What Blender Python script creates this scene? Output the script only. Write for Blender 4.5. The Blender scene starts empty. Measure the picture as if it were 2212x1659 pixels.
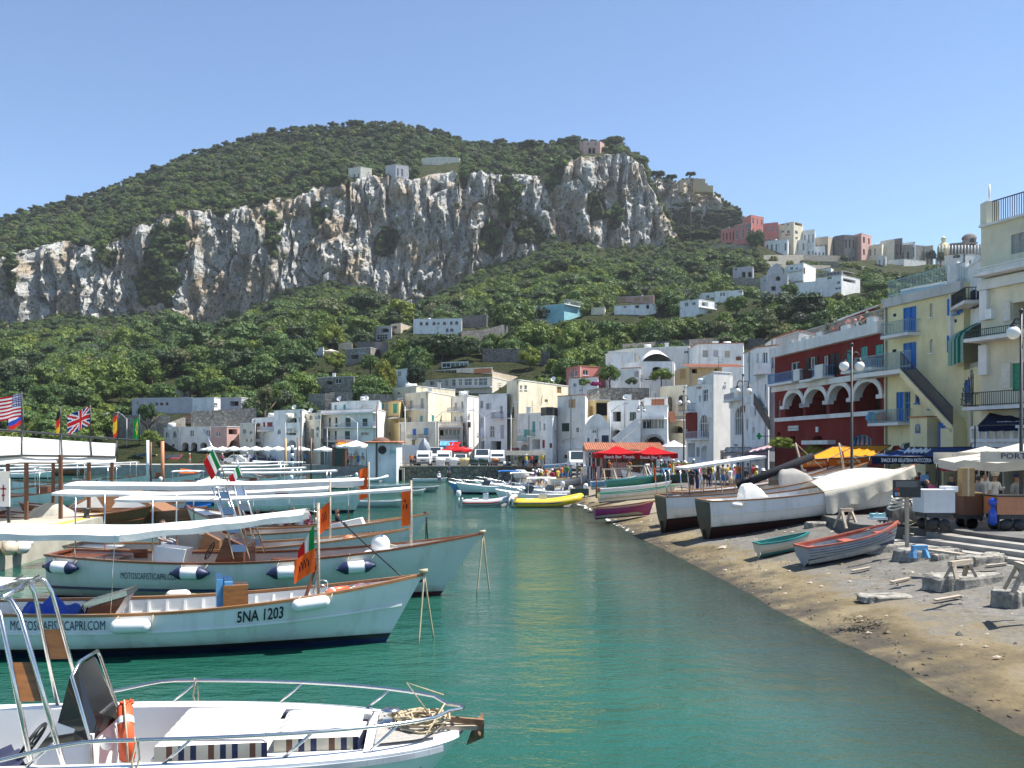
import bpy,bmesh,math,random
import numpy as np
from mathutils import Vector,Matrix,Euler
random.seed(7)
S=bpy.context.scene
COL=S.collection
# ---------------------------------------------------------------- camera, sky, sun, exposure
F,CU,HV,CZ=2080.0,1106.0,968.0,4.2
cd=bpy.data.cameras.new('camera');cam=bpy.data.objects.new('camera',cd);COL.objects.link(cam)
cam.location=(0,0,CZ);cam.rotation_euler=(math.radians(90),0,0)
cd.sensor_width=36;cd.lens=36*F/2212;cd.shift_y=(HV-829.5)/2212
cd.clip_start=.1;cd.clip_end=9000
S.camera=cam
SUN=Vector((.48,.05,.87)).normalized()
w=bpy.data.worlds.new('World');S.world=w;w.use_nodes=True
nt=w.node_tree;nt.nodes.clear()
sky=nt.nodes.new('ShaderNodeTexSky');sky.sky_type='NISHITA';sky.sun_disc=False
sky.sun_elevation=math.asin(SUN.z);sky.sun_rotation=math.atan2(SUN.x,SUN.y)
sky.air_density=.8;sky.dust_density=.0;sky.ozone_density=3.0;sky.altitude=0
bg=nt.nodes.new('ShaderNodeBackground');bg.inputs[1].default_value=.102
wo=nt.nodes.new('ShaderNodeOutputWorld')
nt.links.new(sky.outputs[0],bg.inputs[0]);nt.links.new(bg.outputs[0],wo.inputs[0])
sl=bpy.data.lights.new('sun','SUN');sl.energy=4.9;sl.angle=math.radians(.5);sl.color=(1,.955,.88)
so=bpy.data.objects.new('sun',sl);COL.objects.link(so);so.location=(0,0,400)
so.rotation_euler=(-SUN).to_track_quat('-Z','Y').to_euler()
S.view_settings.view_transform='Standard';S.view_settings.look='None'
S.view_settings.exposure=1.02;S.view_settings.gamma=1;S.view_settings.use_curve_mapping=False
S.cycles.max_bounces=6;S.cycles.diffuse_bounces=3;S.cycles.glossy_bounces=3
S.cycles.transmission_bounces=4;S.cycles.transparent_max_bounces=6
S.cycles.caustics_reflective=False;S.cycles.caustics_refractive=False
S.cycles.sample_clamp_indirect=6
S.cycles.use_denoising=True
# ---------------------------------------------------------------- helpers
V=Vector
def P(u,v,Y):return V(((u-CU)/F*Y,Y,CZ-(v-HV)/F*Y))
def G(u,v,z):
 Y=(CZ-z)*F/(v-HV);return V(((u-CU)/F*Y,Y,z))
def lerp(a,b,t):return a+(b-a)*t
def crop(u0,v0,s):return lambda x,y:(u0+x/s,v0+y/s)
A1=crop(0,257.5,2.967);A2=crop(677.7,244,2.967);A3=crop(1355.4,379.5,4.08);A4=crop(1762,379.5,4.896)
A5=crop(643.8,609.9,4.08);R1=crop(0,813.2,4);R2=crop(553,813.2,4);R3=crop(1106,677.7,4)
R4=crop(1659,609.9,4);R5=crop(1659,914.9,4);R6=crop(0,1186,3.506);R7=crop(474.4,1084.3,2.887);R8=crop(1106,948.8,4)
class MB:
 """collects faces; build() links them as one mesh object"""
 def __init__(s):s.v=[];s.f=[];s.m=[];s.mi=0;s.sm=[];s.smooth=False
 def add(s,vs,fs):
  n=len(s.v);s.v.extend([tuple(p)for p in vs])
  for f in fs:s.f.append([n+i for i in f]);s.m.append(s.mi);s.sm.append(s.smooth)
 def quad(s,a,b,c,d):s.add([a,b,c,d],[(0,1,2,3)])
 def poly(s,ps):s.add(ps,[tuple(range(len(ps)))])
 def obox(s,c,ax,ay,az):
  c,ax,ay,az=V(c),V(ax),V(ay),V(az)
  vs=[c+ax*i+ay*j+az*k for k in(-1,1)for j in(-1,1)for i in(-1,1)]
  s.add(vs,[(0,2,3,1),(4,5,7,6),(0,1,5,4),(2,6,7,3),(0,4,6,2),(1,3,7,5)])
 def box(s,x0,y0,z0,x1,y1,z1):
  s.obox(((x0+x1)/2,(y0+y1)/2,(z0+z1)/2),((x1-x0)/2,0,0),(0,(y1-y0)/2,0),(0,0,(z1-z0)/2))
 def beam(s,a,b,w,h=None,up=(0,0,1)):
  a,b=V(a),V(b);d=b-a;L=d.length
  if L<1e-6:return
  d/=L;sd=d.cross(V(up))
  if sd.length<1e-4:sd=d.cross(V((1,0,0)))
  sd.normalize();u=sd.cross(d)
  s.obox((a+b)/2,d*L/2,sd*w/2,u*(h or w)/2)
 def tube(s,pts,r,n=6,cap=True,closed=False):
  pts=[V(p)for p in pts];N=len(pts);vs=[];fs=[];prev=None
  for i,p in enumerate(pts):
   if closed:t=pts[(i+1)%N]-pts[i-1]
   else:t=(pts[min(i+1,N-1)]-pts[max(i-1,0)])
   if t.length<1e-9:t=V((0,0,1))
   t.normalize()
   a=prev if prev is not None else(V((0,0,1))if abs(t.z)<.9 else V((1,0,0)))
   e=a-t*a.dot(t)
   if e.length<1e-5:e=t.orthogonal()
   e.normalize();prev=e;g=t.cross(e)
   rr=r[i]if isinstance(r,(list,tuple))else r
   for k in range(n):
    an=2*math.pi*k/n;vs.append(p+e*rr*math.cos(an)+g*rr*math.sin(an))
  for i in range(N if closed else N-1):
   j=(i+1)%N
   for k in range(n):fs.append((i*n+k,i*n+(k+1)%n,j*n+(k+1)%n,j*n+k))
  if cap and not closed:fs.append(tuple(range(n))[::-1]);fs.append(tuple((N-1)*n+k for k in range(n)))
  o=s.smooth;s.smooth=True;s.add(vs,fs);s.smooth=o
 def lathe(s,c,prof,n=16,ax=None):
  c=V(c);vs=[];fs=[]
  M=Matrix.Identity(3)if ax is None else V(ax).to_track_quat('Z','Y').to_matrix()
  for r,z in prof:
   for k in range(n):
    a=2*math.pi*k/n;vs.append(c+M@V((r*math.cos(a),r*math.sin(a),z)))
  for i in range(len(prof)-1):
   for k in range(n):fs.append((i*n+k,i*n+(k+1)%n,(i+1)*n+(k+1)%n,(i+1)*n+k))
  o=s.smooth;s.smooth=True;s.add(vs,fs);s.smooth=o
 def sphere(s,c,r,n=14,m=9,sz=1):
  s.lathe(c,[(max(1e-4,r*math.sin(math.pi*i/m)),-r*sz*math.cos(math.pi*i/m))for i in range(m+1)],n)
 def prism(s,poly,z0,z1,cap=True):
  n=len(poly);vs=[(p[0],p[1],z0)for p in poly]+[(p[0],p[1],z1)for p in poly]
  fs=[(i,(i+1)%n,n+(i+1)%n,n+i)for i in range(n)]
  if cap:fs+=[tuple(range(n))[::-1],tuple(range(n,2*n))]
  s.add(vs,fs)
 def grid(s,fn,nu,nv):
  vs=[fn(i/nu,j/nv)for j in range(nv+1)for i in range(nu+1)]
  fs=[(j*(nu+1)+i,j*(nu+1)+i+1,(j+1)*(nu+1)+i+1,(j+1)*(nu+1)+i)for j in range(nv)for i in range(nu)]
  s.add(vs,fs)
 def each(s,name,mats,parent=None,**kw):
  p=list(range(len(s.v)))
  def find(i):
   while p[i]!=i:p[i]=p[p[i]];i=p[i]
   return i
  for f in s.f:
   for i in f[1:]:p[find(i)]=find(f[0])
  g={}
  for k,f in enumerate(s.f):g.setdefault(find(f[0]),[]).append(k)
  for ks in g.values():
   m=MB();ix={}
   for k in ks:
    for i in s.f[k]:
     if i not in ix:ix[i]=len(m.v);m.v.append(s.v[i])
    m.f.append([ix[i]for i in s.f[k]]);m.m.append(s.m[k]);m.sm.append(s.sm[k])
   m.build(name,mats,parent,**kw)
 def mesh(s,name,mats):
  me=bpy.data.meshes.new(name);me.from_pydata(s.v,[],s.f)
  for m in(mats if isinstance(mats,(list,tuple))else[mats]):me.materials.append(m)
  if any(s.m):me.polygons.foreach_set('material_index',s.m)
  if any(s.sm):me.polygons.foreach_set('use_smooth',s.sm)
  me.update();return me
 def build(s,name,mats,parent=None,**kw):
  if parent is not None and not kw.get('local'):
   o=wloc(parent)
   if o.length:s.v=[(p[0]-o.x,p[1]-o.y,p[2]-o.z)for p in s.v]
  return link(name,s.mesh(name,mats),parent,**{k:v for k,v in kw.items()if k!='local'})
def wloc(o):
 l=V((0,0,0))
 while o is not None:l=l+o.location;o=o.parent
 return l
def link(name,data,parent=None,label=None,cat=None,group=None,kind=None,loc=None):
 o=bpy.data.objects.new(name,data);COL.objects.link(o)
 if parent is not None:o.parent=parent
 if loc is not None:o.location=loc
 tag(o,label,cat,group,kind);return o
def tag(o,label=None,cat=None,group=None,kind=None):
 if label:o['label']=label
 if cat:o['category']=cat
 if group:o['group']=group
 if kind:o['kind']=kind
 return o
def thing(name,label,cat,loc=(0,0,0),group=None,rz=0):
 o=link(name,None,None,label,cat,group);o.location=loc;o.rotation_euler=(0,0,rz);o.empty_display_size=.2;return o
KIDS={}
def dup(o,parent=None,label=None,group=None,loc=None,rz=None,sc=None):
 c=o.copy();COL.objects.link(c);c.parent=parent
 if label:c['label']=label
 if group:c['group']=group
 if loc is not None:c.location=loc
 if rz is not None:c.rotation_euler=(0,0,rz)
 if sc is not None:c.scale=sc if isinstance(sc,(tuple,list))else(sc,sc,sc)
 for ch in o.children:dup(ch,c)
 return c
def sag(a,b,d,n=10):
 a,b=V(a),V(b);return[a.lerp(b,i/n)-V((0,0,d*4*(i/n)*(1-i/n)))for i in range(n+1)]
# ---------------------------------------------------------------- numpy noise
_prm=np.random.RandomState(3).permutation(4096)
_grd=np.random.RandomState(4).normal(size=(4096,3));_grd/=np.linalg.norm(_grd,axis=1)[:,None]
def pn(x,y,z):
 xi,yi,zi=np.floor(x).astype(int),np.floor(y).astype(int),np.floor(z).astype(int)
 fx,fy,fz=x-xi,y-yi,z-zi
 fd=lambda t:t*t*t*(t*(t*6-15)+10)
 ux,uy,uz=fd(fx),fd(fy),fd(fz);r=0
 for i in(0,1):
  for j in(0,1):
   for k in(0,1):
    h=_prm[(_prm[(_prm[(xi+i)&4095]+yi+j)&4095]+zi+k)&4095]
    g=_grd[h]
    r=r+(ux if i else 1-ux)*(uy if j else 1-uy)*(uz if k else 1-uz)*(g[...,0]*(fx-i)+g[...,1]*(fy-j)+g[...,2]*(fz-k))
 return r*1.6
def fbm(x,y,z,o=4,g=.5):
 r=0;a=1;f=1
 for _ in range(o):r=r+a*pn(x*f,y*f,z*f);a*=g;f*=2.03
 return r
# ---------------------------------------------------------------- materials
MATS={}
def nodes(name):
 m=bpy.data.materials.new(name);m.use_nodes=True;t=m.node_tree
 b=t.nodes['Principled BSDF'];return m,t,b
def N(t,typ,**kw):
 n=t.nodes.new('ShaderNode'+typ)
 for k,v in kw.items():
  if k.startswith('i_'):n.inputs[k[2:].replace('_',' ')].default_value=v
  else:setattr(n,k,v)
 return n
def coords(t,sc=(1,1,1),world=False):
 mp=N(t,'Mapping');mp.inputs['Scale'].default_value=sc
 if world:g=N(t,'NewGeometry');t.links.new(g.outputs['Position'],mp.inputs[0])
 else:g=N(t,'TexCoord');t.links.new(g.outputs['Object'],mp.inputs[0])
 return mp.outputs[0]
def noise(t,vec,scale,detail=4,rough=.55):
 n=N(t,'TexNoise');n.inputs['Scale'].default_value=scale;n.inputs['Detail'].default_value=detail;n.inputs['Roughness'].default_value=rough
 t.links.new(vec,n.inputs['Vector']);return n.outputs[0]
def ramp(t,fac,stops):
 r=N(t,'ValToRGB');e=r.color_ramp.elements
 while len(e)>1:e.remove(e[-1])
 e[0].position=stops[0][0];e[0].color=(*stops[0][1],1)
 for p,c in stops[1:]:q=e.new(p);q.color=(*c,1)
 t.links.new(fac,r.inputs[0]);return r.outputs[0]
def mixc(t,fac,a,b,mode='MIX'):
 n=N(t,'Mix',data_type='RGBA',blend_type=mode)
 for s,x in((0,fac),(6,a),(7,b)):
  if hasattr(x,'links'):t.links.new(x,n.inputs[s])
  else:n.inputs[s].default_value=x if s==0 else(*x,1)
 return n.outputs[2]
def bump(t,b,h,st=.3,dist=.05):
 n=N(t,'Bump');n.inputs['Strength'].default_value=st;n.inputs['Distance'].default_value=dist
 t.links.new(h,n.inputs['Height']);t.links.new(n.outputs[0],b.inputs['Normal'])
def sc(c,k):return tuple(min(1,x*k)for x in c)
def mat(name,c,rough=.55,var=.15,scale=4,metal=0,bmp=0,spec=.5,stretch=(1,1,1)):
 if name in MATS:return MATS[name]
 m,t,b=nodes(name);v=coords(t,stretch);n=noise(t,v,scale)
 t.links.new(ramp(t,n,[(.3,sc(c,1-var)),(.7,sc(c,1+var))]),b.inputs[0])
 b.inputs['Roughness'].default_value=rough;b.inputs['Metallic'].default_value=metal;b.inputs['Specular IOR Level'].default_value=spec
 if bmp:bump(t,b,noise(t,v,scale*4),bmp,.02)
 MATS[name]=m;return m
def plaster(name,c,stain=.35,dark=None):
 if name in MATS:return MATS[name]
 m,t,b=nodes(name);v=coords(t);vs=coords(t,(1,1,.22))
 base=ramp(t,noise(t,v,.7,5),[(.3,sc(c,.86)),(.7,sc(c,1.08))])
 st=ramp(t,noise(t,vs,1.1,7,.65),[(.5,(0,0,0)),(.72,(stain,)*3)])
 col=mixc(t,st,base,dark or(.16,.145,.125))
 t.links.new(col,b.inputs[0]);b.inputs['Roughness'].default_value=.85;b.inputs['Specular IOR Level'].default_value=.2
 bump(t,b,noise(t,v,9,6),.25,.03);MATS[name]=m;return m
def wood(name,c,rough=.4,k=1.0,coat=0):
 if name in MATS:return MATS[name]
 m,t,b=nodes(name);v=coords(t,(1.2*k,14*k,14*k))
 n=noise(t,v,1.4,5,.6)
 t.links.new(ramp(t,n,[(.25,sc(c,.55)),(.5,c),(.78,sc(c,1.35))]),b.inputs[0])
 b.inputs['Roughness'].default_value=rough;b.inputs['Coat Weight'].default_value=coat
 bump(t,b,n,.12,.01);MATS[name]=m;return m
def stone(name,c,scale=3.0,dark=.35):
 if name in MATS:return MATS[name]
 m,t,b=nodes(name);v=coords(t)
 vo=N(t,'TexVoronoi',feature='DISTANCE_TO_EDGE');vo.inputs['Scale'].default_value=scale;t.links.new(v,vo.inputs['Vector'])
 vc=N(t,'TexVoronoi');vc.inputs['Scale'].default_value=scale;t.links.new(v,vc.inputs['Vector'])
 cc=mixc(t,noise(t,v,scale*2),sc(c,.6),sc(c,1.35));bw=N(t,'RGBToBW');t.links.new(vc.outputs['Color'],bw.inputs[0]);c2=mixc(t,.5,cc,bw.outputs[0],'SOFT_LIGHT')
 e=ramp(t,vo.outputs[0],[(.0,(dark,)*3),(.09,(1,1,1))])
 t.links.new(mixc(t,1,c2,e,'MULTIPLY'),b.inputs[0]);b.inputs['Roughness'].default_value=.9
 bump(t,b,vo.outputs[0],.6,.08);MATS[name]=m;return m
def foliage(name,c,var=.5,tint=None):
 if name in MATS:return MATS[name]
 m,t,b=nodes(name);v=coords(t,world=True)
 oi=N(t,'ObjectInfo')
 c1=mixc(t,noise(t,v,.55,3),sc(c,1-var),sc(c,1+var*.9))
 c2=ramp(t,oi.outputs['Random'],[(0,(.62,.66,.75)),(.35,(.85,.9,.85)),(.6,(1.0,1.0,.9)),(.85,(1.25,1.12,.7)),(1,(1.05,.95,.85))])
 col=mixc(t,1,c1,c2,'MULTIPLY');t.links.new(col,b.inputs[0])
 b.inputs['Roughness'].default_value=.6;b.inputs['Specular IOR Level'].default_value=.25
 tr=N(t,'BsdfTranslucent');t.links.new(col,tr.inputs[0]);mx=N(t,'MixShader');mx.inputs[0].default_value=.22
 t.links.new(b.outputs[0],mx.inputs[1]);t.links.new(tr.outputs[0],mx.inputs[2])
 t.links.new(mx.outputs[0],t.nodes['Material Output'].inputs[0]);MATS[name]=m;return m
def hullpaint(name,c):
 m,t,b=nodes(name);v=coords(t,(1,1,.16));w=coords(t)
 base=ramp(t,noise(t,w,.8,4),[(.3,sc(c,.93)),(.7,sc(c,1.04))]);st=ramp(t,noise(t,v,2.6,6,.65),[(.52,(0,0,0)),(.75,(.38,)*3)]);col=mixc(t,st,base,(.30,.28,.20))
 sp=N(t,'SeparateXYZ');t.links.new(w,sp.inputs[0]);ad=N(t,'Math',operation='MULTIPLY_ADD');ad.inputs[1].default_value=.35;t.links.new(noise(t,w,3,5),ad.inputs[0]);t.links.new(sp.outputs['Z'],ad.inputs[2])
 t.links.new(mixc(t,ramp(t,ad.outputs[0],[(.30,(.55,)*3),(.50,(0,0,0))]),col,(.26,.25,.17)),b.inputs[0]);b.inputs['Roughness'].default_value=.28;bump(t,b,noise(t,w,1.1,2),.12,.05);MATS[name]=m;return m
def glass(name,c=(.03,.045,.055),rough=.06):
 if name in MATS:return MATS[name]
 m,t,b=nodes(name);b.inputs[0].default_value=(*c,1);b.inputs['Roughness'].default_value=rough;b.inputs['Specular IOR Level'].default_value=.7
 MATS[name]=m;return m
def cloth(name,c,rough=.85,trans=.25):
 if name in MATS:return MATS[name]
 m,t,b=nodes(name);v=coords(t)
 col=ramp(t,noise(t,v,2.2,5),[(.3,sc(c,.88)),(.7,sc(c,1.06))]);t.links.new(col,b.inputs[0])
 b.inputs['Roughness'].default_value=rough;b.inputs['Specular IOR Level'].default_value=.15
 bump(t,b,noise(t,v,5,4),.3,.04)
 tr=N(t,'BsdfTranslucent');t.links.new(col,tr.inputs[0]);mx=N(t,'MixShader');mx.inputs[0].default_value=trans
 t.links.new(b.outputs[0],mx.inputs[1]);t.links.new(tr.outputs[0],mx.inputs[2])
 t.links.new(mx.outputs[0],t.nodes['Material Output'].inputs[0]);MATS[name]=m;return m
WHITE=(.78,.78,.76)
STEEL=mat('steel',(.62,.61,.58),.22,.05,8,1.0)
IRON=mat('dark_iron',(.03,.033,.035),.5,.3,10)
GLASS=glass('window_glass');DARK=mat('painted_room_shade',(.022,.02,.02),.9,.3)  # DARK: near-black colour carries the shade of unlit rooms behind openings
WPAINT=mat('white_paint',(.76,.76,.74),.45,.05,3)
MAHOG=wood('mahogany',(.17,.052,.02),.25,1,.4);TEAK=wood('teak',(.30,.14,.055),.35,1,.2);OAK=wood('bleached_wood',(.40,.33,.25),.7)
CONC=mat('concrete',(.30,.285,.255),.9,.25,1.3,bmp=.5)
CANVAS=cloth('white_canvas',(.80,.80,.78));CANVAS2=cloth('cream_canvas',(.66,.61,.50),trans=.15);ROPE=mat('rope',(.45,.37,.24),.9,.25,30)
ORANGE=mat('orange_plastic',(.75,.105,.03),.4,.12,6);NAVY=mat('navy_paint',(.012,.022,.075),.35,.3,4);BLACK=mat('black_rubber',(.012,.012,.013),.5,.2)
# ---------------------------------------------------------------- hill with limestone cliffs
def L(pts):a=np.array(pts,float);return a[:,0],a[:,1]
RIDGE=L([(-900,640),(-300,560),(0,486),(101,456),(202,426),(297,388),(421,335),(505,311),(573,294),(640,282),(741,278),(812,278),(914,286),(964,294),(1015,312),(1065,320),(1150,314),(1234,316),(1335,318),(1369,336),(1389,352),(1402,400),(1425,440),(1450,492),(1475,512),(1560,506),(1610,512),(1660,540),(1750,556),(1900,568),(2120,580),(2500,590),(3100,600)])
CTOP=L([(-900,700),(-300,620),(0,561),(67,537),(148,517),(209,540),(256,514),(293,493),(340,486),(384,453),(431,460),(506,456),(573,436),(613,433),(667,423),(741,391),(846,381),(893,394),(947,382),(1015,369),(1052,375),(1112,379),(1163,386),(1195,372),(1230,349),(1260,345),(1345,333),(1389,356),(1404,410),(1426,446),(1452,500),(1476,516),(1560,512),(1620,525),(1700,560),(1900,578),(2500,598),(3100,605)])
CBASE=L([(-900,780),(-300,720),(0,689),(101,679),(270,675),(377,664),(414,697),(489,689),(546,665),(593,635),(708,603),(779,611),(839,632),(873,694),(914,642),(974,618),(1025,581),(1099,557),(1150,547),(1177,512),(1268,512),(1318,527),(1423,522),(1456,526),(1480,532),(1600,536),(1700,578),(1900,592),(2500,604),(3100,610)])
SLD=L([(-900,860),(0,800),(300,775),(600,735),(880,706),(1000,702),(1150,688),(1400,668),(1550,640),(1700,618),(1900,612),(2500,615),(3100,620)])
SLC=L([(-900,920),(0,888),(300,868),(600,842),(830,802),(900,786),(1000,772),(1150,770),(1300,758),(1500,742),(1700,722),(2500,715),(3100,715)])
SLB=L([(-900,955),(0,948),(300,932),(600,912),(850,880),(1000,868),(1150,862),(1300,845),(1450,838),(1700,850),(2500,860),(3100,860)])
us=np.concatenate([np.arange(-900,-60,30),np.arange(-60,1500,3.2),np.arange(1500,2300,7),np.arange(2300,3101,40)])
ip=lambda l:np.interp(us,*l)
rg=np.interp(us,[0,500,1000,1380,1480,1700,3100],[760,800,780,720,640,600,640])
yb=np.interp(us,[0,500,1000,1450,1700,3100],[600,610,640,650,560,590])
one=np.ones_like(us)
vA=HV+(CZ-1.4)*F/160
lev=[(vA*one,160*one),(ip(SLB),182*one),(ip(SLC),250*one),(ip(SLD),370*one),(ip(CBASE)+16*(us<1440),yb),(ip(CTOP),yb+14),(ip(RIDGE),rg),(ip(RIDGE)+120,rg+160)]
rows=[];seg=[]
for k,n in enumerate((6,14,26,34,84,44,6)):
 (v0,y0),(v1,y1)=lev[k],lev[k+1]
 for i in range(n+(k==6)):
  t=i/n
  Y=y0+(y1-y0)*t
  if k in(4,):vv=v0+(v1-v0)*t;z=CZ-(vv-HV)/F*Y
  else:z=(CZ-(v0-HV)/F*y0)*(1-t)+(CZ-(v1-HV)/F*y1)*t
  rows.append(((us-CU)/F*Y,Y,z));seg.append(k+t)
TX=np.array([r[0]for r in rows]);TY=np.array([r[1]for r in rows]);TZ=np.array([r[2]for r in rows])
seg=np.array(seg)[:,None]*np.ones_like(TX);UU=us[None,:]*np.ones_like(TX)
VV=HV-(TZ-CZ)*F/TY
edge=fbm(TX/26,TZ/26,TY/90,4)*.28
t_=seg-4
rock=((t_>.01+edge*.35)&(t_<1.0+np.minimum(edge,.0)*.55+.03)&(UU<1458)).astype(float)
for(hu,hv,ru,rv)in[(352,560,30,60),(345,620,48,50),(392,520,14,50),(1098,445,20,50),(1142,510,36,24),(1195,385,22,40),(1285,452,20,36),(836,525,26,32),(996,395,15,20),(598,520,14,50),(1064,520,24,36),(1330,470,12,34),(40,600,16,40),(240,560,20,22),(690,470,18,24)]:
 d=np.hypot((UU-hu)/ru,(VV-hv)/rv)+fbm(TX/14,TZ/14,TY/40,3)*.35
 rock[d<1]=0
gully=rock*0
wz=fbm(TX/60,TZ/110,TY/60+7,3)*8
w1=fbm((TX+wz)/30,TZ/110,TY/80,2);w2=fbm((TX+wz)/11,TZ/46,TY/40+3,3);w3=fbm(TX/4.2,TZ/9,TY/10,4);
rib=1-2*np.abs(pn((TX+wz*1.3)/17,TZ/95,TY/50+11));rib2=1-2*np.abs(pn((TX+wz)/6.5,TZ/30,TY/30+5))
amp=np.clip(np.minimum(t_+.15,1.15-t_)*4,0,1)*np.clip((1475-UU)/40,0,1)
rib3=1-2*np.abs(fbm((TX+wz*.6)/9,TZ/55,TY/40+2,3));cell=np.abs(pn((TX+wz)/13+3,TZ/36,TY/30))
w4=fbm(TX/2.6,TZ/6.5,TY/8+9,3)
dd=(w1*7+w2*4.5+w3*3.2+w4*1.8+(1-2*np.abs(pn((TX+wz)/11,TZ/60,TY/50+11)))*4.6+rib2*2.6+rib3**3*5-np.exp(-(cell/.06)**2)*4.5)*amp
side=(pn(TX/9,TZ/30,TY/9+20)*2.2+w3*.7)*amp
led=pn(TX/12,TZ/7,TY/12+31)*1.2*amp
hill=np.clip(1-np.abs(seg-1)*0,0,1)*fbm(TX/70,TY/70,TY*0+2,4)*4.5*np.clip((seg-.8),0,1)*(1-amp)
TX2=TX+side;TY2=TY-dd;TZ2=TZ+led+hill
nr,nc=TX.shape
idx=np.arange(nr*nc).reshape(nr,nc)
fq=np.stack([idx[:-1,:-1],idx[:-1,1:],idx[1:,1:],idx[1:,:-1]],-1).reshape(-1,4)
HV3=np.stack([TX2,TY2,TZ2],-1).reshape(-1,3)
def npmesh(name,verts,faces,mats,smooth=True):
 me=bpy.data.meshes.new(name);nf=len(faces);k=faces.shape[1]
 me.vertices.add(len(verts));me.vertices.foreach_set('co',np.ascontiguousarray(verts,dtype=np.float32).ravel())
 me.loops.add(nf*k);me.loops.foreach_set('vertex_index',faces.ravel().astype(np.int32))
 me.polygons.add(nf);me.polygons.foreach_set('loop_start',(np.arange(nf)*k).astype(np.int32))
 me.polygons.foreach_set('use_smooth',np.full(nf,smooth))
 for m in mats:me.materials.append(m)
 me.update(calc_edges=True);return me
def hill_material():
 m,t,b=nodes('hill_rock_and_soil')
 v=coords(t,world=True);vs=coords(t,(1,1,.16),world=True)
 at=N(t,'Attribute',attribute_name='rock')
 n1=noise(t,vs,.16,6,.65);n2=noise(t,v,.5,6,.7);n3=noise(t,v,.055,4);n4=noise(t,v,.13,5,.7)
 c=ramp(t,n1,[(.28,(.22,.22,.21)),(.40,(.44,.44,.43)),(.58,(.60,.59,.56)),(.8,(.69,.66,.60))])
 c=mixc(t,ramp(t,n3,[(.46,(0,0,0)),(.62,(.85,)*3)]),c,mixc(t,n2,(.50,.36,.22),(.40,.33,.25)))
 c=mixc(t,ramp(t,n4,[(.56,(0,0,0)),(.64,(.85,)*3)]),c,(.075,.085,.05))
 c=mixc(t,ramp(t,n2,[(.53,(0,0,0)),(.61,(.9,)*3)]),c,(.06,.068,.04))
 g=ramp(t,n2,[(.35,(.030,.042,.016)),(.6,(.058,.065,.026)),(.8,(.13,.11,.05))])
 t.links.new(mixc(t,at.outputs['Fac'],g,c),b.inputs[0]);b.inputs['Roughness'].default_value=.95;b.inputs['Specular IOR Level'].default_value=.1
 hb=noise(t,coords(t,(1,1,.28),world=True),.55,10,.72);bump(t,b,hb,1.0,2.6)
 return m
HM=hill_material()
me=npmesh('hillside',HV3,fq,[HM],False)
at=me.attributes.new('rock','FLOAT','POINT');at.data.foreach_set('value',rock.ravel().astype(np.float32))
link('hillside',me,kind='structure')
cu=np.arange(1380,1700,2.6)
top=np.interp(cu,[1380,1398,1404,1440,1466,1478,1490,1512,1539,1556,1570,1588,1604,1625,1700],[430,396,386,384,396,388,384,394,412,430,440,446,466,500,560])
base=np.interp(cu,[1380,1453,1559,1605,1700],[560,540,530,530,580])
R=64;ty=np.linspace(0,1,R)[:,None]
cv=base+(top-base)*ty;cY=800+10*ty+0*cv
cx_,cz_=(cu-CU)/F*cY,CZ-(cv-HV)/F*cY
cw=fbm(cx_/60,cz_/60,cY/60,3)*12
am=np.clip(np.minimum(1,(1.04-ty)*5),0,1)
d2=(fbm((cx_+cw)/30,cz_/90,cY/50+3,3)*16+(1-2*np.abs(pn((cx_+cw)/15,cz_/70,cY/50)))*8+fbm(cx_/5,cz_/10,cY/9,4)*3.4)*am
C3=np.stack([cx_+fbm(cx_/9,cz_/9,cY/9+4,2)*2.4*am,cY-d2,cz_],-1)
back=C3[-1:].copy();back[...,1]+=90;back[...,2]-=40
C3=np.concatenate([C3,back]);nr2,nc2=C3.shape[:2]
i2=np.arange(nr2*nc2).reshape(nr2,nc2)
f2=np.stack([i2[:-1,:-1],i2[:-1,1:],i2[1:,1:],i2[1:,:-1]],-1).reshape(-1,4)
me2=npmesh('crag',C3.reshape(-1,3),f2,[HM],False)
rk2=np.ones((nr2,nc2));uu2=cu[None,:]*np.ones((nr2,1));vv2=np.concatenate([cv,cv[-1:]])
for(hu,hv,ru,rv)in[(1478,490,30,40),(1575,440,22,14),(1540,475,22,20),(1600,440,10,20)]:rk2[np.hypot((uu2-hu)/ru,(vv2-hv)/rv)<1]=0
at=me2.attributes.new('rock','FLOAT','POINT');at.data.foreach_set('value',rk2.ravel().astype(np.float32))
link('crag',me2,kind='structure')
def ground_z(x,y):
 u=x/y*F+CU
 j=min(max(int(np.searchsorted(us,u)),0),nc-1);col=TY[:,j]
 return float(np.interp(y,col[:-6],TZ2[:-6,j]))
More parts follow.
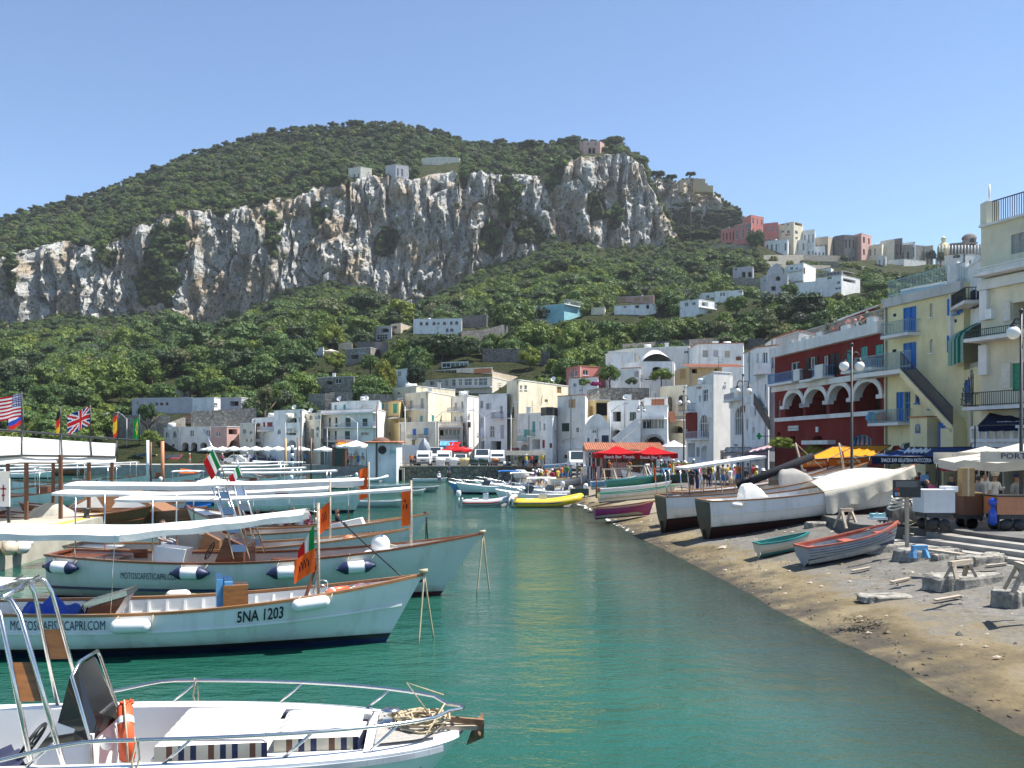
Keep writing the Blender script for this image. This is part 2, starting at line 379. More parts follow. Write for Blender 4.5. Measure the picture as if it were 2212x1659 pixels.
# ---------------------------------------------------------------- water
SHY=[-60,5,14,19,24,30,40,51,70,80,90,100,110,122,140]
SHX=[7.9,7.6,7.47,7.3,6.9,6.77,6.27,5.7,5.0,4.3,3.0,1.2,.2,0,0]
PRY=[-60,5,14,20,26,31,35,40,51,70,80,90,100,110,122,140]
PRX=[24,19,17,15.4,13.8,12.4,12.2,12.8,14.2,12.6,8.2,6.6,6.2,5.8,5.2,5.2]
shx=lambda y:np.interp(y,SHY,SHX);prx=lambda y:np.interp(y,PRY,PRX)
prz=lambda y:np.interp(y,[0,35,50,80,100,125],[1.55,1.5,1.32,1.35,1.5,1.74])
btop=lambda y:np.interp(y,[0,33,42,50],[1.0,1.0,1.3,1.3])+np.clip(prz(y)-1.32,0,1)*(y>50)-.02
def water_material():
 m,t,b=nodes('sea_water')
 pos=N(t,'NewGeometry');v=pos.outputs['Position']
 mp=N(t,'Mapping');mp.inputs['Scale'].default_value=(.55,1,1);t.links.new(v,mp.inputs[0]);w=mp.outputs[0]
 big=noise(t,w,.09,3)
 at=N(t,'Attribute',attribute_name='depth')
 deep=mixc(t,ramp(t,big,[(.35,(0,0,0)),(.68,(1,1,1))]),(.007,.062,.043),(.020,.100,.070))
 t.links.new(mixc(t,ramp(t,at.outputs['Fac'],[(0,(0,0,0)),(1,(1,1,1))]),(.050,.066,.050),deep),b.inputs[0])
 b.inputs['Roughness'].default_value=.05;b.inputs['IOR'].default_value=1.33;b.inputs['Specular IOR Level'].default_value=.5
 a1=noise(t,w,.55,4,.6);a2=noise(t,w,2.3,4,.6);a3=noise(t,w,8,3,.6)
 ma=N(t,'Math',operation='MULTIPLY_ADD');ma.inputs[1].default_value=.42;t.links.new(a2,ma.inputs[0]);t.links.new(a1,ma.inputs[2])
 mb=N(t,'Math',operation='MULTIPLY_ADD');mb.inputs[1].default_value=.12;t.links.new(a3,mb.inputs[0]);t.links.new(ma.outputs[0],mb.inputs[2])
 bump(t,b,mb.outputs[0],1.0,.25);bn=[n_ for n_ in t.nodes if n_.bl_idname=='ShaderNodeBump'][0];t.links.new(ramp(t,noise(t,w,.16,3),[(.34,(.30,)*3),(.62,(1,1,1))]),bn.inputs['Strength'])
 tr=N(t,'BsdfTransparent');mx=N(t,'MixShader');tr.inputs[0].default_value=(.62,.78,.74,1)
 t.links.new(ramp(t,at.outputs['Fac'],[(.0,(.30,)*3),(.22,(.62,)*3),(.6,(1,1,1))]),mx.inputs[0])
 t.links.new(tr.outputs[0],mx.inputs[1]);t.links.new(b.outputs[0],mx.inputs[2]);t.links.new(mx.outputs[0],t.nodes['Material Output'].inputs[0])
 return m
wy=np.concatenate([[-1500,-200,-60],np.arange(-20,150,1.5),[170,220,400,3000]])
wxs=np.concatenate([[-4000,-800,-200],np.arange(-60,30,.5),[60,300,4000]])
WX,WY=np.meshgrid(wxs,wy)
dep=np.clip((shx(WY)-WX)/5.0+fbm(WX/3,WY/3,WX*0,3)*.12,0,1);dep=np.where(WY>150,1,dep)
wi=np.arange(WX.size).reshape(WX.shape)
wf=np.stack([wi[:-1,:-1],wi[:-1,1:],wi[1:,1:],wi[1:,:-1]],-1).reshape(-1,4)
wme=npmesh('water',np.stack([WX,WY,WX*0],-1).reshape(-1,3),wf,[water_material()])
at=wme.attributes.new('depth','FLOAT','POINT');at.data.foreach_set('value',dep.ravel().astype(np.float32))
link('water',wme,kind='structure')
sb=MB();sb.quad((-4000,-1500,-3),(4000,-1500,-3),(4000,160,-3),(-4000,160,-3));sb.build('seabed',mat('seabed_mud',(.06,.07,.05),.9,.4,.3),kind='structure')
# ---------------------------------------------------------------- beach, slipway and promenade
def beach_material():
 m,t,b=nodes('beach');v=coords(t,world=True);sp=N(t,'SeparateXYZ');t.links.new(v,sp.inputs[0])
 n1=noise(t,v,.8,6,.65);n2=noise(t,v,5,5,.7);n3=noise(t,coords(t,(1,.35,1),True),.5,5,.65)
 h=N(t,'Math',operation='MULTIPLY_ADD');h.inputs[1].default_value=1.0;t.links.new(n1,h.inputs[0]);t.links.new(sp.outputs['Z'],h.inputs[2])
 conc=ramp(t,n2,[(.3,(.085,.08,.07)),(.5,(.14,.132,.115)),(.75,(.22,.205,.178))])
 conc=mixc(t,ramp(t,n3,[(.45,(0,0,0)),(.62,(.75,)*3)]),conc,(.085,.078,.066))
 alg=ramp(t,n3,[(.3,(.085,.062,.024)),(.45,(.165,.122,.052)),(.6,(.25,.195,.10)),(.8,(.31,.265,.175))])
 alg=mixc(t,ramp(t,n2,[(.56,(0,0,0)),(.66,(.8,)*3)]),alg,(.07,.05,.02))
 sd=ramp(t,n2,[(.3,(.20,.165,.11)),(.7,(.32,.27,.19))])
 yf=N(t,'MapRange');yf.inputs[1].default_value=46;yf.inputs[2].default_value=60;t.links.new(sp.outputs['Y'],yf.inputs[0])
 up=mixc(t,yf.outputs[0],conc,sd)
 c=mixc(t,ramp(t,h.outputs[0],[(.74,(0,0,0)),(1.3,(1,1,1))]),alg,up)
 c=mixc(t,ramp(t,h.outputs[0],[(.48,(1,1,1)),(.82,(0,0,0))]),c,(.045,.036,.022))
 t.links.new(c,b.inputs[0]);b.inputs['Roughness'].default_value=.85
 bump(t,b,n2,.8,.05);return m
by=np.concatenate([np.arange(-10,60,.45),np.arange(60,124,1)]);bs=np.concatenate([np.linspace(-1,0,12)[:-1],np.linspace(0,1,44)])
BS,BY=np.meshgrid(bs,by);x0,x1=shx(BY),prx(BY)
BX=np.where(BS<0,x0+BS*7,x0+(x1-x0)*BS)
top_z=btop(BY)
BZ=np.where(BS<0,BS*1.5,top_z*(BS**.93))+fbm(BX/2.2,BY/2.2,BX*0,4)*(.015+.06*np.clip(BS*5,0,1))*np.clip((1.05-BS)*3,0,1)
bi=np.arange(BX.size).reshape(BX.shape)
bf=np.stack([bi[:-1,:-1],bi[:-1,1:],bi[1:,1:],bi[1:,:-1]],-1).reshape(-1,4)[:,::-1]
link('beach',npmesh('beach',np.stack([BX,BY,BZ],-1).reshape(-1,3),bf[:,::-1],[beach_material()]),kind='structure')
def beach_z(x,y):
 a,c=float(shx(y)),float(prx(y));s=(x-a)/(c-a)
 return float(btop(y))*max(0,min(1,s))**.93 if s>0 else s*.9
ASPH=mat('promenade_paving',(.115,.110,.102),.9,.3,1.2,bmp=.4)
pb=MB();ys=list(np.arange(-8,126,2.0))
for a,c in zip(ys[:-1],ys[1:]):
 xa,xc,za,zc=float(prx(a)),float(prx(c)),float(prz(a)),float(prz(c))
 ea,ec=(2.2 if a<34 else 0),(2.2 if c<34 else 0)
 pb.quad((xa+ea,a,za),(70,a,za),(70,c,zc),(xc+ec,c,zc));pb.quad((xa+ea,a,.5),(xa+ea,a,za),(xc+ec,c,zc),(xc+ec,c,.5))
pb.build('promenade',ASPH,kind='structure')
QST=stone('quay_rubble',(.21,.19,.15),1.6,.25)
q=MB();q.box(-18.5,125,-3,70,162,1.74);q.mi=1;q.box(-18.7,124.8,1.744,5.2,125.6,1.9);q.build('quay',[QST,CONC],kind='structure')
q=MB();q.box(-190,150,-3,-18.5,180,1.6);q.build('quay',CONC,kind='structure')
for k in range(4):
 st=MB();off=.0+.55*k
 for a,c in zip(np.arange(16,34,3.0),np.arange(19,37,3.0)):
  c=min(c,34.6);xa,xc=float(prx(a))+off,float(prx(c))+off;z=.93+.15*k
  st.prism([(xa,a),(xa+.56,a),(xc+.56,c),(xc,c)],.2,z+.0)
 st.build('step',CONC,kind='structure')
fo=MB();random.seed(5)
for k in range(46):
 t=k/45;y=lerp(72,47.5,t);x=float(shx(y))+.12+random.uniform(-.2,.2);r=random.uniform(.10,.32)*(1-.55*abs(t-.35))
 n=7;fo.poly([(x+math.cos(i/n*6.28)*r*random.uniform(.5,1.1)*.6,y+math.sin(i/n*6.28)*r*1.6*random.uniform(.6,1.1),.035+.004*(k%7))for i in range(n)])
fo.build('wave_foam',mat('foam',(.72,.74,.72),.7,.1,9),kind='stuff')
# ---------------------------------------------------------------- houses: walls with real openings, windows, shutters, balconies
PAL=dict(railblue=(.24,.36,.40),white=(.80,.80,.78),offw=(.72,.70,.65),cream=(.74,.67,.50),yellow=(.66,.52,.25),ochre=(.55,.42,.24),pink=(.55,.20,.17),apricot=(.66,.33,.18),rose=(.58,.36,.31),grey=(.36,.35,.33),stone=(.30,.28,.24),lilac=(.50,.48,.50),red=(.19,.022,.018),teal=(.10,.38,.36),sky=(.28,.55,.60),blue=(.02,.16,.52),green=(.03,.28,.16),dgreen=(.015,.055,.045),brown=(.14,.06,.03),wood=(.42,.27,.12),navy=(.012,.02,.07),black=(.02,.02,.022),bred=(.30,.03,.03),sand=(.52,.44,.33),dstone=(.17,.16,.15),beige=(.68,.63,.53),lwhite=(.80,.80,.78),paleyellow=(.78,.70,.42),orangeb=(.50,.20,.09),lblue=(.10,.30,.55),terra=(.42,.16,.08))
def PL(c):
 if c in('stone','dstone','grey'):return stone('wall_'+c,PAL[c],2.2)
 return plaster('wall_'+c,PAL[c],.34 if c in('offw','white','cream','beige','sand')else.25)
def PT(c):return mat('paint_'+c,PAL[c],.5,.12,6)
TRIM=plaster('trim_white',(.74,.74,.72),.3);ROOF=plaster('flat_roof',(.50,.48,.44),.4);TILE=mat('roof_tile',(.42,.17,.09),.8,.35,2.5)
HL,TW,UP,SF='villas scattered up the hillside','houses of the hilltop town','houses on the terrace above the front row','houses along the harbour front'
def hill_hit(u,v):
 j=min(max(int(np.searchsorted(us,u)),0),nc-1);vv=HV-(TZ2[:,j]-CZ)*F/TY2[:,j]
 for i in range(4,nr-8):
  if vv[i]<=v:
   t=(vv[i-1]-v)/max(1e-6,vv[i-1]-vv[i]);return float(lerp(TY2[i-1,j],TY2[i,j],min(1,max(0,t))))
 return float(TY[-8,j])
VIEWS=[]
FOOT=[]
class House:
 def __init__(s,name,label,cf,cor,top,base,col,cat='house',win='',bal='',group=None,depth=7,cap=True,tile=False,roofstuff=1,reveal=.18,gable=None,auto=None,trimc=None,rail='black'):
  s.cf=cf
  if isinstance(base,str):
   ks=min(range(len(cor)),key=lambda i:cor[i][1]);us_=[cf(x,0)[0]for x,_ in cor]
   if group in(HL,TW):Yg=hill_hit((us_[0]+us_[-1])/2,cf(0,float(base))[1]);q_=Yg/cor[ks][1];cor=[(x,Y*q_)for x,Y in cor]
  s.c=[]
  for x,Y in cor:
   u,_=cf(x,0);s.c.append(V(((u-CU)/F*Y,Y)))
  k=min(range(len(cor)),key=lambda i:cor[i][1]);s.k=k
  s.z1=CZ-(cf(0,top)[1]-HV)/F*cor[k][1]
  s.z0=base if not isinstance(base,str)else CZ-(cf(0,float(base))[1]-HV)/F*cor[k][1]
  if isinstance(base,str):s.z0-=9 if group in(UP,SF)else.012*cor[k][1]+2
  s.root=thing(name,label,cat,(s.c[k].x,s.c[k].y,s.z0),group)
  s.col=col;s.far=cor[k][1];s.op=[[]for _ in range(len(s.c)-1)];s.reveal=reveal
  wm=PL(col)
  for spec in filter(None,win.split('|')):
   p=spec.split();kind,_,cc=p[0].partition('.')
   s.opening(kind,cc or 'black',*map(float,p[1:5]))
  if auto:s.autow(*auto)
  m=MB()
  n=len(s.c)
  for i in range(n-1):s.face(m,i)
  a,b=s.c[0],s.c[-1];dn=(b-a).normalized();dn=V((-dn.y,dn.x))*depth;A,Bk=a+dn,b+dn
  if n>2 and s.c[-1].y>s.c[-2].y+2:Bk=b+V((-.4,.01));A=V((a.x,max(a.y+2,b.y)))
  if n>2 and s.c[0].y>s.c[1].y+2:A=V((a.x+.4,max(a.y,Bk.y)))
  s.poly=[*s.c,Bk,A]
  for p,q in((s.c[-1],Bk),(Bk,A),(A,s.c[0])):
   m.quad((p.x,p.y,s.z0),(q.x,q.y,s.z0),(q.x,q.y,s.z1),(p.x,p.y,s.z1))
  m.build('wall',wm,s.root)
  r=MB();zr=s.z1-(.35 if cap else.02);r.poly([(p.x,p.y,zr)for p in s.poly]);r.build('roof',ROOF,s.root)
  if cap:
   t=MB()
   for i in range(n-1):
    p,q=s.c[i],s.c[i+1];d=(q-p).normalized();nn=V((d.y,-d.x))
    a3=p-nn*.12;b3=q-nn*.12
    t.beam((a3.x,a3.y,s.z1+.06),(b3.x,b3.y,s.z1+.06),.36,.12)
   t.build('roof_tiles' if tile else 'parapet',TILE if tile else(PL(trimc)if trimc else TRIM),s.root)
  for spec in filter(None,bal.split('|')):
   p=spec.split();s.balcony(p[0],*map(float,p[1:5]))
  if roofstuff:s.roof_things(roofstuff)
  if s.far<192 and s.z1-s.z0>4:s.clutter()
  FOOT.append(s.poly)
  uv=[(q.x/q.y*F+CU)for q in s.c];VIEWS.append((min(uv),max(uv),HV-(s.z1-CZ)*F/s.far,HV-(max(s.z0,s.z1-14)-CZ)*F/s.far,s.far))
 def hit(s,u,v,i):
  p,q=s.c[i],s.c[i+1];d=q-p;Ln=d.length;d=d/Ln;r=(u-CU)/F
  den=r*d.y-d.x
  t=(p.x-r*p.y)/den;Y=p.y+d.y*t
  return t,CZ-(v-HV)/F*Y
 def fidx(s,u):
  for i in range(len(s.c)-1):
   ua,ub=s.c[i].x/s.c[i].y*F+CU,s.c[i+1].x/s.c[i+1].y*F+CU
   if ua-1<=u<=ub+1 or i==len(s.c)-2:return i
  return 0
 def fr(s,i):
  p,q=s.c[i],s.c[i+1];d=q-p;Ln=d.length;d=d/Ln;return p,d,V((d.y,-d.x)),Ln
 def opening(s,kind,cc,x0,y0,x1,y1):
  (u0,v0),(u1,v1)=s.cf(x0,y0),s.cf(x1,y1);i=s.fidx((u0+u1)/2);vm=(v0+v1)/2
  s0,s1=s.hit(u0,vm,i)[0],s.hit(u1,vm,i)[0];um=(u0+u1)/2;za,zb=s.hit(um,v0,i)[1],s.hit(um,v1,i)[1]
  Ln=s.fr(i)[3];s0=max(.06,min(s0,Ln-.3));s1=max(s0+.2,min(s1,Ln-.06));zb=max(zb,s.z0+.05);za=min(za,s.z1-.1)
  if za-zb>.15:s.op[i].append((s0,s1,zb,za,kind,cc))
 def autow(s,i,rows,cols,kind,cc,fill=.38,hf=.5):
  _,_,_,Ln=s.fr(i);H=s.z1-s.z0
  for r in range(rows):
   for c in range(cols):
    if random.random()<.12:continue
    w=Ln/cols*fill*random.uniform(.8,1.1);c0=Ln*(c+.5)/cols;z=s.z0+H*(r+.25)/rows;h=H/rows*hf
    s.op[i].append((c0-w/2,c0+w/2,z,z+h,kind,cc))
 def face(s,m,i):
  p,d,nn,Ln=s.fr(i);ops=s.op[i]
  at=lambda a,z,k=0:(p.x+d.x*a+nn.x*k,p.y+d.y*a+nn.y*k,z)
  xs=sorted({0.0,Ln,*[o[0]for o in ops],*[o[1]for o in ops]});zs=sorted({s.z0,s.z1,*[o[2]for o in ops],*[o[3]for o in ops]})
  for a,b in zip(xs[:-1],xs[1:]):
   for z,y in zip(zs[:-1],zs[1:]):
    if b-a<1e-4 or y-z<1e-4:continue
    cx,cz=(a+b)/2,(z+y)/2
    if any(o[0]<cx<o[1]and o[2]<cz<o[3]for o in ops):continue
    m.quad(at(a,z),at(b,z),at(b,y),at(a,y))
  for o in ops:s.window(m,at,o)
 def window(s,m,at,o):
  s0,s1,z0,z1,kind,cc=o;R=s.reveal;w=s1-s0;h=z1-z0
  arch='a' in kind;k0=kind[0]
  dep={'d':1.6,'g':R,'s':.09,'o':R,'n':.35}.get(k0,R)
  rise=min(w/2,h*.5)if arch else 0
  if arch:
   K=16 if w>2 else 10;ap=[(s0+w/2-math.cos(math.pi*j/K)*w/2,z1-rise+math.sin(math.pi*j/K)*rise)for j in range(K+1)]
   m.poly([at(s0,z1)]+[at(*q)for q in reversed(ap[:K//2+1])]);m.poly([at(s1,z1)]+[at(*q)for q in reversed(ap[K//2:])])
   path=[(s0,z0),*ap,(s1,z0)]
  else:path=[(s0,z0),(s0,z1),(s1,z1),(s1,z0)]
  path=path+[path[0]]
  for a,b in zip(path[:-1],path[1:]):m.quad(at(*a),at(*b),at(*b,-dep),at(*a,-dep))
  outline=path[:-1]
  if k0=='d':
   b=MB();b.poly([at(*q,-dep)for q in outline]);b.build('doorway',DARK,s.root);return  # flat back sheet, the room's shade is put into its colour
  if k0=='n':
   b=MB();b.poly([at(*q,-dep)for q in outline]);b.build('recess',PL(cc if cc!='black' else s.col),s.root);return
  fw=min(.09,w*.12)
  if k0=='s':
   for a,b in((s0+.01,s0+w/2-.01),(s0+w/2+.01,s1-.01)):
    b_=MB()
    zt=z1 if not arch else z1-rise*.25
    b_.quad(at(a,z0,-dep+.015),at(b,z0,-dep+.015),at(b,zt,-dep+.015),at(a,zt,-dep+.015))
    ns=max(3,int(h/.16))if s.far<110 else 5
    for j in range(ns):
     zz=z0+h*(j+.5)/ns*.96;b_.quad(at(a+.04,zz-.05,-dep+.02),at(b-.04,zz-.05,-dep+.02),at(b-.04,zz+.03,-dep+.055),at(a+.04,zz+.03,-dep+.055))
    for e in(a+.025,b-.025):b_.beam(at(e,z0,-dep+.04),at(e,zt,-dep+.04),.05,.05,(d_:=(0,0,1))and(1,0,0))
    b_.build('shutter',PT(cc),s.root)
   return
  f=MB();g=MB()
  fcol=cc if k0 in('g','o')and cc not in('black',)else 'lwhite'
  for a,b in zip(outline,outline[1:]+outline[:1]):f.beam(at(*a,-dep+.05),at(*b,-dep+.05),fw,.09,(nx:=0,0,1)if abs(a[1]-b[1])<.01 else(1,0,0))
  f.beam(at(s0+w/2,z0,-dep+.05),at(s0+w/2,z1-.02,-dep+.05),fw*.8,.07,(1,0,0))
  if h>1.3:f.beam(at(s0,z0+h*.62,-dep+.05),at(s1,z0+h*.62,-dep+.05),fw*.7,.06)
  if w>2.2:
   for q in(.25,.75):f.beam(at(s0+w*q,z0,-dep+.05),at(s0+w*q,z1-rise*.3,-dep+.05),fw*.8,.07,(1,0,0))
  f.beam(at(s0-.06,z0-.04,.03),at(s1+.06,z0-.04,.03),.16,.07)
  fo=f.build('window',PT(fcol),s.root)
  g.poly([at(*q,-dep+.01)for q in outline]);g.build('pane',GLASS,fo)
  if k0=='o':
   for a,b in((s0-w*.5,s0-.02),(s1+.02,s1+w*.5)):
    b_=MB();b_.quad(at(a,z0,.05),at(b,z0,.05),at(b,z1,.05),at(a,z1,.05))
    for j in range(9):zz=z0+h*(j+.5)/9;b_.quad(at(a+.03,zz-.06,.055),at(b-.03,zz-.06,.055),at(b-.03,zz+.05,.085),at(a+.03,zz+.05,.085))
    for e in(a+.02,b-.02):b_.beam(at(e,z0,.06),at(e,z1,.06),.05,.06,(1,0,0))
    b_.build('shutter',PT(cc),s.root)
 def balcony(s,style,x0,y0,x1,y1,depth=.9):
  """style railcolour[+]; y0 top of railing, y1 floor"""
  cc=style.rstrip('+')
  (u0,v0),(u1,v1)=s.cf(x0,y0),s.cf(x1,y1);i=s.fidx((u0+u1)/2);p,d,nn,Ln=s.fr(i)
  s0,z=s.hit(u0,v1,i);s1=s.hit(u1,v1,i)[0];zt=s.hit((u0+u1)/2,v0,i)[1]
  s0=max(-.3,min(s0,Ln-.8));s1=max(s0+.5,min(Ln+.3,s1))
  at=lambda a,z,k=0:V((p.x+d.x*a+nn.x*k,p.y+d.y*a+nn.y*k,z))
  m=MB();c=(at(s0,z-.08,-.02)+at(s1,z-.08,depth))/2
  m.obox(c,V((d.x,d.y,0))*(s1-s0)/2,V((nn.x,nn.y,0))*(depth+.02)/2,(0,0,.09));b=m.build('balcony',TRIM,s.root)
  r=MB();k=depth-.06
  if style.endswith('+'):
   r.obox((at(s0,(z+zt)/2,k)+at(s1,(z+zt)/2,k))/2,V((d.x,d.y,0))*(s1-s0)/2,V((nn.x,nn.y,0))*.05,(0,0,(zt-z)/2));r.build('parapet',PL(cc),b);return
  th=.022 if s.far<90 else.03
  for zz in(zt,z+.08):
   r.beam(at(s0,zz,k),at(s1,zz,k),.04,.04);r.beam(at(s0,zz,0),at(s0,zz,k),.04,.04);r.beam(at(s1,zz,0),at(s1,zz,k),.04,.04)
  st=.13 if s.far<90 else.22
  nb=max(3,int((s1-s0)/st))
  for j in range(nb+1):a=s0+(s1-s0)*j/nb;r.beam(at(a,z,k),at(a,zt,k),th,th,(1,0,0))
  for a in(s0,s1):
   for j in range(1,5):r.beam(at(a,z,k*j/5),at(a,zt,k*j/5),th,th,(1,0,0))
  r.build('railing',PT(cc),b)
 def clutter(s):
  for i in range(len(s.c)-1):
   p,d,nn,Ln=s.fr(i)
   if Ln<3 or s.c[i+1].y-s.c[i].y>6:continue
   at=lambda a,z,k=0:V((p.x+d.x*a+nn.x*k,p.y+d.y*a+nn.y*k,z));a=Ln*random.choice((.04,.5,.95));free=lambda a,z,w:all(a+w<o[0]or a-w>o[1]or z+w<o[2]or z-w>o[3]for o in s.op[i])
   if free(a,(s.z0+s.z1)/2,.2):m=MB();m.tube([at(a,s.z1-.1,.08),at(a,max(s.z0,1),.08)],.06,5);m.build('downpipe',PT('grey'),s.root)
   for _ in range(int(Ln*.45)):
    a,z=random.uniform(.6,Ln-.6),random.uniform(max(s.z0,2)+1,s.z1-.8)
    if free(a,z,.7):
     m=MB();w_,h_,nm=random.choice(((.42,.3,'air_conditioner'),(.2,.25,'meter_box'),(.3,.45,'shuttered_vent')));m.obox(at(a,z,.14),V((d.x,d.y,0))*w_,V((nn.x,nn.y,0))*.14,(0,0,h_));m.build(nm,PT(random.choice(('grey','lwhite','beige','brown'))),s.root)
 def roof_things(s,n):
  xs=[q.x for q in s.poly];ys_=[q.y for q in s.poly]
  for k in range(n):
   x,y=lerp(min(xs),max(xs),random.uniform(.2,.8)),lerp(min(s.c[s.k].y+1,max(ys_)),max(ys_),random.uniform(.2,.7));q=random.random()
   m=MB();z=s.z1-.3
   if q<.45:
    m.tube([(x,y,z),(x,y,z+2.3)],.025,4)
    for j in range(3):m.beam((x-.5+.1*j,y,z+1.6+.3*j),(x+.5-.1*j,y,z+1.6+.3*j),.02,.02)
    m.build('antenna',IRON,s.root)
   elif q<.7:m.box(x-.3,y-.3,z,x+.3,y+.3,z+1.2);m.box(x-.38,y-.38,z+1.2,x+.38,y+.38,z+1.32);m.build('chimney',TRIM,s.root)
   elif q<.85:m.tube([(x-.6,y,z+.8),(x+.6,y,z+.8)],.38,10);m.box(x-.5,y-.3,z,x+.5,y+.3,z+.45);m.build('water_tank',WPAINT,s.root)
   else:
    m.lathe((x,y,z+.9),[(.02,0),(.25,.05),(.42,.18)],10,(-.4,-.8,.5));m.tube([(x,y,z),(x,y,z+.9)],.03,5);m.build('satellite_dish',WPAINT,s.root)
def dome(root,u,v,r,Y,m_=None,sz=.55,name='dome'):
 c=P(u,v,Y);b=MB();b.lathe(c,[(max(.01,r*math.cos(a)),r*sz*math.sin(a))for a in[i*math.pi/16 for i in range(9)]],20);b.build(name,m_ or TRIM,root)
# ---------------------------------------------------------------- houses along the harbour front, left to right
SF='houses along the harbour front'
H=House
H('house','low white harbour house with small arch at far left of the front row',R1,[(1415,174),(1545,168),(1820,167),(1826,174)],440,1.4,'offw',win='ga 1425 475 1455 530|ga 1490 470 1525 530|g 1640 465 1675 520|g 1780 465 1815 520|da 1570 570 1630 660|da 1650 570 1705 660|da 1730 570 1790 660',group=SF)
H('house','rose pink harbour house with one white framed window and arched door',R1,[(1822,166.5),(1960,166),(2068,168),(2075,175)],436,1.4,'rose',win='g 1868 480 1903 520|da 1985 550 2055 640|d 1975 455 2050 500',group=SF)
H('house','apricot house with flat roof above the rose pink harbour house',R1,[(1585,190),(1730,184),(1915,186),(2070,192)],330,'445','apricot',win='g 1595 368 1620 392|g 1628 365 1640 392|d 1675 368 1702 400',group=SF,tile=True)
H('house','pale harbour house with two upper windows right of the rose pink house',R1,[(2072,166),(2205,162),(2230,170)],405,1.4,'beige',win='ga 2095 450 2125 497|g 2150 470 2180 497|d 2125 540 2140 566|d 2165 540 2180 566',group=SF)
H('house','white harbour house with scalloped roof and red shuttered windows',R2,[(-20,166),(165,160),(172,168)],355,1.4,'white',win='s.bred 62 395 80 437|s.bred 96 395 143 437|na 45 478 140 580',bal='lilac 50 436 152 468',group=SF)
h=H('house','white harbour house with two domed cream striped awnings',R2,[(155,159),(400,153),(452,163)],288,1.4,'white',win='da 262 352 352 400|d 262 482 345 507|ga 185 455 212 500|da 270 550 345 640|s.grey 370 336 392 390',group=SF)
for(x0,y0,x1,y1)in((258,314,356,362),(262,444,349,488)):
 c=P(*R2((x0+x1)/2,y1),154.6);r=(x1-x0)/8/F*155
 a=MB()
 for j in range(8):
  a.mi=j%2
  for i in range(6):
   f=lambda i,j:c+V((-r*math.cos(math.pi*j/8),-1.1*math.sin(math.pi*j/8)*math.cos(i*math.pi/12)*1.1,r*.9*math.sin(i*math.pi/12)))
   a.quad(f(i,j),f(i,j+1),f(i+1,j+1),f(i+1,j))
 a.build('awning',[cloth('awning_cream',(.66,.55,.33)),CANVAS],h.root)
H('house','narrow beige harbour house beside the white three storey hotel',R2,[(398,158),(556,152),(570,160)],318,1.4,'beige',win='ga 458 335 488 377|g 510 340 524 372|g 533 335 557 372|g 432 443 452 477|d 475 455 500 537|ga 515 430 545 470|g 520 485 540 525|da 440 560 500 640',group=SF)
h=H('hotel','white three storey hotel with dark shutters and long balconies',A5,[(205,157),(698,148),(776,160)],1120,1.4,'white',cat='hotel',win='s.dgreen 272 1195 288 1272|s.dgreen 329 1190 346 1272|s.dgreen 418 1195 463 1277|s.dgreen 568 1200 612 1284|s.dgreen 265 1310 281 1387|s.dgreen 324 1310 341 1387|s.dgreen 413 1312 457 1390|g 550 1320 622 1350|da 225 1410 330 1470',bal='lilac 205 1240 700 1282|lilac 205 1358 560 1398|lilac 205 1122 700 1162',group=SF,roofstuff=0)
H('hotel','upper storey pavilion of the white hotel with arched recess on its terrace',A5,[(290,159),(438,153),(712,151),(735,161)],1046,'1160','white',cat='hotel',win='s.teal 320 1082 341 1135|s.teal 400 1076 420 1133|na.white 545 1075 653 1163|s.teal 690 1090 700 1140',group=SF,roofstuff=3)
H('house','yellow harbour house with green shutters beside the white hotel',A5,[(685,168),(892,157),(946,165)],1042,1.4,'yellow',win='s.teal 697 1072 717 1112|s.teal 738 1062 760 1112|s.green 838 1070 876 1152|d 847 1195 886 1240|s.brown 918 1195 936 1237|d 800 1320 815 1360',bal='brown 830 1180 890 1195',group=SF,tile=True)
H('house','tall cream harbour house with grey shutters and bright blank side wall',A5,[(945,160),(1148,153),(1482,174)],966,'1235','cream',win='s.grey 984 1040 1009 1122|s.grey 1081 1022 1107 1114|s.teal 1076 1178 1101 1227|s.teal 1177 1170 1199 1224|g 980 1185 999 1237',bal='lilac 975 1085 1015 1122|lilac 1040 1085 1112 1117',group=SF,roofstuff=2)
H('house','lower weathered cream house with laundry below the tall cream house',A5,[(889,155),(1236,149),(1262,155)],1232,1.4,'beige',win='s.blue 1010 1290 1042 1347|s.lblue 1108 1285 1149 1342|d.blue 1004 1385 1032 1455|d 1108 1385 1150 1455|s.beige 914 1315 942 1402',bal='dgreen 990 1345 1046 1376|black 1093 1338 1152 1372',group=SF,roofstuff=0)
H('house','long low cream house on the terrace behind the yellow harbour house',A5,[(835,186),(1042,178),(1385,190)],916,'1005','cream',win='g 870 965 900 990',group=SF,roofstuff=3)
H('house','brown balconied house with glazed veranda above blue shop awnings',A5,[(1235,151),(1450,151.5),(1460,160)],1236,1.4,'beige',win='g 1292 1292 1432 1347|d 1250 1300 1285 1350|d 1250 1400 1440 1470',bal='brown 1232 1222 1450 1270|dgreen 1230 1350 1412 1386',group=SF)
H('house','bluish white narrow house with pairs of small balconies',A5,[(1350,160),(1492,154),(1600,160)],1000,'1300','white',win='s.grey 1382 1060 1400 1113|s.grey 1440 1048 1457 1113|g 1375 1180 1393 1222|g 1430 1175 1450 1222|g 1485 1175 1499 1212',bal='lilac 1352 1105 1405 1140|lilac 1410 1100 1460 1138',group=SF,roofstuff=2)
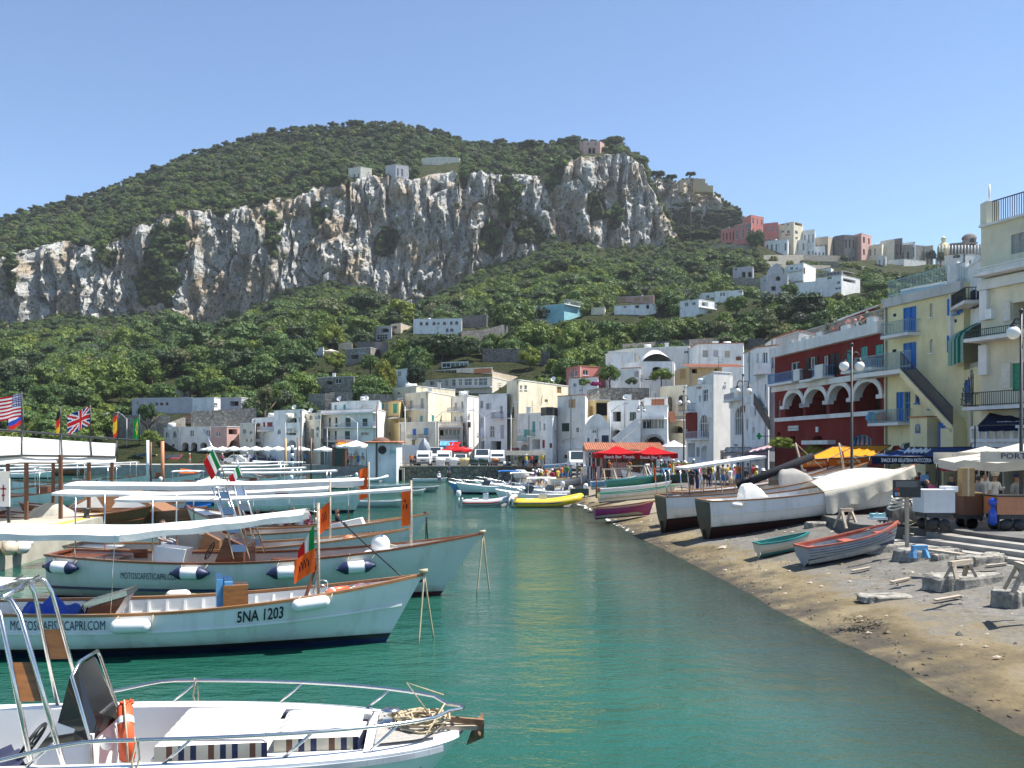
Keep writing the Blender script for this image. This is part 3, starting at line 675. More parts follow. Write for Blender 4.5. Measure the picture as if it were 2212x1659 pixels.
H('house','tall white house with two blind arches near the double street lamp',A5,[(1592,150),(1842,147),(1852,155)],985,1.4,'white',win='s.grey 1609 1045 1631 1107|g 1655 1065 1686 1122|g 1690 1062 1704 1120|s.grey 1780 1090 1804 1155|na 1606 1195 1646 1282|ga 1690 1262 1731 1368|s.lilac 1784 1255 1816 1378|s.grey 1560 1170 1580 1210|d 1610 1400 1650 1480|d 1700 1400 1790 1480',bal='brown 1728 1150 1812 1202|lilac 1605 1330 1650 1360',group=SF,roofstuff=2)
H('house','big pale yellow house with bright blank wall in the middle of the front',R3,[(-45,150),(57,145),(486,160)],574,'1010','cream',win='s.wood 388 630 426 686|g 68 618 89 657|g 108 618 131 657|d 283 740 310 764|s.brown 2 805 18 900',bal='black -40 860 20 905',group=SF,roofstuff=3)
h=H('house','low weathered house with turquoise doors left of the round turret',R3,[(48,142),(250,138),(256,142)],862,1.3,'offw',win='s.teal 175 930 201 1025|s.teal 104 1000 136 1068|d 240 930 249 1010|da.navy 78 1128 141 1190|d 175 1085 241 1168|g 60 1000 70 1030',bal='green 80 1055 132 1100|green 164 1010 202 1055',group=SF,roofstuff=2)
h=H('house','house with rounded front and dark roof railing beside the weathered house',R3,[(250,138),(300,136),(350,136),(394,139)],888,1.3,'white',win='g 270 945 289 1007|s.bred 262 1090 283 1162|s.brown 325 1118 349 1160',group=SF,roofstuff=0)
m=MB();
for a,b in zip(h.c[:-1],h.c[1:]):m.beam((a.x,a.y+.3,h.z1+.75),(b.x,b.y+.3,h.z1+.75),.06,1.2)
m.build('railing',PT('black'),h.root)
H('house','tall weathered white house with wooden shutter and arched recess',R3,[(393,138.5),(632,134),(656,143)],702,1.3,'offw',win='s.wood 489 740 548 812|s.dgreen 430 945 496 1017|d 555 985 578 1022|na.white 428 1075 612 1162',group=SF,tile=True,roofstuff=1)
h=H('house','ochre house with open timber terrace behind white vaulted house',R3,[(655,144),(722,142),(846,142),(850,150)],748,1.3,'yellow',win='d 728 768 838 880|s.wood 670 800 700 900',group=SF)
h=H('house','white house with rounded vault roof and navy door beside the stairs',R3,[(630,132.5),(846,131),(852,140)],985,1.3,'white',win='g 694 1005 726 1032|d 649 1075 669 1107|s.bred 714 1080 748 1107|s.navy 774 1050 836 1127',group=SF,roofstuff=0)
m=MB();a,b=h.c[0],h.c[1]
for i in range(12):
 f=lambda i:(lerp(a.x,b.x,i/12),lerp(a.y,b.y,i/12),h.z1+1.9*math.sin(math.pi*i/12)**.8)
 p,q_=f(i),f(i+1);m.quad(p,q_,(q_[0],q_[1]+7,q_[2]),(p[0],p[1]+7,p[2]));m.quad((p[0],p[1],h.z1-.05),(q_[0],q_[1],h.z1-.05),q_,p)
m.build('vault',PL('white'),h.root)
h=H('house','white house with an outside stair and green shuttered doorway',R3,[(846,136),(1098,134),(1112,140)],752,1.3,'white',win='d 870 845 941 932|g.dgreen 1017 850 1073 919|da 866 1000 945 1117|g 1030 1110 1070 1130',group=SF,roofstuff=2)
m=MB();a,b,c,d=P(*R3(898,1146),131),P(*R3(1092,985),131),P(*R3(1092,1160),131),P(*R3(898,1175),131)
for k in range(14):
 p,q_=a.lerp(b,k/14),a.lerp(b,(k+1)/14);m.box(p.x,131,1.3,q_.x,132.6,q_.z+.05)
m.box(b.x,131,1.3,b.x+.4,132.6,b.z+.9);m.build('stair',PL('white'),h.root)
m=MB();m.beam((a.x-.2,131-.06,a.z+.7),(b.x,131-.06,b.z+.9),.18,1.0);m.build('stair_wall',TRIM,h.root)
h=H('house','white house with broad glazed veranda over a studded arch',R3,[(1092,132.5),(1342,130),(1352,138)],795,1.3,'white',win='g 1125 912 1190 994|g 1190 912 1258 994|g 1262 912 1311 994|da 1125 1058 1316 1165',bal='white+ 1100 885 1342 905',group=SF,roofstuff=1)
m=MB()
for k in range(13):
 t=math.pi*(k+.5)/13;m.obox(P(*R3(1220-math.cos(t)*102,1150-math.sin(t)*100),130.6),(.16*math.sin(t)+.08,0,0),(0,.12,0),(0,0,.16))
m.build('arch_studs',PT('grey'),h.root)
H('house','rooftop room with terracotta shutter on the glazed veranda house',R3,[(1145,137),(1335,135.5),(1342,141)],728,'800','white',win='s.terra 1204 735 1316 793',group=SF,roofstuff=1)
h=H('house','cream house with arched door and red steps behind the veranda house',R3,[(1283,142),(1502,138),(1512,146)],622,1.3,'cream',win='da 1342 715 1384 842|s.black 1440 712 1476 797|da 1366 968 1476 1032|d 1350 1180 1380 1250',bal='black 1410 890 1500 915',group=SF,roofstuff=1)
m=MB()
for k in range(6):p,q_=P(*R3(1350,905-k*12),137-.2*k),P(*R3(1400,917-k*12),137-.2*k);m.box(p.x,p.y-1.4+.22*k,q_.z-.3,q_.x,p.y+.5,p.z)
m.build('red_steps',PT('terra'),h.root)
hu=thing('hut','small white hut with pointed grey roof below the cream house','hut',P(*R3(1418,1280),118),SF)
p0,p1=P(*R3(1340,1280),118),P(*R3(1500,1150),118)
m=MB();m.box(p0.x,118,1.2,p1.x,123,p1.z);m.build('wall',PL('white'),hu)
m=MB();t=P(*R3(1400,1092),120.5);q4=[(p0.x-.2,117.8,p1.z),(p1.x+.2,117.8,p1.z),(p1.x+.2,123.2,p1.z),(p0.x-.2,123.2,p1.z)]
for i in range(4):m.poly([q4[i],q4[(i+1)%4],t])
m.build('roof',PL('lilac'),hu)
UP='houses on the terrace above the front row'
H('house','salmon pink house with flat roof on the terrace among shrubs',R3,[(470,180),(582,175),(802,178),(806,186)],452,'640','pink',win='g 490 505 515 546|g 534 490 560 541|g 613 485 660 531',group=UP,tile=True)
H('house','low white house in front of the salmon pink house',R3,[(490,170),(742,166),(748,176)],546,'680','white',win='g 528 600 557 634|g 580 655 605 668',group=UP,tile=True)
H('house','wide whitewashed house with blank parapet on the upper terrace',R3,[(828,182),(1040,176),(1530,172)],284,'640','offw',win='g 1485 318 1522 345',group=UP,roofstuff=3)
H('house','stepped white house end with yellow parasol on the upper terrace',R3,[(808,177),(848,174),(1052,173),(1056,178)],335,'640','white',win='g 835 420 850 450',group=UP,roofstuff=0)
h=H('house','white domed house with arched window above the garden wall',R3,[(938,160),(1112,156),(1402,156),(1410,164)],412,'640','white',win='da 1214 458 1292 500|s.lilac 1055 495 1102 547|g 1150 560 1200 575',group=UP,roofstuff=0,cap=False)
a,b=h.c[1],h.c[2];m=MB()
for j in range(8):
 for i in range(16):
  f=lambda i,j:(lerp(a.x+.3,b.x-.3,i/16),156.3+j,h.z1+2.2*math.sin(math.pi*i/16)**.7*math.sin(math.pi*(j+1)/9.)**.5)
  m.quad(f(i,j),f(i+1,j),f(i+1,j+1),f(i,j+1))
m.smooth=True;m.build('dome',TRIM,h.root)
H('house','white annex with tiled edge left of the white domed house',R3,[(940,155.5),(1108,154),(1116,160)],468,'640','white',win='s.lilac 1056 497 1101 547|s.lilac 1085 497 1092 540',group=UP,tile=True,roofstuff=0)
H('house','white upper house with three grey shuttered windows and tiled eaves',R3,[(1524,172),(1602,164),(1998,162),(2004,170)],254,'500','white',win='s.grey 1647 315 1694 376|s.lilac 1740 315 1784 373|s.sand 1837 320 1883 379',group=UP,tile=True,roofstuff=3)
h=H('house','brick coloured house under an orange tiled lean-to roof',R3,[(1452,150),(1530,148),(1812,148),(1816,155)],462,'640','ochre',win='d 1555 475 1600 515|d 1750 475 1775 520|s.wood 1455 480 1505 560',group=UP,roofstuff=0,cap=False)
m=MB();p0,p1=P(*R3(1522,462),147),P(*R3(2006,462),147);q1=P(0,R3(0,434)[1],151)
nt_=40
for k in range(nt_):
 x0,x1=lerp(p0.x,p1.x,k/nt_),lerp(p0.x,p1.x,(k+1)/nt_);xm=(x0+x1)/2
 m.quad((x0,146.6,p0.z),(xm,146.6,p0.z+.12),(xm,152,q1.z+.1),(x0,152,q1.z));m.quad((xm,146.6,p0.z+.12),(x1,146.6,p0.z),(x1,152,q1.z),(xm,152,q1.z+.1))
m.build('roof',TILE,h.root)
h=H('house','bluish white waterfront house with tall arched window and red wall patch',R3,[(1505,113),(1742,105),(1752,112)],602,1.3,'white',win='g 1648 655 1693 757|g 1614 705 1632 762|g 1714 680 1731 752|ga 1618 872 1698 1068|g 1704 900 1726 1012|d 1520 1120 1580 1240|da 1630 1140 1700 1270|g 1590 1150 1620 1240',bal='black 1480 782 1585 850|lilac 1545 1020 1702 1082',group=SF,roofstuff=1)
m=MB();i=0;p,d,nn,Ln=h.fr(0);s0,za=h.hit(*R3(1508,862),0);s1,zb=h.hit(*R3(1602,1000),0)
zb2=h.hit(*R3(1550,1090),0)[1]
m.obox((p.x+d.x*(s0+s1)/2+nn.x*.05,p.y+d.y*(s0+s1)/2+nn.y*.05,(za+zb2)/2),V((d.x,d.y,0))*(s1-s0)/2,V((nn.x,nn.y,0))*.07,(0,0,(za-zb2)/2));m.build('red_panel',PL('red'),h.root)
m=MB();m.beam(P(*R3(1600,642),109),P(*R3(1812,605),107),.5,.12);m.build('tiled_ledge',TILE,h.root)
h=H('house','grey white house end with stained blank wall beside arched window house',R3,[(1742,104.5),(1892,106),(1900,112)],505,1.3,'offw',win='d 1800 1180 1860 1260|g 1830 590 1850 615',group=SF,roofstuff=1)
h=H('house','white house with outside stair and tall arched glazing beside the red building',R3,[(1886,101),(2216,85),(2230,92)],560,1.4,'white',win='ga 1923 808 1988 1050|g 2019 910 2041 1007|g 2089 810 2112 882|na 2073 975 2102 1092|d 1915 1125 1950 1148|d 1900 1200 1950 1260|d 2060 1190 2140 1275',bal='lilac 1900 690 1990 755',group=SF,roofstuff=0)
m=MB();a,b=P(*R3(2090,690),89),P(*R3(2225,905),83.5)
for t in(0,.25,.5,.75,1.0):c=a.lerp(b,t);m.tube([c,c+V((0,0,-1.0))],.03,4)
m.beam(a,b,.06,.06);m.beam(a-V((0,0,.55)),b-V((0,0,.55)),.04,.9);m.build('stair_railing',PT('black'),h.root)
h=H('tower','white bay windowed tower house with dark windows behind the red building',R3,[(2003,98),(2110,92),(2212,91),(2300,90),(2312,97)],275,1.4,'white',cat='house',win='g.black 2034 360 2056 432|g.black 2112 338 2133 434|g.black 2162 332 2207 432|g.black 2232 370 2265 475|g.black 2340 430 2370 510',group=SF,tile=True,roofstuff=1)
m=MB();p0,p1=P(*R3(2105,432),90.5),P(*R3(2216,525),90.5);m.box(p0.x,89.6,p1.z,p1.x,92,p0.z);m.build('bay',PL('white'),h.root)
H('house','white gabled house end rising behind the red building terrace',R4,[(30,95),(262,88),(440,92),(446,99)],420,3,'white',group=SF,tile=True,roofstuff=0)
# ---------------------------------------------------------------- houses and walls up the hill
HL='villas scattered up the hillside'
H('villa','long white villa with six red arched windows above the pine trees',A5,[(1016,322),(1442,320),(1446,330)],318,'470','white',cat='villa',win='ga.bred 1072 348 1099 378|ga.bred 1122 348 1149 378|ga.bred 1185 348 1212 376|ga.bred 1276 346 1304 374|ga.bred 1339 344 1361 372|ga.bred 1384 342 1412 371|ga.bred 1303 405 1326 436|ga.bred 1340 405 1371 433|g 1224 352 1250 374',group=HL)
H('villa','lilac grey villa with arched loggia left of the red windowed villa',A5,[(655,310),(685,302),(822,300),(828,308)],385,'520','lilac',cat='villa',win='da.bred 730 405 800 441|g 695 460 787 504',group=HL)
H('shed','brown flat roofed outbuilding beside the lilac grey villa',A5,[(815,306),(905,303),(1000,312)],362,'450','sand',cat='shed',win='d 830 385 870 410',group=HL,roofstuff=1)
H('stone_building','dark rubble stone building right of the red windowed villa',A5,[(1440,325),(1662,322),(1720,330)],285,'400','dstone',cat='stone building',group=HL,roofstuff=0,cap=False)
H('villa','small white villa with parasol among the left hillside trees',A5,[(112,265),(222,260),(230,268)],572,'660','white',cat='villa',auto=(0,1,3,'g','black'),group=HL,roofstuff=0)
H('villa','pale terrace house with bright railings on the left hillside',A5,[(355,268),(475,264),(480,272)],532,'600','sand',cat='villa',auto=(0,1,3,'g','black'),group=HL,roofstuff=0)
H('villa','stone terrace house with veranda below the bright railings',A5,[(415,255),(640,250),(775,262)],575,'700','stone',cat='villa',win='d 470 640 530 675|g 540 600 600 625',group=HL,roofstuff=0)
H('villa','small white flat roofed house beside the yellow green tree',A5,[(862,214),(972,210),(980,218)],762,'950','white',cat='villa',win='g 878 785 908 830',group=HL,roofstuff=1)
h=H('works_building','long weathered grey building with rows of mullioned windows',A5,[(1095,224),(1400,216),(1712,212),(2034,240)],838,'990','beige',cat='building',win='g 1160 852 1196 907|g 1234 855 1262 917|g 1294 853 1322 913|g 1354 850 1386 912|g 1415 850 1445 910|g 1464 848 1531 909|g 1550 850 1580 908|g 1590 845 1667 909',group=HL,roofstuff=1,bal='grey 1130 912 1712 938')
H('works_building','upper storey of the weathered grey building with brick infill panel',A5,[(1140,226),(1402,220),(1710,216),(1716,226)],752,'842','beige',cat='building',win='g 1210 765 1281 813|g 1294 765 1396 809|s.orangeb 1550 755 1702 802',group=HL,roofstuff=0)
h=H('greenhouse','glazed greenhouse on the roof of the weathered grey building',A5,[(1262,224),(1500,222),(1506,230)],702,'755','sky',cat='greenhouse',win='g 1270 708 1340 748|g 1345 708 1420 748|g 1425 708 1495 748',group=HL,roofstuff=0)
KW=hill_hit(*A5(1712,990))/215
w=thing('retaining_wall','long sloping garden wall right of the weathered grey building','wall',P(*A5(1860,900),232*KW),HL)
m=MB();m.poly([P(*A5(1712,770),220*KW),P(*A5(1712,990),220*KW),P(*A5(2034,990),243*KW),P(*A5(2034,838),243*KW)]);m.poly([P(*A5(1712,770),220*KW)+V((.5,.8,0)),P(*A5(1712,770),220*KW),P(*A5(2034,838),243*KW),P(*A5(2034,838),243*KW)+V((.5,.8,0))]);m.build('wall',PL('sand'),w)
H('villa','stone house with flowering climbers left of the yellow green tree',A5,[(160,206),(240,202),(492,200),(500,208)],832,'1000','stone',cat='villa',win='d 250 870 300 900|g 330 850 380 890',group=HL,roofstuff=2)
H('villa','upper pale villa with flower boxes on the far left hillside',R1,[(1225,210),(1290,204),(1372,203),(1657,201),(1662,210)],113,'200','beige',cat='villa',win='g 1340 145 1368 172|g 1385 145 1400 170|g 1410 145 1425 170|g 1440 145 1460 170|g 1580 150 1620 170',group=HL,roofstuff=2)
H('villa','lower grey villa with arcaded veranda on the far left hillside',R1,[(1140,200),(1220,197),(1662,195),(1668,203)],186,'330','lilac',cat='villa',win='da 1340 222 1365 250|da 1380 225 1410 250|da 1430 222 1455 250|g 1175 215 1195 250',group=HL,roofstuff=0)
H('villa','bright white walled villa between two grey ones on the far left hillside',R1,[(1662,195),(1850,193),(1907,196)],184,'330','lwhite',cat='villa',win='g 1850 230 1880 255',group=HL,roofstuff=0)
H('villa','grey villa with blue window and pale veranda on the far left hillside',R1,[(1905,194),(2085,192),(2195,198)],184,'330','lilac',cat='villa',win='d.lblue 1990 215 2060 255|g 2130 215 2180 255',group=HL,roofstuff=0)
H('villa','pale turquoise villa with roof terrace in the middle of the hillside',A2,[(1414,338),(1605,330),(1742,340)],1222,'1345','sky',cat='villa',win='g 1485 1262 1515 1284|g 1440 1230 1450 1240',bal='white 1600 1205 1700 1225',group=HL,roofstuff=2)
H('villa','white villa with open roof terrace and tan blinds on the hillside',A2,[(1928,345),(2195,340),(2205,350)],1225,'1310','white',cat='villa',win='g 1985 1228 2005 1250|d 2060 1228 2085 1250|d 2130 1225 2150 1255',group=HL,roofstuff=0)
H('villa','peach top floor of the white villa with roof terrace',A2,[(1938,349),(2180,345),(2190,352)],1170,'1226','rose',cat='villa',win='s.wood 1960 1180 2000 1210|s.wood 2050 1185 2090 1205|s.wood 2110 1180 2150 1205',group=HL,roofstuff=1)
H('villa','small cream hut between the turquoise and the peach topped villa',A2,[(1778,345),(1865,342),(1872,350)],1245,'1300','cream',cat='villa',auto=(0,1,2,'g','black'),group=HL,roofstuff=0)
H('villa','white villa with glazed lower veranda right of the peach topped villa',A3,[(460,345),(628,340),(768,346)],1090,'1240','white',cat='villa',win='g 505 1118 533 1152|g 568 1115 600 1140|d.sky 655 1112 712 1150',bal='white 630 1130 770 1160',group=HL,roofstuff=0)
H('villa','set back upper floor of the white villa with glazed veranda',A3,[(532,350),(772,347),(778,356)],1030,'1092','white',cat='villa',win='g 694 1053 722 1078|g 560 1050 590 1075',group=HL,roofstuff=1)
H('villa','low white villa half hidden by trees on the hillside',A3,[(772,352),(1015,348),(1020,356)],1008,'1120','white',cat='villa',win='g 815 1030 833 1060|g 838 1030 858 1060|g 980 1015 1010 1030',group=HL,roofstuff=0)
h=H('chapel','lilac grey chapel with curved gable and round headed window',A3,[(1172,400),(1220,394),(1412,390),(1418,402)],862,'1080','lilac',cat='chapel',win='da 1304 885 1346 926|d 1267 975 1306 1014|g 1205 912 1222 935',group=HL,roofstuff=0,cap=False)
m=MB();p,d,nn,Ln=h.fr(1);pts=[(p.x+d.x*Ln*(.2+.6*i/14),p.y+d.y*Ln*(.2+.6*i/14),h.z1+4.2*math.sin(math.pi*i/14)**.6)for i in range(15)]
m.poly([(*pts[0][:2],h.z1-.1),(*pts[-1][:2],h.z1-.1)]+pts[::-1]);bk=[(a[0],a[1]+6,a[2])for a in pts]
for i in range(14):m.quad(pts[i],pts[i+1],bk[i+1],bk[i])
m.build('gable',PL('lilac'),h.root)
H('villa','two storey white villa with blue balcony right of the chapel',A3,[(1412,398),(1552,392),(1660,404)],768,'1000','lwhite',cat='villa',win='g 1432 805 1460 828|g 1480 808 1500 826|s.brown 1548 810 1566 865',bal='lblue 1414 828 1540 852|white+ 1414 880 1640 945',group=HL,roofstuff=0)
H('villa','wide white villa with glazed top storey right of the blue balcony villa',A3,[(1660,400),(1886,392),(2050,402)],876,'1060','white',cat='villa',win='g 1845 930 1872 955|g 1760 890 1800 912|d.lblue 1900 910 2010 940|g 1830 985 1880 1000',group=HL,roofstuff=0)
H('villa','glazed dark veranda storey of the wide white villa',A3,[(1664,404),(1888,397),(2030,404)],840,'880','grey',cat='villa',win='g 1675 848 1745 878|g 1755 848 1870 876|d 1900 845 2010 876',group=HL,roofstuff=0)
H('villa','white box room on the roof of the wide white villa',A3,[(1684,408),(1795,404),(1838,412)],814,'850','lwhite',cat='villa',group=HL,roofstuff=0)
H('villa','white annex block below the wide white villa',A3,[(1480,396),(1772,390),(1890,392),(1896,398)],925,'1060','white',cat='villa',win='g 1800 990 1835 1005|g 1700 940 1710 955',group=HL,roofstuff=0)
H('ruin','arched ruin overgrown with creeper on the slope left of the chapel',A3,[(930,412),(1105,408),(1112,414)],800,'915','lilac',cat='ruin',win='da 1005 845 1040 900|da 1060 845 1095 895|d 945 820 965 835',group=HL,roofstuff=0)
TW='houses of the hilltop town'
T=lambda lab,cf,cor,top,base,col,win='',auto=None,**k:H('town_house',lab,cf,cor,top,base,col,cat='house',win=win,auto=auto,group=TW,roofstuff=k.pop('roofstuff',1),**k)
T('red crenellated town house highest on the hilltop',A3,[(1022,586),(1090,578),(1202,584)],345,'600','pink',auto=(1,4,3,'g','black'))
T('red town house wing below the crenellated one',A3,[(942,580),(1092,572),(1100,580)],412,'620','pink',win='g 1040 430 1092 458|g 970 445 985 465|g 1005 440 1020 462',auto=(0,2,3,'ga','lwhite'))
T('low red terrace building at the left end of the town',A3,[(830,582),(950,578),(955,586)],460,'600','pink',auto=(0,2,4,'d','black'))
T('flat red town house between the crenellated house and the cream hotel',A3,[(1198,588),(1328,584),(1332,590)],410,'600','pink',auto=(0,3,4,'g','lwhite'))
T('big cream town hotel with three arched windows',A3,[(1322,588),(1465,580),(1546,586)],405,'640','cream',win='ga 1353 480 1378 502|ga 1404 480 1430 505|ga 1475 482 1502 508|g 1350 415 1385 435|g 1405 415 1420 440|d 1475 418 1540 440|g 1480 540 1502 556|s.orangeb 1390 512 1430 528')
T('white town house with yellow awning below the cream hotel',A3,[(1212,570),(1412,564),(1420,572)],560,'690','white',auto=(0,2,5,'g','teal'))
T('pale town house right of the yellow awning house',A3,[(1418,572),(1578,568),(1584,576)],564,'680','offw',auto=(0,2,3,'g','black'))
T('low white row of town rooms with blue windows',A3,[(1545,566),(1742,562),(1750,570)],622,'700','white',auto=(0,1,6,'g','lblue'))
T('small white town house right of the cream hotel',A3,[(1545,592),(1652,588),(1656,596)],474,'640','white',auto=(0,2,3,'g','black'))
T('bare stone town wall house with bright roof',A3,[(1645,594),(1768,590),(1830,600)],535,'690','sand',auto=(0,1,3,'d','black'))
T('dark grey stone tower house of the town',A3,[(1826,592),(1910,588),(2008,590),(2012,600)],520,'700','dstone',auto=(1,2,3,'d','black'),cap=False)
T('peach town house with stacked awnings',A3,[(1960,600),(2062,592),(2150,600)],506,'700','rose',auto=(1,3,2,'d','black'))
T('cream town house with few small windows',A4,[(552,596),(700,590),(742,598)],722,'860','cream',auto=(0,2,3,'g','black'))
T('white vaulted town house on the skyline',A4,[(690,618),(830,612),(834,620)],672,'760','beige',win='na 780 695 822 730')
T('small grey town house on the skyline',A4,[(808,622),(916,618),(920,626)],658,'740','dstone',auto=(0,1,3,'d','black'),cap=False)
T('long grey brown town wall with battlements',A4,[(720,604),(1005,600),(1245,606)],728,'880','stone',auto=(0,1,5,'d','black'),cap=False)
T('white skyline house right of the grey one',A4,[(918,628),(1056,624),(1060,630)],700,'760','white',auto=(0,1,3,'g','black'))
T('tan stepped house on the skyline before the dome',A4,[(1130,615),(1240,612),(1244,620)],738,'840','sand',auto=(0,1,3,'d','black'))
T('square grey house between the church dome and the bell tower',A4,[(1428,618),(1580,614),(1584,622)],702,'800','dstone',auto=(0,1,3,'d','black'),cap=False)
T('pale house with tiled roof at the right end of the skyline',A4,[(1685,610),(1800,606),(1804,612)],722,'850','sand',auto=(0,2,3,'g','black'),tile=True)
h=T('white colonnaded town terrace above the gardens',A4,[(1290,600),(1540,592),(1790,596),(1796,604)],828,'910','white',win='da 1450 835 1530 870',auto=(1,1,4,'da','black'))
m=MB()
for k in range(14):c=P(*A4(1310+k*34,828),h.c[1].y-.8);m.tube([c,c+V((0,0,5.5))],.35,6)
m.build('column',PL('white'),h.root)
T('low white town house with long roof under the town wall',A4,[(740,556),(935,550),(1165,556)],880,'960','offw',auto=(0,1,4,'d','black'))
T('pale narrow house left of the long roofed white house',A4,[(652,560),(742,556),(748,562)],845,'960','offw',auto=(0,2,2,'g','black'))
T('white stepped house below the colonnaded terrace',A4,[(1375,566),(1500,560),(1570,566)],905,'1050','lwhite',auto=(0,2,2,'d','black'))
T('bright white block house below the stepped one',A4,[(1455,550),(1505,546),(1568,550)],938,'1060','lwhite')
YD=hill_hit(*A4(1352,800))+14
ch=thing('church_dome','yellow tiled church dome with small lantern on the skyline','dome',P(*A4(1352,800),YD),TW)
c=P(*A4(1352,772),YD);r=62/4.896/F*YD
m=MB();m.lathe(c,[(r*1.02,-6),(r*1.02,0),(r,.3)]+[(max(.05,r*math.cos(a)),r*1.02*math.sin(a))for a in[i*math.pi/18 for i in range(9)]],24);m.build('dome_shell',plaster('dome_yellow',(.60,.50,.26),.3),ch)
m=MB();m.lathe(c+V((0,0,r)),[(1.3,-.3),(1.3,2.6),(1.7,2.7),(1.2,3.4),(.1,4.4)],10);m.build('lantern',PL('cream'),ch)
bt=thing('bell_tower','grey domed bell tower with arched opening on the skyline','tower',P(*A4(1625,800),YD),TW)
p0,p1=P(*A4(1580,850),YD),P(*A4(1668,668),YD)
m=MB();m.box(p0.x,YD-4,p0.z,p1.x,YD+4,p1.z);m.box(p0.x-.6,YD-4.6,p1.z-4,p1.x+.6,YD+4.6,p1.z-3.2);m.build('shaft',PL('stone'),bt)
m=MB();m.lathe(((p0.x+p1.x)/2,YD,p1.z),[(4.6,0)]+[(max(.05,4.6*math.cos(a)),3.4*math.sin(a))for a in[i*math.pi/14 for i in range(8)]],16);m.build('cupola',PL('dstone'),bt)
m=MB();cx=(p0.x+p1.x)/2;zc=p1.z-2.0;m.poly([(cx-1.5,YD-4.08,zc-3.6)]+[(cx+1.5*math.cos(a),YD-4.08,zc+1.5*math.sin(a))for a in[math.pi-i*math.pi/8 for i in range(9)]]+[(cx+1.5,YD-4.08,zc-3.6)]);m.build('belfry_shade_panel',DARK,bt)  # flat near-black panel on the shaft paints the shade inside the arch
H('villa','pink villa with arcade among the pines on the mountain crest',A2,[(1705,704),(1730,700),(1835,700),(1862,706)],182,'262','rose',cat='villa',win='da 1760 222 1780 262|da 1785 222 1805 262|g 1750 192 1765 205|g 1800 192 1815 205',group=HL,roofstuff=0)
H('villa','small white house with parasol on the brow of the cliff',A2,[(222,668),(300,664),(372,668)],345,'420','beige',cat='villa',auto=(0,1,3,'g','black'),group=HL,roofstuff=0)
H('villa','grey flat roofed house on the brow of the cliff',A2,[(460,672),(525,668),(608,672)],330,'420','lilac',cat='villa',auto=(1,2,3,'g','black'),group=HL,roofstuff=0)
H('villa','white low house at the front of the brow of the cliff',A2,[(515,663),(606,661),(610,668)],368,'410','lwhite',cat='villa',auto=(0,1,4,'d','black'),group=HL,roofstuff=0)
H('villa','low house with yellow awning higher on the wooded ridge',A2,[(690,722),(800,718),(935,720),(940,726)],282,'330','beige',cat='villa',auto=(1,1,4,'d','black'),group=HL,roofstuff=0)
rn=thing('ruin','tan ruined wall on top of the right hand crag','ruin',P(*A3(600,130),800),None)
m=MB()
for(x0,y0,x1,y1)in((455,45,490,130),(590,35,680,130),(680,75,700,130),(700,95,748,135)):a,b=P(*A3(x0,y1+20),796),P(*A3(x1,y0),796);m.box(a.x,793,a.z,b.x,801,b.z)
m.build('wall',PL('ochre'),rn)
RW='stone retaining walls of the terraces'
def rwall(lab,cf,pts,Y,h,col='dstone',th=.8):
 ps=[]
 for i,(x,y)in enumerate(pts):
  u_,v_=cf(x,y);Yi=Y[i]if isinstance(Y,(list,tuple))else Y
  Yh=hill_hit(u_,v_)
  for _ in range(3):Yh=hill_hit(u_,v_+(h*.62)*F/Yh)
  ps.append(P(u_,v_,Yh if Yi>160 else min(Yi,Yh)))
 r=thing('retaining_wall',lab,'wall',ps[0]-V((0,0,h)),RW);m=MB()
 for a,b in zip(ps[:-1],ps[1:]):
  m.poly([a-V((0,0,h)),b-V((0,0,h)),b,a]);m.poly([a,b,b+V((0,th,0)),a+V((0,th,0))]);m.poly([a+V((0,th,-h)),a+V((0,th,0)),b+V((0,th,0)),b+V((0,th,-h))])
 m.build('wall',PL(col),r);FOOT.append([V((p.x,p.y-2))for p in ps]+[V((p.x,p.y+2.5))for p in reversed(ps)]);return r
rwall('dark stone wall below the pine clump behind the round tree',A5,[(1625,582),(1790,585),(1985,590),(2220,612)],[238,236,234,230],5)
rwall('stone wall with wire fence above the whitewashed houses',R3,[(955,262),(1240,242),(1530,222),(1800,205),(2230,215)],[200,198,196,194,190],5)
rwall('stone garden wall under the white domed house',R3,[(655,660),(760,640),(1185,640)],[146,147,148],7,'stone')
rwall('stone wall below the flowering climbers left of the hotel',A5,[(95,985),(240,980),(330,965),(480,968)],[178,180,181,180],7,'stone')
rwall('stone wall under the yellow green tree',A5,[(560,985),(690,985),(840,990)],[186,186,186],7,'stone')
rwall('curved terrace wall below the turquoise villa',A5,[(1440,430),(1640,415),(1800,375),(2005,335)],[290,292,296,300],7)
rwall('terrace wall under the stone veranda house',A5,[(520,525),(640,520),(790,530)],[275,274,276],6)
rwall('rough stone terrace wall on the far left slope',R1,[(940,322),(1120,335),(1300,345),(1470,332)],[178,180,181,180],7,'stone')
rwall('second rough stone wall on the far left slope',R1,[(1280,395),(1450,405),(1590,350)],[174,174,176],5,'stone')
rwall('stone wall under the far left villas',R1,[(1650,300),(1930,290),(2212,270)],[186,186,187],9,'stone')
for k,(y,x0,x1,Y)in enumerate([(700,1200,1900,540),(755,1180,1860,500),(790,1050,2100,470),(905,930,1180,420),(610,760,1100,560)]):
 rwall(['upper garden terrace wall below the town','second garden terrace wall below the town','lowest garden terrace wall below the town','short terrace wall under the arched ruin','hedged terrace wall under the red town houses'][k],A3,[(x0,y),((x0+x1)/2,y-4),(x1,y+6)],[Y,Y+2,Y+6],5,'stone')
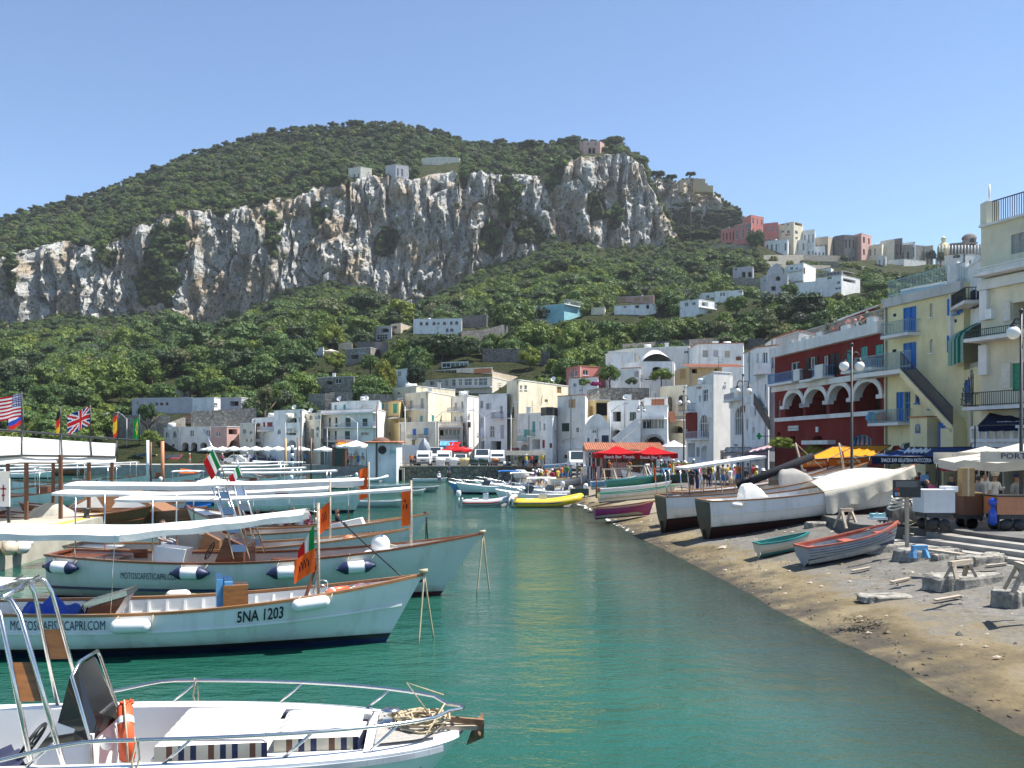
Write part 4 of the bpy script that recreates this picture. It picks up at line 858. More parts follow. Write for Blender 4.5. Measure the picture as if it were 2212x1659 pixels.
# ---------------------------------------------------------------- the red, yellow and cream houses on the right
def text_mesh(s,size,cond=1.0,font_shear=0):
 c=bpy.data.curves.new('text','FONT');c.body=s;c.size=size;c.align_x='LEFT';c.shear=font_shear;c.resolution_u=2;c.offset=0 if 'M' in s else size*.016
 o=bpy.data.objects.new('text',c);COL.objects.link(o)
 me=bpy.data.meshes.new_from_object(o.evaluated_get(bpy.context.evaluated_depsgraph_get()));bpy.data.objects.remove(o)
 bm=bmesh.new();bm.from_mesh(me);bmesh.ops.remove_doubles(bm,verts=bm.verts[:],dist=size*1e-4);bmesh.ops.triangulate(bm,faces=bm.faces[:],ngon_method='EAR_CLIP')
 for k in range(1,7):bmesh.ops.bisect_plane(bm,geom=bm.verts[:]+bm.edges[:]+bm.faces[:],plane_co=(0,size*.74*k/7,0),plane_no=(0,1,0))
 bm.to_mesh(me);bm.free();bpy.data.curves.remove(c)
 vs=[(v.co.x*cond,v.co.y)for v in me.vertices];fs=[list(p.vertices)for p in me.polygons];bpy.data.meshes.remove(me);return vs,fs
def lettering(name,s,org,right,up,size,material,parent,width=None,cond=1.0,shear=0,fn=None):
 vs,fs=text_mesh(s,size,cond,shear);w=max(v[0]for v in vs)
 k=width/w if width else 1
 m=MB();m.add([(fn(v[0]*k,v[1])if fn else V(org)+V(right)*v[0]*k+V(up)*v[1])for v in vs],fs);return m.build(name,material,parent)
def panel(h,i,cf,x0,y0,x1,y1,out=.06,th=.05):
 (u0,v0),(u1,v1)=cf(x0,y0),cf(x1,y1);p,d,nn,Ln=h.fr(i)
 s0=h.hit(u0,(v0+v1)/2,i)[0];s1=h.hit(u1,(v0+v1)/2,i)[0];um=(u0+u1)/2;za,zb=h.hit(um,v0,i)[1],h.hit(um,v1,i)[1]
 return V((p.x+d.x*(s0+s1)/2+nn.x*out,p.y+d.y*(s0+s1)/2+nn.y*out,(za+zb)/2)),V((d.x,d.y,0))*(s1-s0)/2,V((nn.x,nn.y,0))*th/2,V((0,0,(za-zb)/2))
def band(h,i,za,hgt,out,name,m_,s0=None,s1=None):
 p,d,nn,Ln=h.fr(i);s0=0 if s0 is None else s0;s1=Ln if s1 is None else s1;m=MB()
 m.obox((p.x+d.x*(s0+s1)/2+nn.x*out/2,p.y+d.y*(s0+s1)/2+nn.y*out/2,za),V((d.x,d.y,0))*(s1-s0)/2,V((nn.x,nn.y,0))*(out/2+.02),(0,0,hgt/2));return m.build(name,m_,h.root)
h=H('red_house','dark red house with four white trimmed arches and a roof terrace',R4,[(58,79.5),(1004,62)],422,1.2,'red',cat='house',depth=9,cap=False,roofstuff=0,group=SF,win='da 150 950 304 1172|da 324 917 506 1156|da 530 886 714 1138|da 752 852 974 1112|g.lwhite 196 690 272 866|o.black 362 645 413 748|g.lwhite 478 635 520 826|s.black 524 612 618 800|s.teal 680 585 716 700|s.teal 802 556 858 672|g.lwhite 815 678 847 768|s.teal 926 536 993 636|d 926 640 993 752|g.grey 83 1020 106 1185|ga.lblue 728 1318 894 1412|da 76 1290 108 1350|da.grey 390 1325 470 1375|d 190 1330 235 1400')
RH=h;p,d,nn,Ln=h.fr(0)
zc=h.hit(*R4(1000,776),0)[1];zsill=h.hit(*R4(940,1122),0)[1]
band(h,0,h.z1+.28,.75,.45,'cornice',TRIM);band(h,0,zc-.1,.40,.28,'cornice',TRIM);band(h,0,zsill-.05,.3,.28,'sill_band',TRIM,.6)
m=MB()
for o in h.op[0]:
 if o[4]=='da' and o[1]-o[0]>2 and o[3]-o[2]>2:
  s0,s1,z0,z1=o[:4];r=min((s1-s0)/2,(z1-z0)*.5);cxx=(s0+s1)/2;K=14
  at=lambda a,z,k=0:(p.x+d.x*a+nn.x*k,p.y+d.y*a+nn.y*k,z)
  for j in range(K):
   t0,t1=math.pi*j/K,math.pi*(j+1)/K;q=lambda t,f:(cxx-math.cos(t)*((s1-s0)/2+f),z1-r+math.sin(t)*(r+f))
   a,b,c,e=q(t0,-.05),q(t1,-.05),q(t1,.34),q(t0,.34)
   m.quad(at(*a,.1),at(*b,.1),at(*c,.1),at(*e,.1));m.quad(at(*a,.1),at(*a,-.5),at(*b,-.5),at(*b,.1));m.quad(at(*e,.1),at(*c,.1),at(*c,0),at(*e,0))
  for sx in(s0-.18,s1+.18):m.obox(at(sx,z1-r-.12,.0),V((d.x,d.y,0))*.42,V((nn.x,nn.y,0))*.22,(0,0,.13))
m.build('arch_trim',TRIM,h.root)
h.balcony('lblue',*(88,785,300,885));h.balcony('lblue',*(480,725,575,822));h.balcony('lblue',*(735,685,1000,775));h.balcony('black',*(365,752,478,850))
m=MB()
for x0,y0,x1,y1 in((62,800,84,880),(312,752,366,850),(500,712,572,822)):m.obox(*[q if k else q for k,q in enumerate(panel(h,0,R4,x0,y0,x1,y1,.75,.25))])
m.each('balcony_pier',TRIM,h.root)
m=MB()
for x0,y0,x1,y1 in((180,500,222,570),(298,470,345,545),(432,430,470,515),(645,372,708,458),(870,300,905,400),(905,300,940,392),(780,342,800,420)):m.obox(*panel(h,0,R4,x0,y0,x1,y1,-.1,.5))
m.each('terrace_pier',TRIM,h.root)
m=MB();s0,s1=.3,Ln-.2
for z in(h.z1+1.5,h.z1+.75):m.beam(at(s0,z,-.1),at(s1,z,-.1),.05,.05)
for j in range(110):a=lerp(s0,s1,j/109);m.beam(at(a,h.z1+.6,-.1),at(a,h.z1+1.5,-.1),.035,.035,(1,0,0))
m.build('railing',PT('grey'),h.root)
m=MB();za=h.z1+1.6
m.obox(*panel(h,0,R4,225,480,435,560,-2.2,.3));m.build('terrace_wall',plaster('faded_red',(.42,.12,.09),.6,(.5,.4,.36)),h.root)
H('red_house','set back red top floor with sloping white edge above the red house terrace',R4,[(575,76),(1002,66.5)],190,'430','red',cat='house',depth=6,cap=True,roofstuff=0,group=SF,win='g 700 270 760 330')
for k,(x,y,w,c)in enumerate([(500,435,90,0),(560,420,80,1),(620,405,70,0),(690,375,60,1),(750,380,60,0),(850,310,120,2),(965,300,70,0),(735,430,40,0),(515,470,30,0),(945,340,50,0)]):
 pl=MB();cc=panel(h,0,R4,x-w/2,y-w/3,x+w/2,y+w/3,-.9,.1);R_=cc[1].length;rnd=random.Random(k)
 for q in range(170):
  v_=V((rnd.gauss(0,.45),rnd.gauss(0,.45),rnd.gauss(0,.4)))*R_;n_=V((rnd.gauss(0,1),rnd.gauss(0,1),rnd.gauss(0,1))).normalized();a_=n_.orthogonal().normalized()*.13;b_=n_.cross(a_)
  pl.mi=1 if rnd.random()<(.15,.55,.35)[c]else 0
  pl.quad(cc[0]+v_-a_-b_,cc[0]+v_+a_-b_,cc[0]+v_+a_+b_,cc[0]+v_-a_+b_)
 t_=thing('potted_plant',['leafy','orange flowering','yellow flowering'][c]+' terrace plant number '.replace('number ','')+['beside the leftmost pier','between two terrace piers','left of the middle pier','on the middle terrace pier','right of the middle pier','under the top floor eaves','at the yellow house wall','below the middle pier','in a low pot near the left','behind the right piers'][k],'plant',cc[0]-V((0,0,R_)),'plants on the red house terrace')
 pl.build('leaves',[foliage('leaf_plant',(.05,.09,.025)),mat('petal_%d'%(c),((.5,.1,.03),(.65,.12,.04),(.6,.42,.05))[c],.6)],t_)
 pt=MB();pt.lathe(cc[0]-V((0,0,R_*.9)),[(.12,-.35),(.2,0),(.17,0)],10);pt.build('pot',TILE,t_)
sg=thing('sign','white pharmacy sign reading FARMACIA on the dark red wall','sign',panel(h,0,R4,178,1238,270,1284)[0]);m=MB();q=panel(h,0,R4,178,1238,270,1284);m.obox(*q);m.build('board',WPAINT,sg)
r_=q[1].normalized();m=MB()
for a,b in(((-1,-1),(1,-1)),((1,-1),(1,1)),((1,1),(-1,1)),((-1,1),(-1,-1))):m.beam(q[0]+q[1]*a[0]*.94+q[3]*a[1]*.9+V((nn.x,nn.y,0))*.04,q[0]+q[1]*b[0]*.94+q[3]*b[1]*.9+V((nn.x,nn.y,0))*.04,.03,.02)
m.build('border',PT('dgreen'),sg)
lettering('lettering','FARMACIA',q[0]-q[1]*.84-q[3]*.5+V((nn.x,nn.y,0))*.035,r_,(0,0,1),q[3].length*1.3,PT('black'),sg,q[1].length*1.68)
sg=thing('sign','small white bracket sign shaped like a numeral on the dark red wall','sign',panel(h,0,R4,424,1256,442,1286)[0]);q=panel(h,0,R4,424,1256,442,1286,.08,.08);m=MB()
for f in(-.95,0,.95):m.obox(q[0]+q[3]*f,q[1],q[2],(0,0,.07))
m.obox(q[0]+q[1]*.8,q[1]*.25,q[2],q[3]);m.build('plate',WPAINT,sg)
band(h,0,h.hit(*R4(470,1383),0)[1],.3,.6,'door_hood',TRIM,h.hit(*R4(355,1383),0)[0],h.hit(*R4(585,1383),0)[0])
h_=0
h=H('yellow_house','pale yellow house with bright blue shutters and an outside stair',R4,[(1003,60.8),(1692,54)],-2,1.2,'paleyellow',cat='house',depth=9,cap=False,roofstuff=0,group=SF,win='s.blue 1168 212 1282 462|s.blue 1168 520 1282 752|ga.lwhite 1397 180 1423 302|ga.lwhite 1397 492 1423 612|o.blue 1590 132 1653 275|o.blue 1590 450 1656 598|s.navy 1080 270 1108 296|s.navy 1598 320 1632 348|s.navy 1073 578 1110 603|s.blue 1108 948 1172 1198|g.lblue 1174 945 1230 1195|ga.blue 1272 955 1311 1044|ga.blue 1388 975 1446 1092|ga 1150 1375 1346 1440|d 1020 1450 1140 1860|d 1360 1450 1500 1860|d 1515 1440 1685 1870')  # lowest dark openings added to paint the deep shade under the awnings
YH=h;p,d,nn,Ln=h.fr(0);at=lambda a,z,k=0:V((p.x+d.x*a+nn.x*k,p.y+d.y*a+nn.y*k,z))
band(h,0,h.z1-.22,.55,.22,'parapet',plaster('grey_white',(.52,.52,.50),.5))
h.balcony('railblue',1078,342,1316,474)
zl=h.hit(*R4(1262,755),0)[1];sl0=h.hit(*R4(1010,800),0)[0]-1.6;sl1=h.hit(*R4(1282,755),0)[0];k_=1.15
m=MB();m.obox((at(sl0,zl-.12,0)+at(sl1,zl-.12,k_))/2,V((d.x,d.y,0))*(sl1-sl0)/2,V((nn.x,nn.y,0))*(k_/2-.0),(0,0,.13));b_=m.build('landing',TRIM,h.root)
m=MB();zt=zl+1.05
for zz in(zt,zl+.15):m.beam(at(sl0,zz,k_-.05),at(sl1+.9,zz,k_-.05),.04,.04);m.beam(at(sl0,zz,0),at(sl0,zz,k_-.05),.04,.04)
for j in range(48):a=lerp(sl0,sl1+.9,j/47);m.beam(at(a,zl,k_-.05),at(a,zt,k_-.05),.025,.025,(1,0,0))
m.build('railing',PT('railblue'),b_)
s2,z2=h.hit(*R4(1740,1238),0)
st=MB();nst=26
for j in range(nst):
 a0,a1=lerp(sl1,s2,j/nst),lerp(sl1,s2,(j+1)/nst);zz=lerp(zl,z2,(j+1)/nst)
 st.obox((at(a0,zz-.16,0)+at(a1,zz-.16,k_))/2,V((d.x,d.y,0))*(a1-a0)/2,V((nn.x,nn.y,0))*k_/2,(0,0,.22))
st.build('stair',PL('paleyellow'),h.root)
m=MB()
def srail(f,dz):return at(lerp(sl1,s2,f),lerp(zl,z2,f)+dz,k_-.05)
for dz in(1.0,.12):m.beam(srail(0,dz),srail(1,dz),.05,.05)
for j in range(53):m.beam(srail(j/52,.0),srail(j/52,1.0),.03,.03,(1,0,0))
m.build('stair_railing',PT('navy'),h.root)
zq=h.hit(*R4(1245,1212),0)[1]
h.balcony('railblue',938,1105,1245,1222,1.0)
m=MB()
q=panel(h,0,R4,1350,1168,1500,1420,.5,1.0);m.obox(*q);m.build('porch',PL('paleyellow'),h.root)
m=MB();q=panel(h,0,R4,1342,1158,1500,1170,.5,1.2);m.obox(*q);m.build('porch_tiles',TILE,h.root)
q=panel(h,0,R4,1398,1222,1444,1306,1.02,.05);w_=MB();K=8;c0=q[0]
w_.poly([c0-q[1]-q[3]]+[c0+q[1]*-math.cos(math.pi*i/K)+q[3]*(.4+.6*math.sin(math.pi*i/K))for i in range(K+1)]+[c0+q[1]-q[3]]);w_.build('window',PT('blue'),h.root)
w_=MB();nn3=V((nn.x,nn.y,0));w_.poly([c0+nn3*.01+(q[1]*.65)-q[3]*.8]+[c0+nn3*.01+q[1]*.65*math.cos(math.pi*i/K)+q[3]*(.35+.5*math.sin(math.pi*i/K))for i in range(K+1)]+[c0+nn3*.01-(q[1]*.65)-q[3]*.8]);w_.build('pane',GLASS,h.root)
m=MB();m.obox(*panel(h,0,R4,1520,1210,1598,1425,.3,.15));m.build('gate',PT('blue'),h.root)
m=MB();m.obox(*panel(h,0,R4,1640,1262,1752,1425,.6,1.1));m.build('stair_pier',PL('paleyellow'),h.root)
m=MB();q=panel(h,0,R4,1600,1250,1690,1372,.9,.04);m.obox(q[0],q[1],q[2],(0,0,.03))
for j in range(11):m.beam(q[0]+q[1]*(j/5-1)-q[3],q[0]+q[1]*(j/5-1)+q[3],.03,.03,(1,0,0))
m.build('gate_bars',PT('blue'),h.root)
for(x,y,r,cc)in((962,1170,.36,'lblue'),(1005,1195,.33,'teal'),(1055,1200,.34,'terra')):
 pz=panel(h,0,R4,x-10,y-10,x+10,y+10,.6)[0];t_=thing('vase',{'lblue':'tall blue','teal':'round turquoise','terra':'terracotta'}[cc]+' vase on the lowest balcony of the yellow house','vase',pz)
 m=MB();m.lathe(V((pz.x,pz.y,zq+.02)),[(r*.4,0),(r,r*.9),(r*.8,r*1.5),(r*.45,r*1.8),(r*.6,r*2)],14);m.build('body',PT(cc),t_)
m=MB();s0,s1=.2,Ln-.1;z0=h.z1+.05
m.beam(at(s0,z0+1.1,-.15),at(s1,z0+1.1,-.15),.05,.05);m.beam(at(s0,z0+.2,-.15),at(s1,z0+.2,-.15),.04,.04)
for j in range(52):a=lerp(s0,s1,j/51);m.beam(at(a,z0,-.15),at(a,z0+1.1,-.15),.022,.022,(1,0,0))
m.build('railing',PT('railblue'),h.root)
H('roof_room','blue roof room with white slab on the yellow house',A4,[(905,61),(1105,59.5),(1380,58)],1140,'1260','lblue',cat='room',depth=3,group=SF,roofstuff=0,win='g.lwhite 985 1165 1035 1215')
h=H('yellow_wing','yellow lower wing with single blue shutter beside the stair',R4,[(1693,54),(1852,50.6)],715,1.2,'paleyellow',cat='house',depth=6,cap=False,roofstuff=0,group=SF,win='s.blue 1665 845 1762 1046|d 1705 1440 1842 1880')  # ground-level dark opening added as awning shade in colour
h=H('white_house','narrow white house with recessed bay between yellow and cream houses',R4,[(1690,55.4),(1860,51.6)],-205,1.2,'white',cat='house',depth=8,roofstuff=0,group=SF,win='o.navy 1792 45 1853 200|d 1735 372 1850 690',bal='black 1712 78 1850 222')
p,d,nn,Ln=h.fr(0);m=MB();m.obox(*panel(h,0,R4,1688,-155,1722,712,.4,1.0));m.build('pilaster',TRIM,h.root)
aw=thing('awning','green striped curtain awning between the yellow and cream houses','awning',panel(h,0,R4,1725,365,1846,710,.5)[0])
c0,ax,an,az=panel(h,0,R4,1735,368,1850,705,.9,.05);m=MB()
for i in range(14):
 m.mi=i%2
 for j in range(8):
  f=lambda i,j:c0+ax*(i/7-1)*(1)+az*(1-j/4)+V((nn.x,nn.y,0))*(.1*math.sin(i*1.7)+(-.8+.95*math.sin(min(1,j/3)*1.57)))
  m.quad(f(i,j+1),f(i+1,j+1),f(i+1,j),f(i,j))
m.build('cloth',[cloth('stripe_green',(.01,.16,.11)),cloth('stripe_pale',(.30,.48,.40))],aw)
h=H('cream_house','tall cream house with iron balconies at the right edge',R4,[(1841,50),(4048,38)],-1096,1.2,'cream',cat='house',depth=9,cap=False,roofstuff=0,group=SF,win='s.grey 2100 -424 2235 -256|d 2112 160 2330 350|s.green 2110 690 2330 935|s.grey 2700 -500 2900 -300|d 1862 1420 2025 1960|d 2040 1420 2235 1960|d 2250 1420 2600 1960')  # three ground-floor dark openings added, standing for shade beneath awnings and parasols
MATS['wall_cream2']=plaster('wall_cream2',(.74,.70,.55),.3);h.root.children[0].data.materials[0]=MATS['wall_cream2']
p,d,nn,Ln=h.fr(0);at=lambda a,z,k=0:V((p.x+d.x*a+nn.x*k,p.y+d.y*a+nn.y*k,z))
z_=h.hit(*R4(1841,-65),0)[1]
band(h,0,h.hit(*A4(1760,540),0)[1],.12,.15,'string_course',TRIM);band(h,0,h.hit(*A4(1775,1165),0)[1],.5,.25,'string_course',TRIM)
m=MB();m.obox(*panel(h,0,R4,1845,545,1917,800,.1,.25));m.obox(*panel(h,0,R4,1853,70,1917,330,.1,.25));m.each('pilaster',TRIM,h.root)
h.balcony('lwhite',1880,-190,2700,-62,.9);h.balcony('dgreen',1832,372,2700,500,1.1);h.balcony('black',1820,935,2700,1083,1.1)
for(x0,y0,x1,y1)in((2038,172,2106,335),(2032,700,2106,912)):
 m=MB();q=panel(h,0,R4,x0,y0,x1,y1,.08,.06);m.obox(*q);
 for j in range(12):m.obox(q[0]+q[3]*(j/6-.92)+q[2],q[1]*.85,q[2]*.3,(0,0,.04))
 m.build('shutter',PT('beige'),h.root)
m=MB();s0=.4;z0=h.z1
m.beam(at(s0,z0+1.15,-.2),at(Ln,z0+1.15,-.2),.05,.05)
for j in range(90):a=lerp(s0,Ln,j/89);m.beam(at(a,z0,-.2),at(a,z0+1.15,-.2),.03,.03,(1,0,0))
m.build('railing',IRON,h.root)
m=MB();m.obox(at(.25,z0+.55,-.3),(.32,0,0),(0,.32,0),(0,0,.62));m.tube([at(.25,z0+1,-.3),at(.25,z0+2.1,-.3)],.05,6);m.build('corner_pier',MATS['wall_cream2'],h.root)
m=MB();q=panel(h,0,R4,1815,800,1925,1060,1.15,.03);c0=q[0]+q[1]-q[3];R_=q[3].length*1.9
for j in range(9):
 t=math.pi/2*j/8;dr=-q[1].normalized()*math.cos(t)*.55+V((0,0,math.sin(t)));m.beam(c0,c0+dr*R_*1.05,.03,.03)
for k in(.55,.95):m.tube([c0+(-q[1].normalized()*math.cos(math.pi/2*j/8)*.55+V((0,0,math.sin(math.pi/2*j/8))))*R_*k for j in range(9)],.02,4)
m.build('spiked_guard',IRON,h.root)
m=MB();zb=h.hit(*R4(1841,1390),0)[1]
off=V((nn.x,nn.y,0))*2.4;a_=next(a for a in[i*.1 for i in range(120)]if(at(a,zb,2.4).x/at(a,zb,2.4).y*F+CU)>2098);c0=at(a_,zb,0);c1=at(Ln,zb,0)
for zz in(.75,.12):m.beam(c0+off+V((0,0,zz)),c1+off+V((0,0,zz)),.14,.14)
for j in range(24):q_=(c0+off).lerp(c1+off,j/23);m.beam(q_,q_+V((0,0,.8)),.12,.12,(1,0,0))
m.build('balustrade',WPAINT,h.root)
m=MB();m.obox((c0+c1)/2+off/2+V((0,0,-.12)),V((d.x,d.y,0))*(c1-c0).length/2,off/2,(0,0,.1));m.build('terrace_slab',TRIM,h.root)
# ---------------------------------------------------------------- shop awnings and market parasols on the promenade
def awning(label,cf,bl,br,tl,tr,Yf,Yb,cloth_m,val_h,text=None,tmat=None,frame=True,vm=None,texts=()):
 a,b,c,e=P(*cf(*bl),Yf),P(*cf(*br),Yf if not isinstance(Yf,tuple)else Yf[1]),P(*cf(*tr),Yb),P(*cf(*tl),Yb)
 t=thing('awning',label,'awning',(a.x,a.y,1.3),'shop awnings along the promenade');m=MB()
 m.grid(lambda i,j:a.lerp(b,i).lerp(e.lerp(c,i),j)-V((0,0,.10*math.sin(math.pi*j)*abs(math.sin(math.pi*i*4)))),24,6);m.build('cloth',cloth_m,t)
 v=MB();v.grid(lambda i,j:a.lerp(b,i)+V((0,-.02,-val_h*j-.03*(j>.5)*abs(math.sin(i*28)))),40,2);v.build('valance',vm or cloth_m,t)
 f=MB();f.tube([a,b],.04,6);f.tube([a,e],.03,6);f.tube([b,c],.03,6);f.tube([e,c],.05,6)
 for q in(a,b):f.tube([q+V((0,.3,0)),V((q.x,q.y+.3,1.3))],.035,6)
 f.build('frame',IRON,t)
 r=(b-a).normalized()
 for(s,x,y,w,sz)in texts:lettering('lettering',s,a+r*x+V((0,-.045,-val_h*y)),r,(0,0,1),sz,tmat,t,w)
 return t
awning('olive yellow awning under the white door hood of the red house',R4,(246,1505),(440,1505),(352,1400),(562,1400),66,72,cloth('aw_olive',(.33,.27,.03)),.3)
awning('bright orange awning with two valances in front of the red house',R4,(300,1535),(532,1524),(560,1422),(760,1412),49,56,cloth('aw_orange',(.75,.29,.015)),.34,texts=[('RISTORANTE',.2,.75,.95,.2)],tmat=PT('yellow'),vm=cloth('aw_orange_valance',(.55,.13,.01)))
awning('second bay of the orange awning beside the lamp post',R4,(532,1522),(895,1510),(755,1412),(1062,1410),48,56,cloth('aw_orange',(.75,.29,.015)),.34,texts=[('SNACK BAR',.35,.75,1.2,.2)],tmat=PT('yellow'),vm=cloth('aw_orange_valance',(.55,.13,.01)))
awning('small red awning between the orange and the blue awning',R4,(1065,1455),(1160,1450),(1085,1418),(1130,1416),54,57,cloth('aw_red',(.45,.03,.02)),.25)
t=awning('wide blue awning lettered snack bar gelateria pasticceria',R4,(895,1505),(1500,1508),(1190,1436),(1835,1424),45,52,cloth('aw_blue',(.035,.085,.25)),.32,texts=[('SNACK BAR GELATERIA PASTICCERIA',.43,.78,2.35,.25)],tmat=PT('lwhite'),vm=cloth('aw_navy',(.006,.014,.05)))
m=MB()
for k in range(26):
 q=P(*R4(1180+k*8,1496-7*abs(math.sin(k*.7))*2),46.8)+V((0,0,.12));m.tube([q,q+V((.35,.5,.12+.05*math.sin(k)))],.05,4)
m.build('emblem',WPAINT,t)
awning('navy awning with white lettering on the cream house terrace',R4,(1815,1240),(2700,1220),(1920,1128),(2700,1090),45,49.5,cloth('aw_navy',(.006,.014,.05)),.25,texts=[])
t=bpy.data.objects[[o.name for o in COL.objects if o.get('label','').startswith('navy awning with')][0]]
a,b,c,e=P(*R4(1815,1240),45),P(*R4(2700,1220),45),P(*R4(2700,1090),49.5),P(*R4(1920,1128),49.5)
up=(e-a);up=(up-(b-a).normalized()*up.dot((b-a).normalized())).normalized();n_=(b-a).cross(up).normalized()
if n_.y>0:n_=-n_
for s,x,y,w,sz in(('SNACK BAR',3.0,.40,2.2,.42),('GELATERIA PASTICCERIA',1.2,.12,5.6,.42),('fiore',4.2,.68,2.4,1.1)):
 if s=='fiore':s='Augusto'
 lettering('lettering',s,a+(b-a).normalized()*x+up*(e-a).length*y+n_*.06,(b-a).normalized(),up,sz,PT('lwhite'),t,w,shear=.25)
def parasol(label,u,v,Y,r,h,cm,zb,n=8,texts=(),square=False,val=.22,cat='parasol',group='parasols along the waterfront',drop=.28):
 """u, v of the top of the canopy"""
 top=P(u,v,Y);t=thing('parasol',label,cat,(top.x,top.y,zb),group);k=MB();rot=math.pi/n+(math.pi/4 if square else 0)
 if square:n,rot=4,math.pi/4
 ring=[V((top.x+r*math.cos(2*math.pi*i/n+rot),top.y+r*math.sin(2*math.pi*i/n+rot),top.z-r*drop))for i in range(n)]
 for i in range(n):
  a,b=ring[i],ring[(i+1)%n];mm=(a+b)/2+V((0,0,-.04*r));mm.x,mm.y=lerp(mm.x,top.x,.05),lerp(mm.y,top.y,.05);mid=[a.lerp(top,.5)+V((0,0,-.03*r)),b.lerp(top,.5)+V((0,0,-.03*r))]
  k.poly([a,mm,b,mid[1],mid[0]]);k.poly([mid[0],mid[1],top])
  k.quad(a,mm,mm-V((0,0,val)),a-V((0,0,val)));k.quad(mm,b,b-V((0,0,val)),mm-V((0,0,val)))
 k.build('canopy',cm,t)
 p_=MB();p_.tube([(top.x,top.y,zb),top],.035 if r<2 else.05,6)
 p_.build('pole',WPAINT if r<2 else OAK,t)
 rb=MB()
 for q in ring:rb.tube([q-V((0,0,.03)),top-V((0,0,.08))],.018,4)
 rb.build('ribs',OAK,t)
 for(s,fi,w,sz,mt)in texts:
  cand=sorted(range(n),key=lambda i:(ring[i]+ring[(i+1)%n]).y)[fi];a,b=ring[cand],ring[(cand+1)%n]
  if a.x>b.x:a,b=b,a
  rr=(b-a).normalized();o=(a+b)/2-rr*w/2;nrm=V((rr.y,-rr.x,0));o=o+V((0,0,-val*.86-.04*r))+nrm*.12;lettering('lettering',s,o,rr,(0,0,1),sz,mt,t,w)
 return t
BEI=cloth('parasol_beige',(.70,.65,.54));REDC=cloth('parasol_red',(.50,.012,.018))
t=parasol('big beige market parasol lettered PORTA at the right edge',2204,957,34,2.65,3,BEI,1.5,8,val=.30,drop=.22)
q0=P(*R4(2010,1524),31.0);lettering('lettering','PORTA',q0,(1,0,0),(0,0,1),.26,PT('navy'),t,1.05)
m=MB();a_=P(*R4(1870,1480),31.12);m.obox(P(*R4(2105,1507),31.12),(1.0,0,0),(0,.03,0),(0,0,.17));m.build('valance',BEI,t)
t=parasol('second beige parasol with faded lettering left of the PORTA parasol',2128,964,38,1.85,3,CANVAS2,1.45,8,val=.32,drop=.2)
m=MB();m.obox(P(*R4(1700,1508),35.5),(1.15,0,0),(0,.03,0),(0,0,.17));m.build('valance',CANVAS2,t)
lettering('lettering','LIGNANO',P(*R4(1590,1518),35.4),(1,0,0),(0,0,1),.22,PT('grey'),t,1.2)
# ---------------------------------------------------------------- boats
def sm(t):t=max(0,min(1,t));return t*t*(3-2*t)
class Hull:
 """local frame: x forward, y to port, z up from the waterline, x=0 at the stern"""
 def __init__(s,L,B,zs,zm,zb,kd=.35,tw=.6,ov=.9,pm=2.3,bow_e=1.15,mid_e=3.0,zpaint=.2,n=36):
  s.L,s.B,s.zs,s.zm,s.zb,s.kd,s.tw,s.ov,s.pm,s.be,s.me,s.zp,s.n=L,B,zs,zm,zb,kd,tw,ov,pm,bow_e,mid_e,zpaint,n
 def b(s,t):
  if t<.42:return s.B/2*lerp(s.tw,1,math.sin(math.pi/2*t/.42)**.9)
  return s.B/2*max(.012,1-((t-.42)/.58)**s.pm)
 def z(s,t):
  if t<.38:return s.zm+(s.zs-s.zm)*((.38-t)/.38)**2
  return s.zm+(s.zb-s.zm)*((t-.38)/.62)**1.9
 def pt(s,t,z,side=1,off=0):
  zt=s.z(t);kd=s.kd*(1 if t<.8 else 1-((t-.8)/.2)**2*.35);h=max(0,min(1,(zt-z)/(zt+kd)));e=lerp(s.me,s.be,sm((t-.3)/.7))
  y=s.b(t)*(1-h**e)
  x=s.L*t-s.ov*(zt-z)/(s.zb+.2)*t**5
  return V((x,side*(y+off),z))
 def tz(s,t,f):return s.zp+(s.z(t)-s.zp)*f
 def skin(s,m,f0,f1,rows,zfun=None,off=0,sides=(1,-1),t0=0,t1=1,n=None):
  n=n or s.n
  for sd in sides:
   fn=lambda i,j:s.pt(lerp(t0,t1,i),(zfun(lerp(t0,t1,i),lerp(f0,f1,j))if zfun else s.tz(lerp(t0,t1,i),lerp(f0,f1,j))),sd,off)
   o=m.smooth;m.smooth=True;m.grid(fn,n,rows);m.smooth=o
 def rail(s,m,f,w,h,out=0,t0=0,t1=1,sides=(1,-1),n=44,dz=0):
  for sd in sides:
   pts=[s.pt(lerp(t0,t1,i/n),s.tz(lerp(t0,t1,i/n),f),sd,out)+V((0,0,dz))for i in range(n+1)]
   for a,b in zip(pts[:-1],pts[1:]):m.beam(a,b,w,h)
def W(root,p):return root.location+Matrix.Rotation(root.rotation_euler.z,3,'Z')@V(p)
def hull_text(root,H_,s,t0,t1,f0,f1,material,cond=1,side=-1,name='lettering'):
 vs,fs=text_mesh(s,1.0,cond);w=max(v[0]for v in vs);hh=max(v[1]for v in vs);m=MB()
 m.add([H_.pt(lerp(t0,t1,x/w),H_.tz(lerp(t0,t1,x/w),lerp(f0,f1,y/hh)),side,.022)for x,y in vs],fs);return m.build(name,material,root,local=True)
def canopy_mesh(m,A,B,w0,w1,sag_,val=.18,cr=.12,n=16):
 A,B=V(A),V(B);d=(B-A);sd=V((-d.y,d.x,0)).normalized()
 def fn(i,j):
  p=A.lerp(B,i)-V((0,0,sag_*4*i*(1-i)));q=(j-.5)*2;ww=lerp(w0,w1,i)/2*(1-.12*math.sin(math.pi*i))
  return p+sd*q*ww+V((0,0,-cr*q*q-.012*math.sin(i*21)*abs(q)))
 o=m.smooth;m.smooth=True;m.grid(fn,n*2,6)
 for j in(0,1):m.grid(lambda i,k:fn(i,j)-V((0,0,val*k*(.9+.1*math.sin(i*15)))),n*2,1)
 m.smooth=o
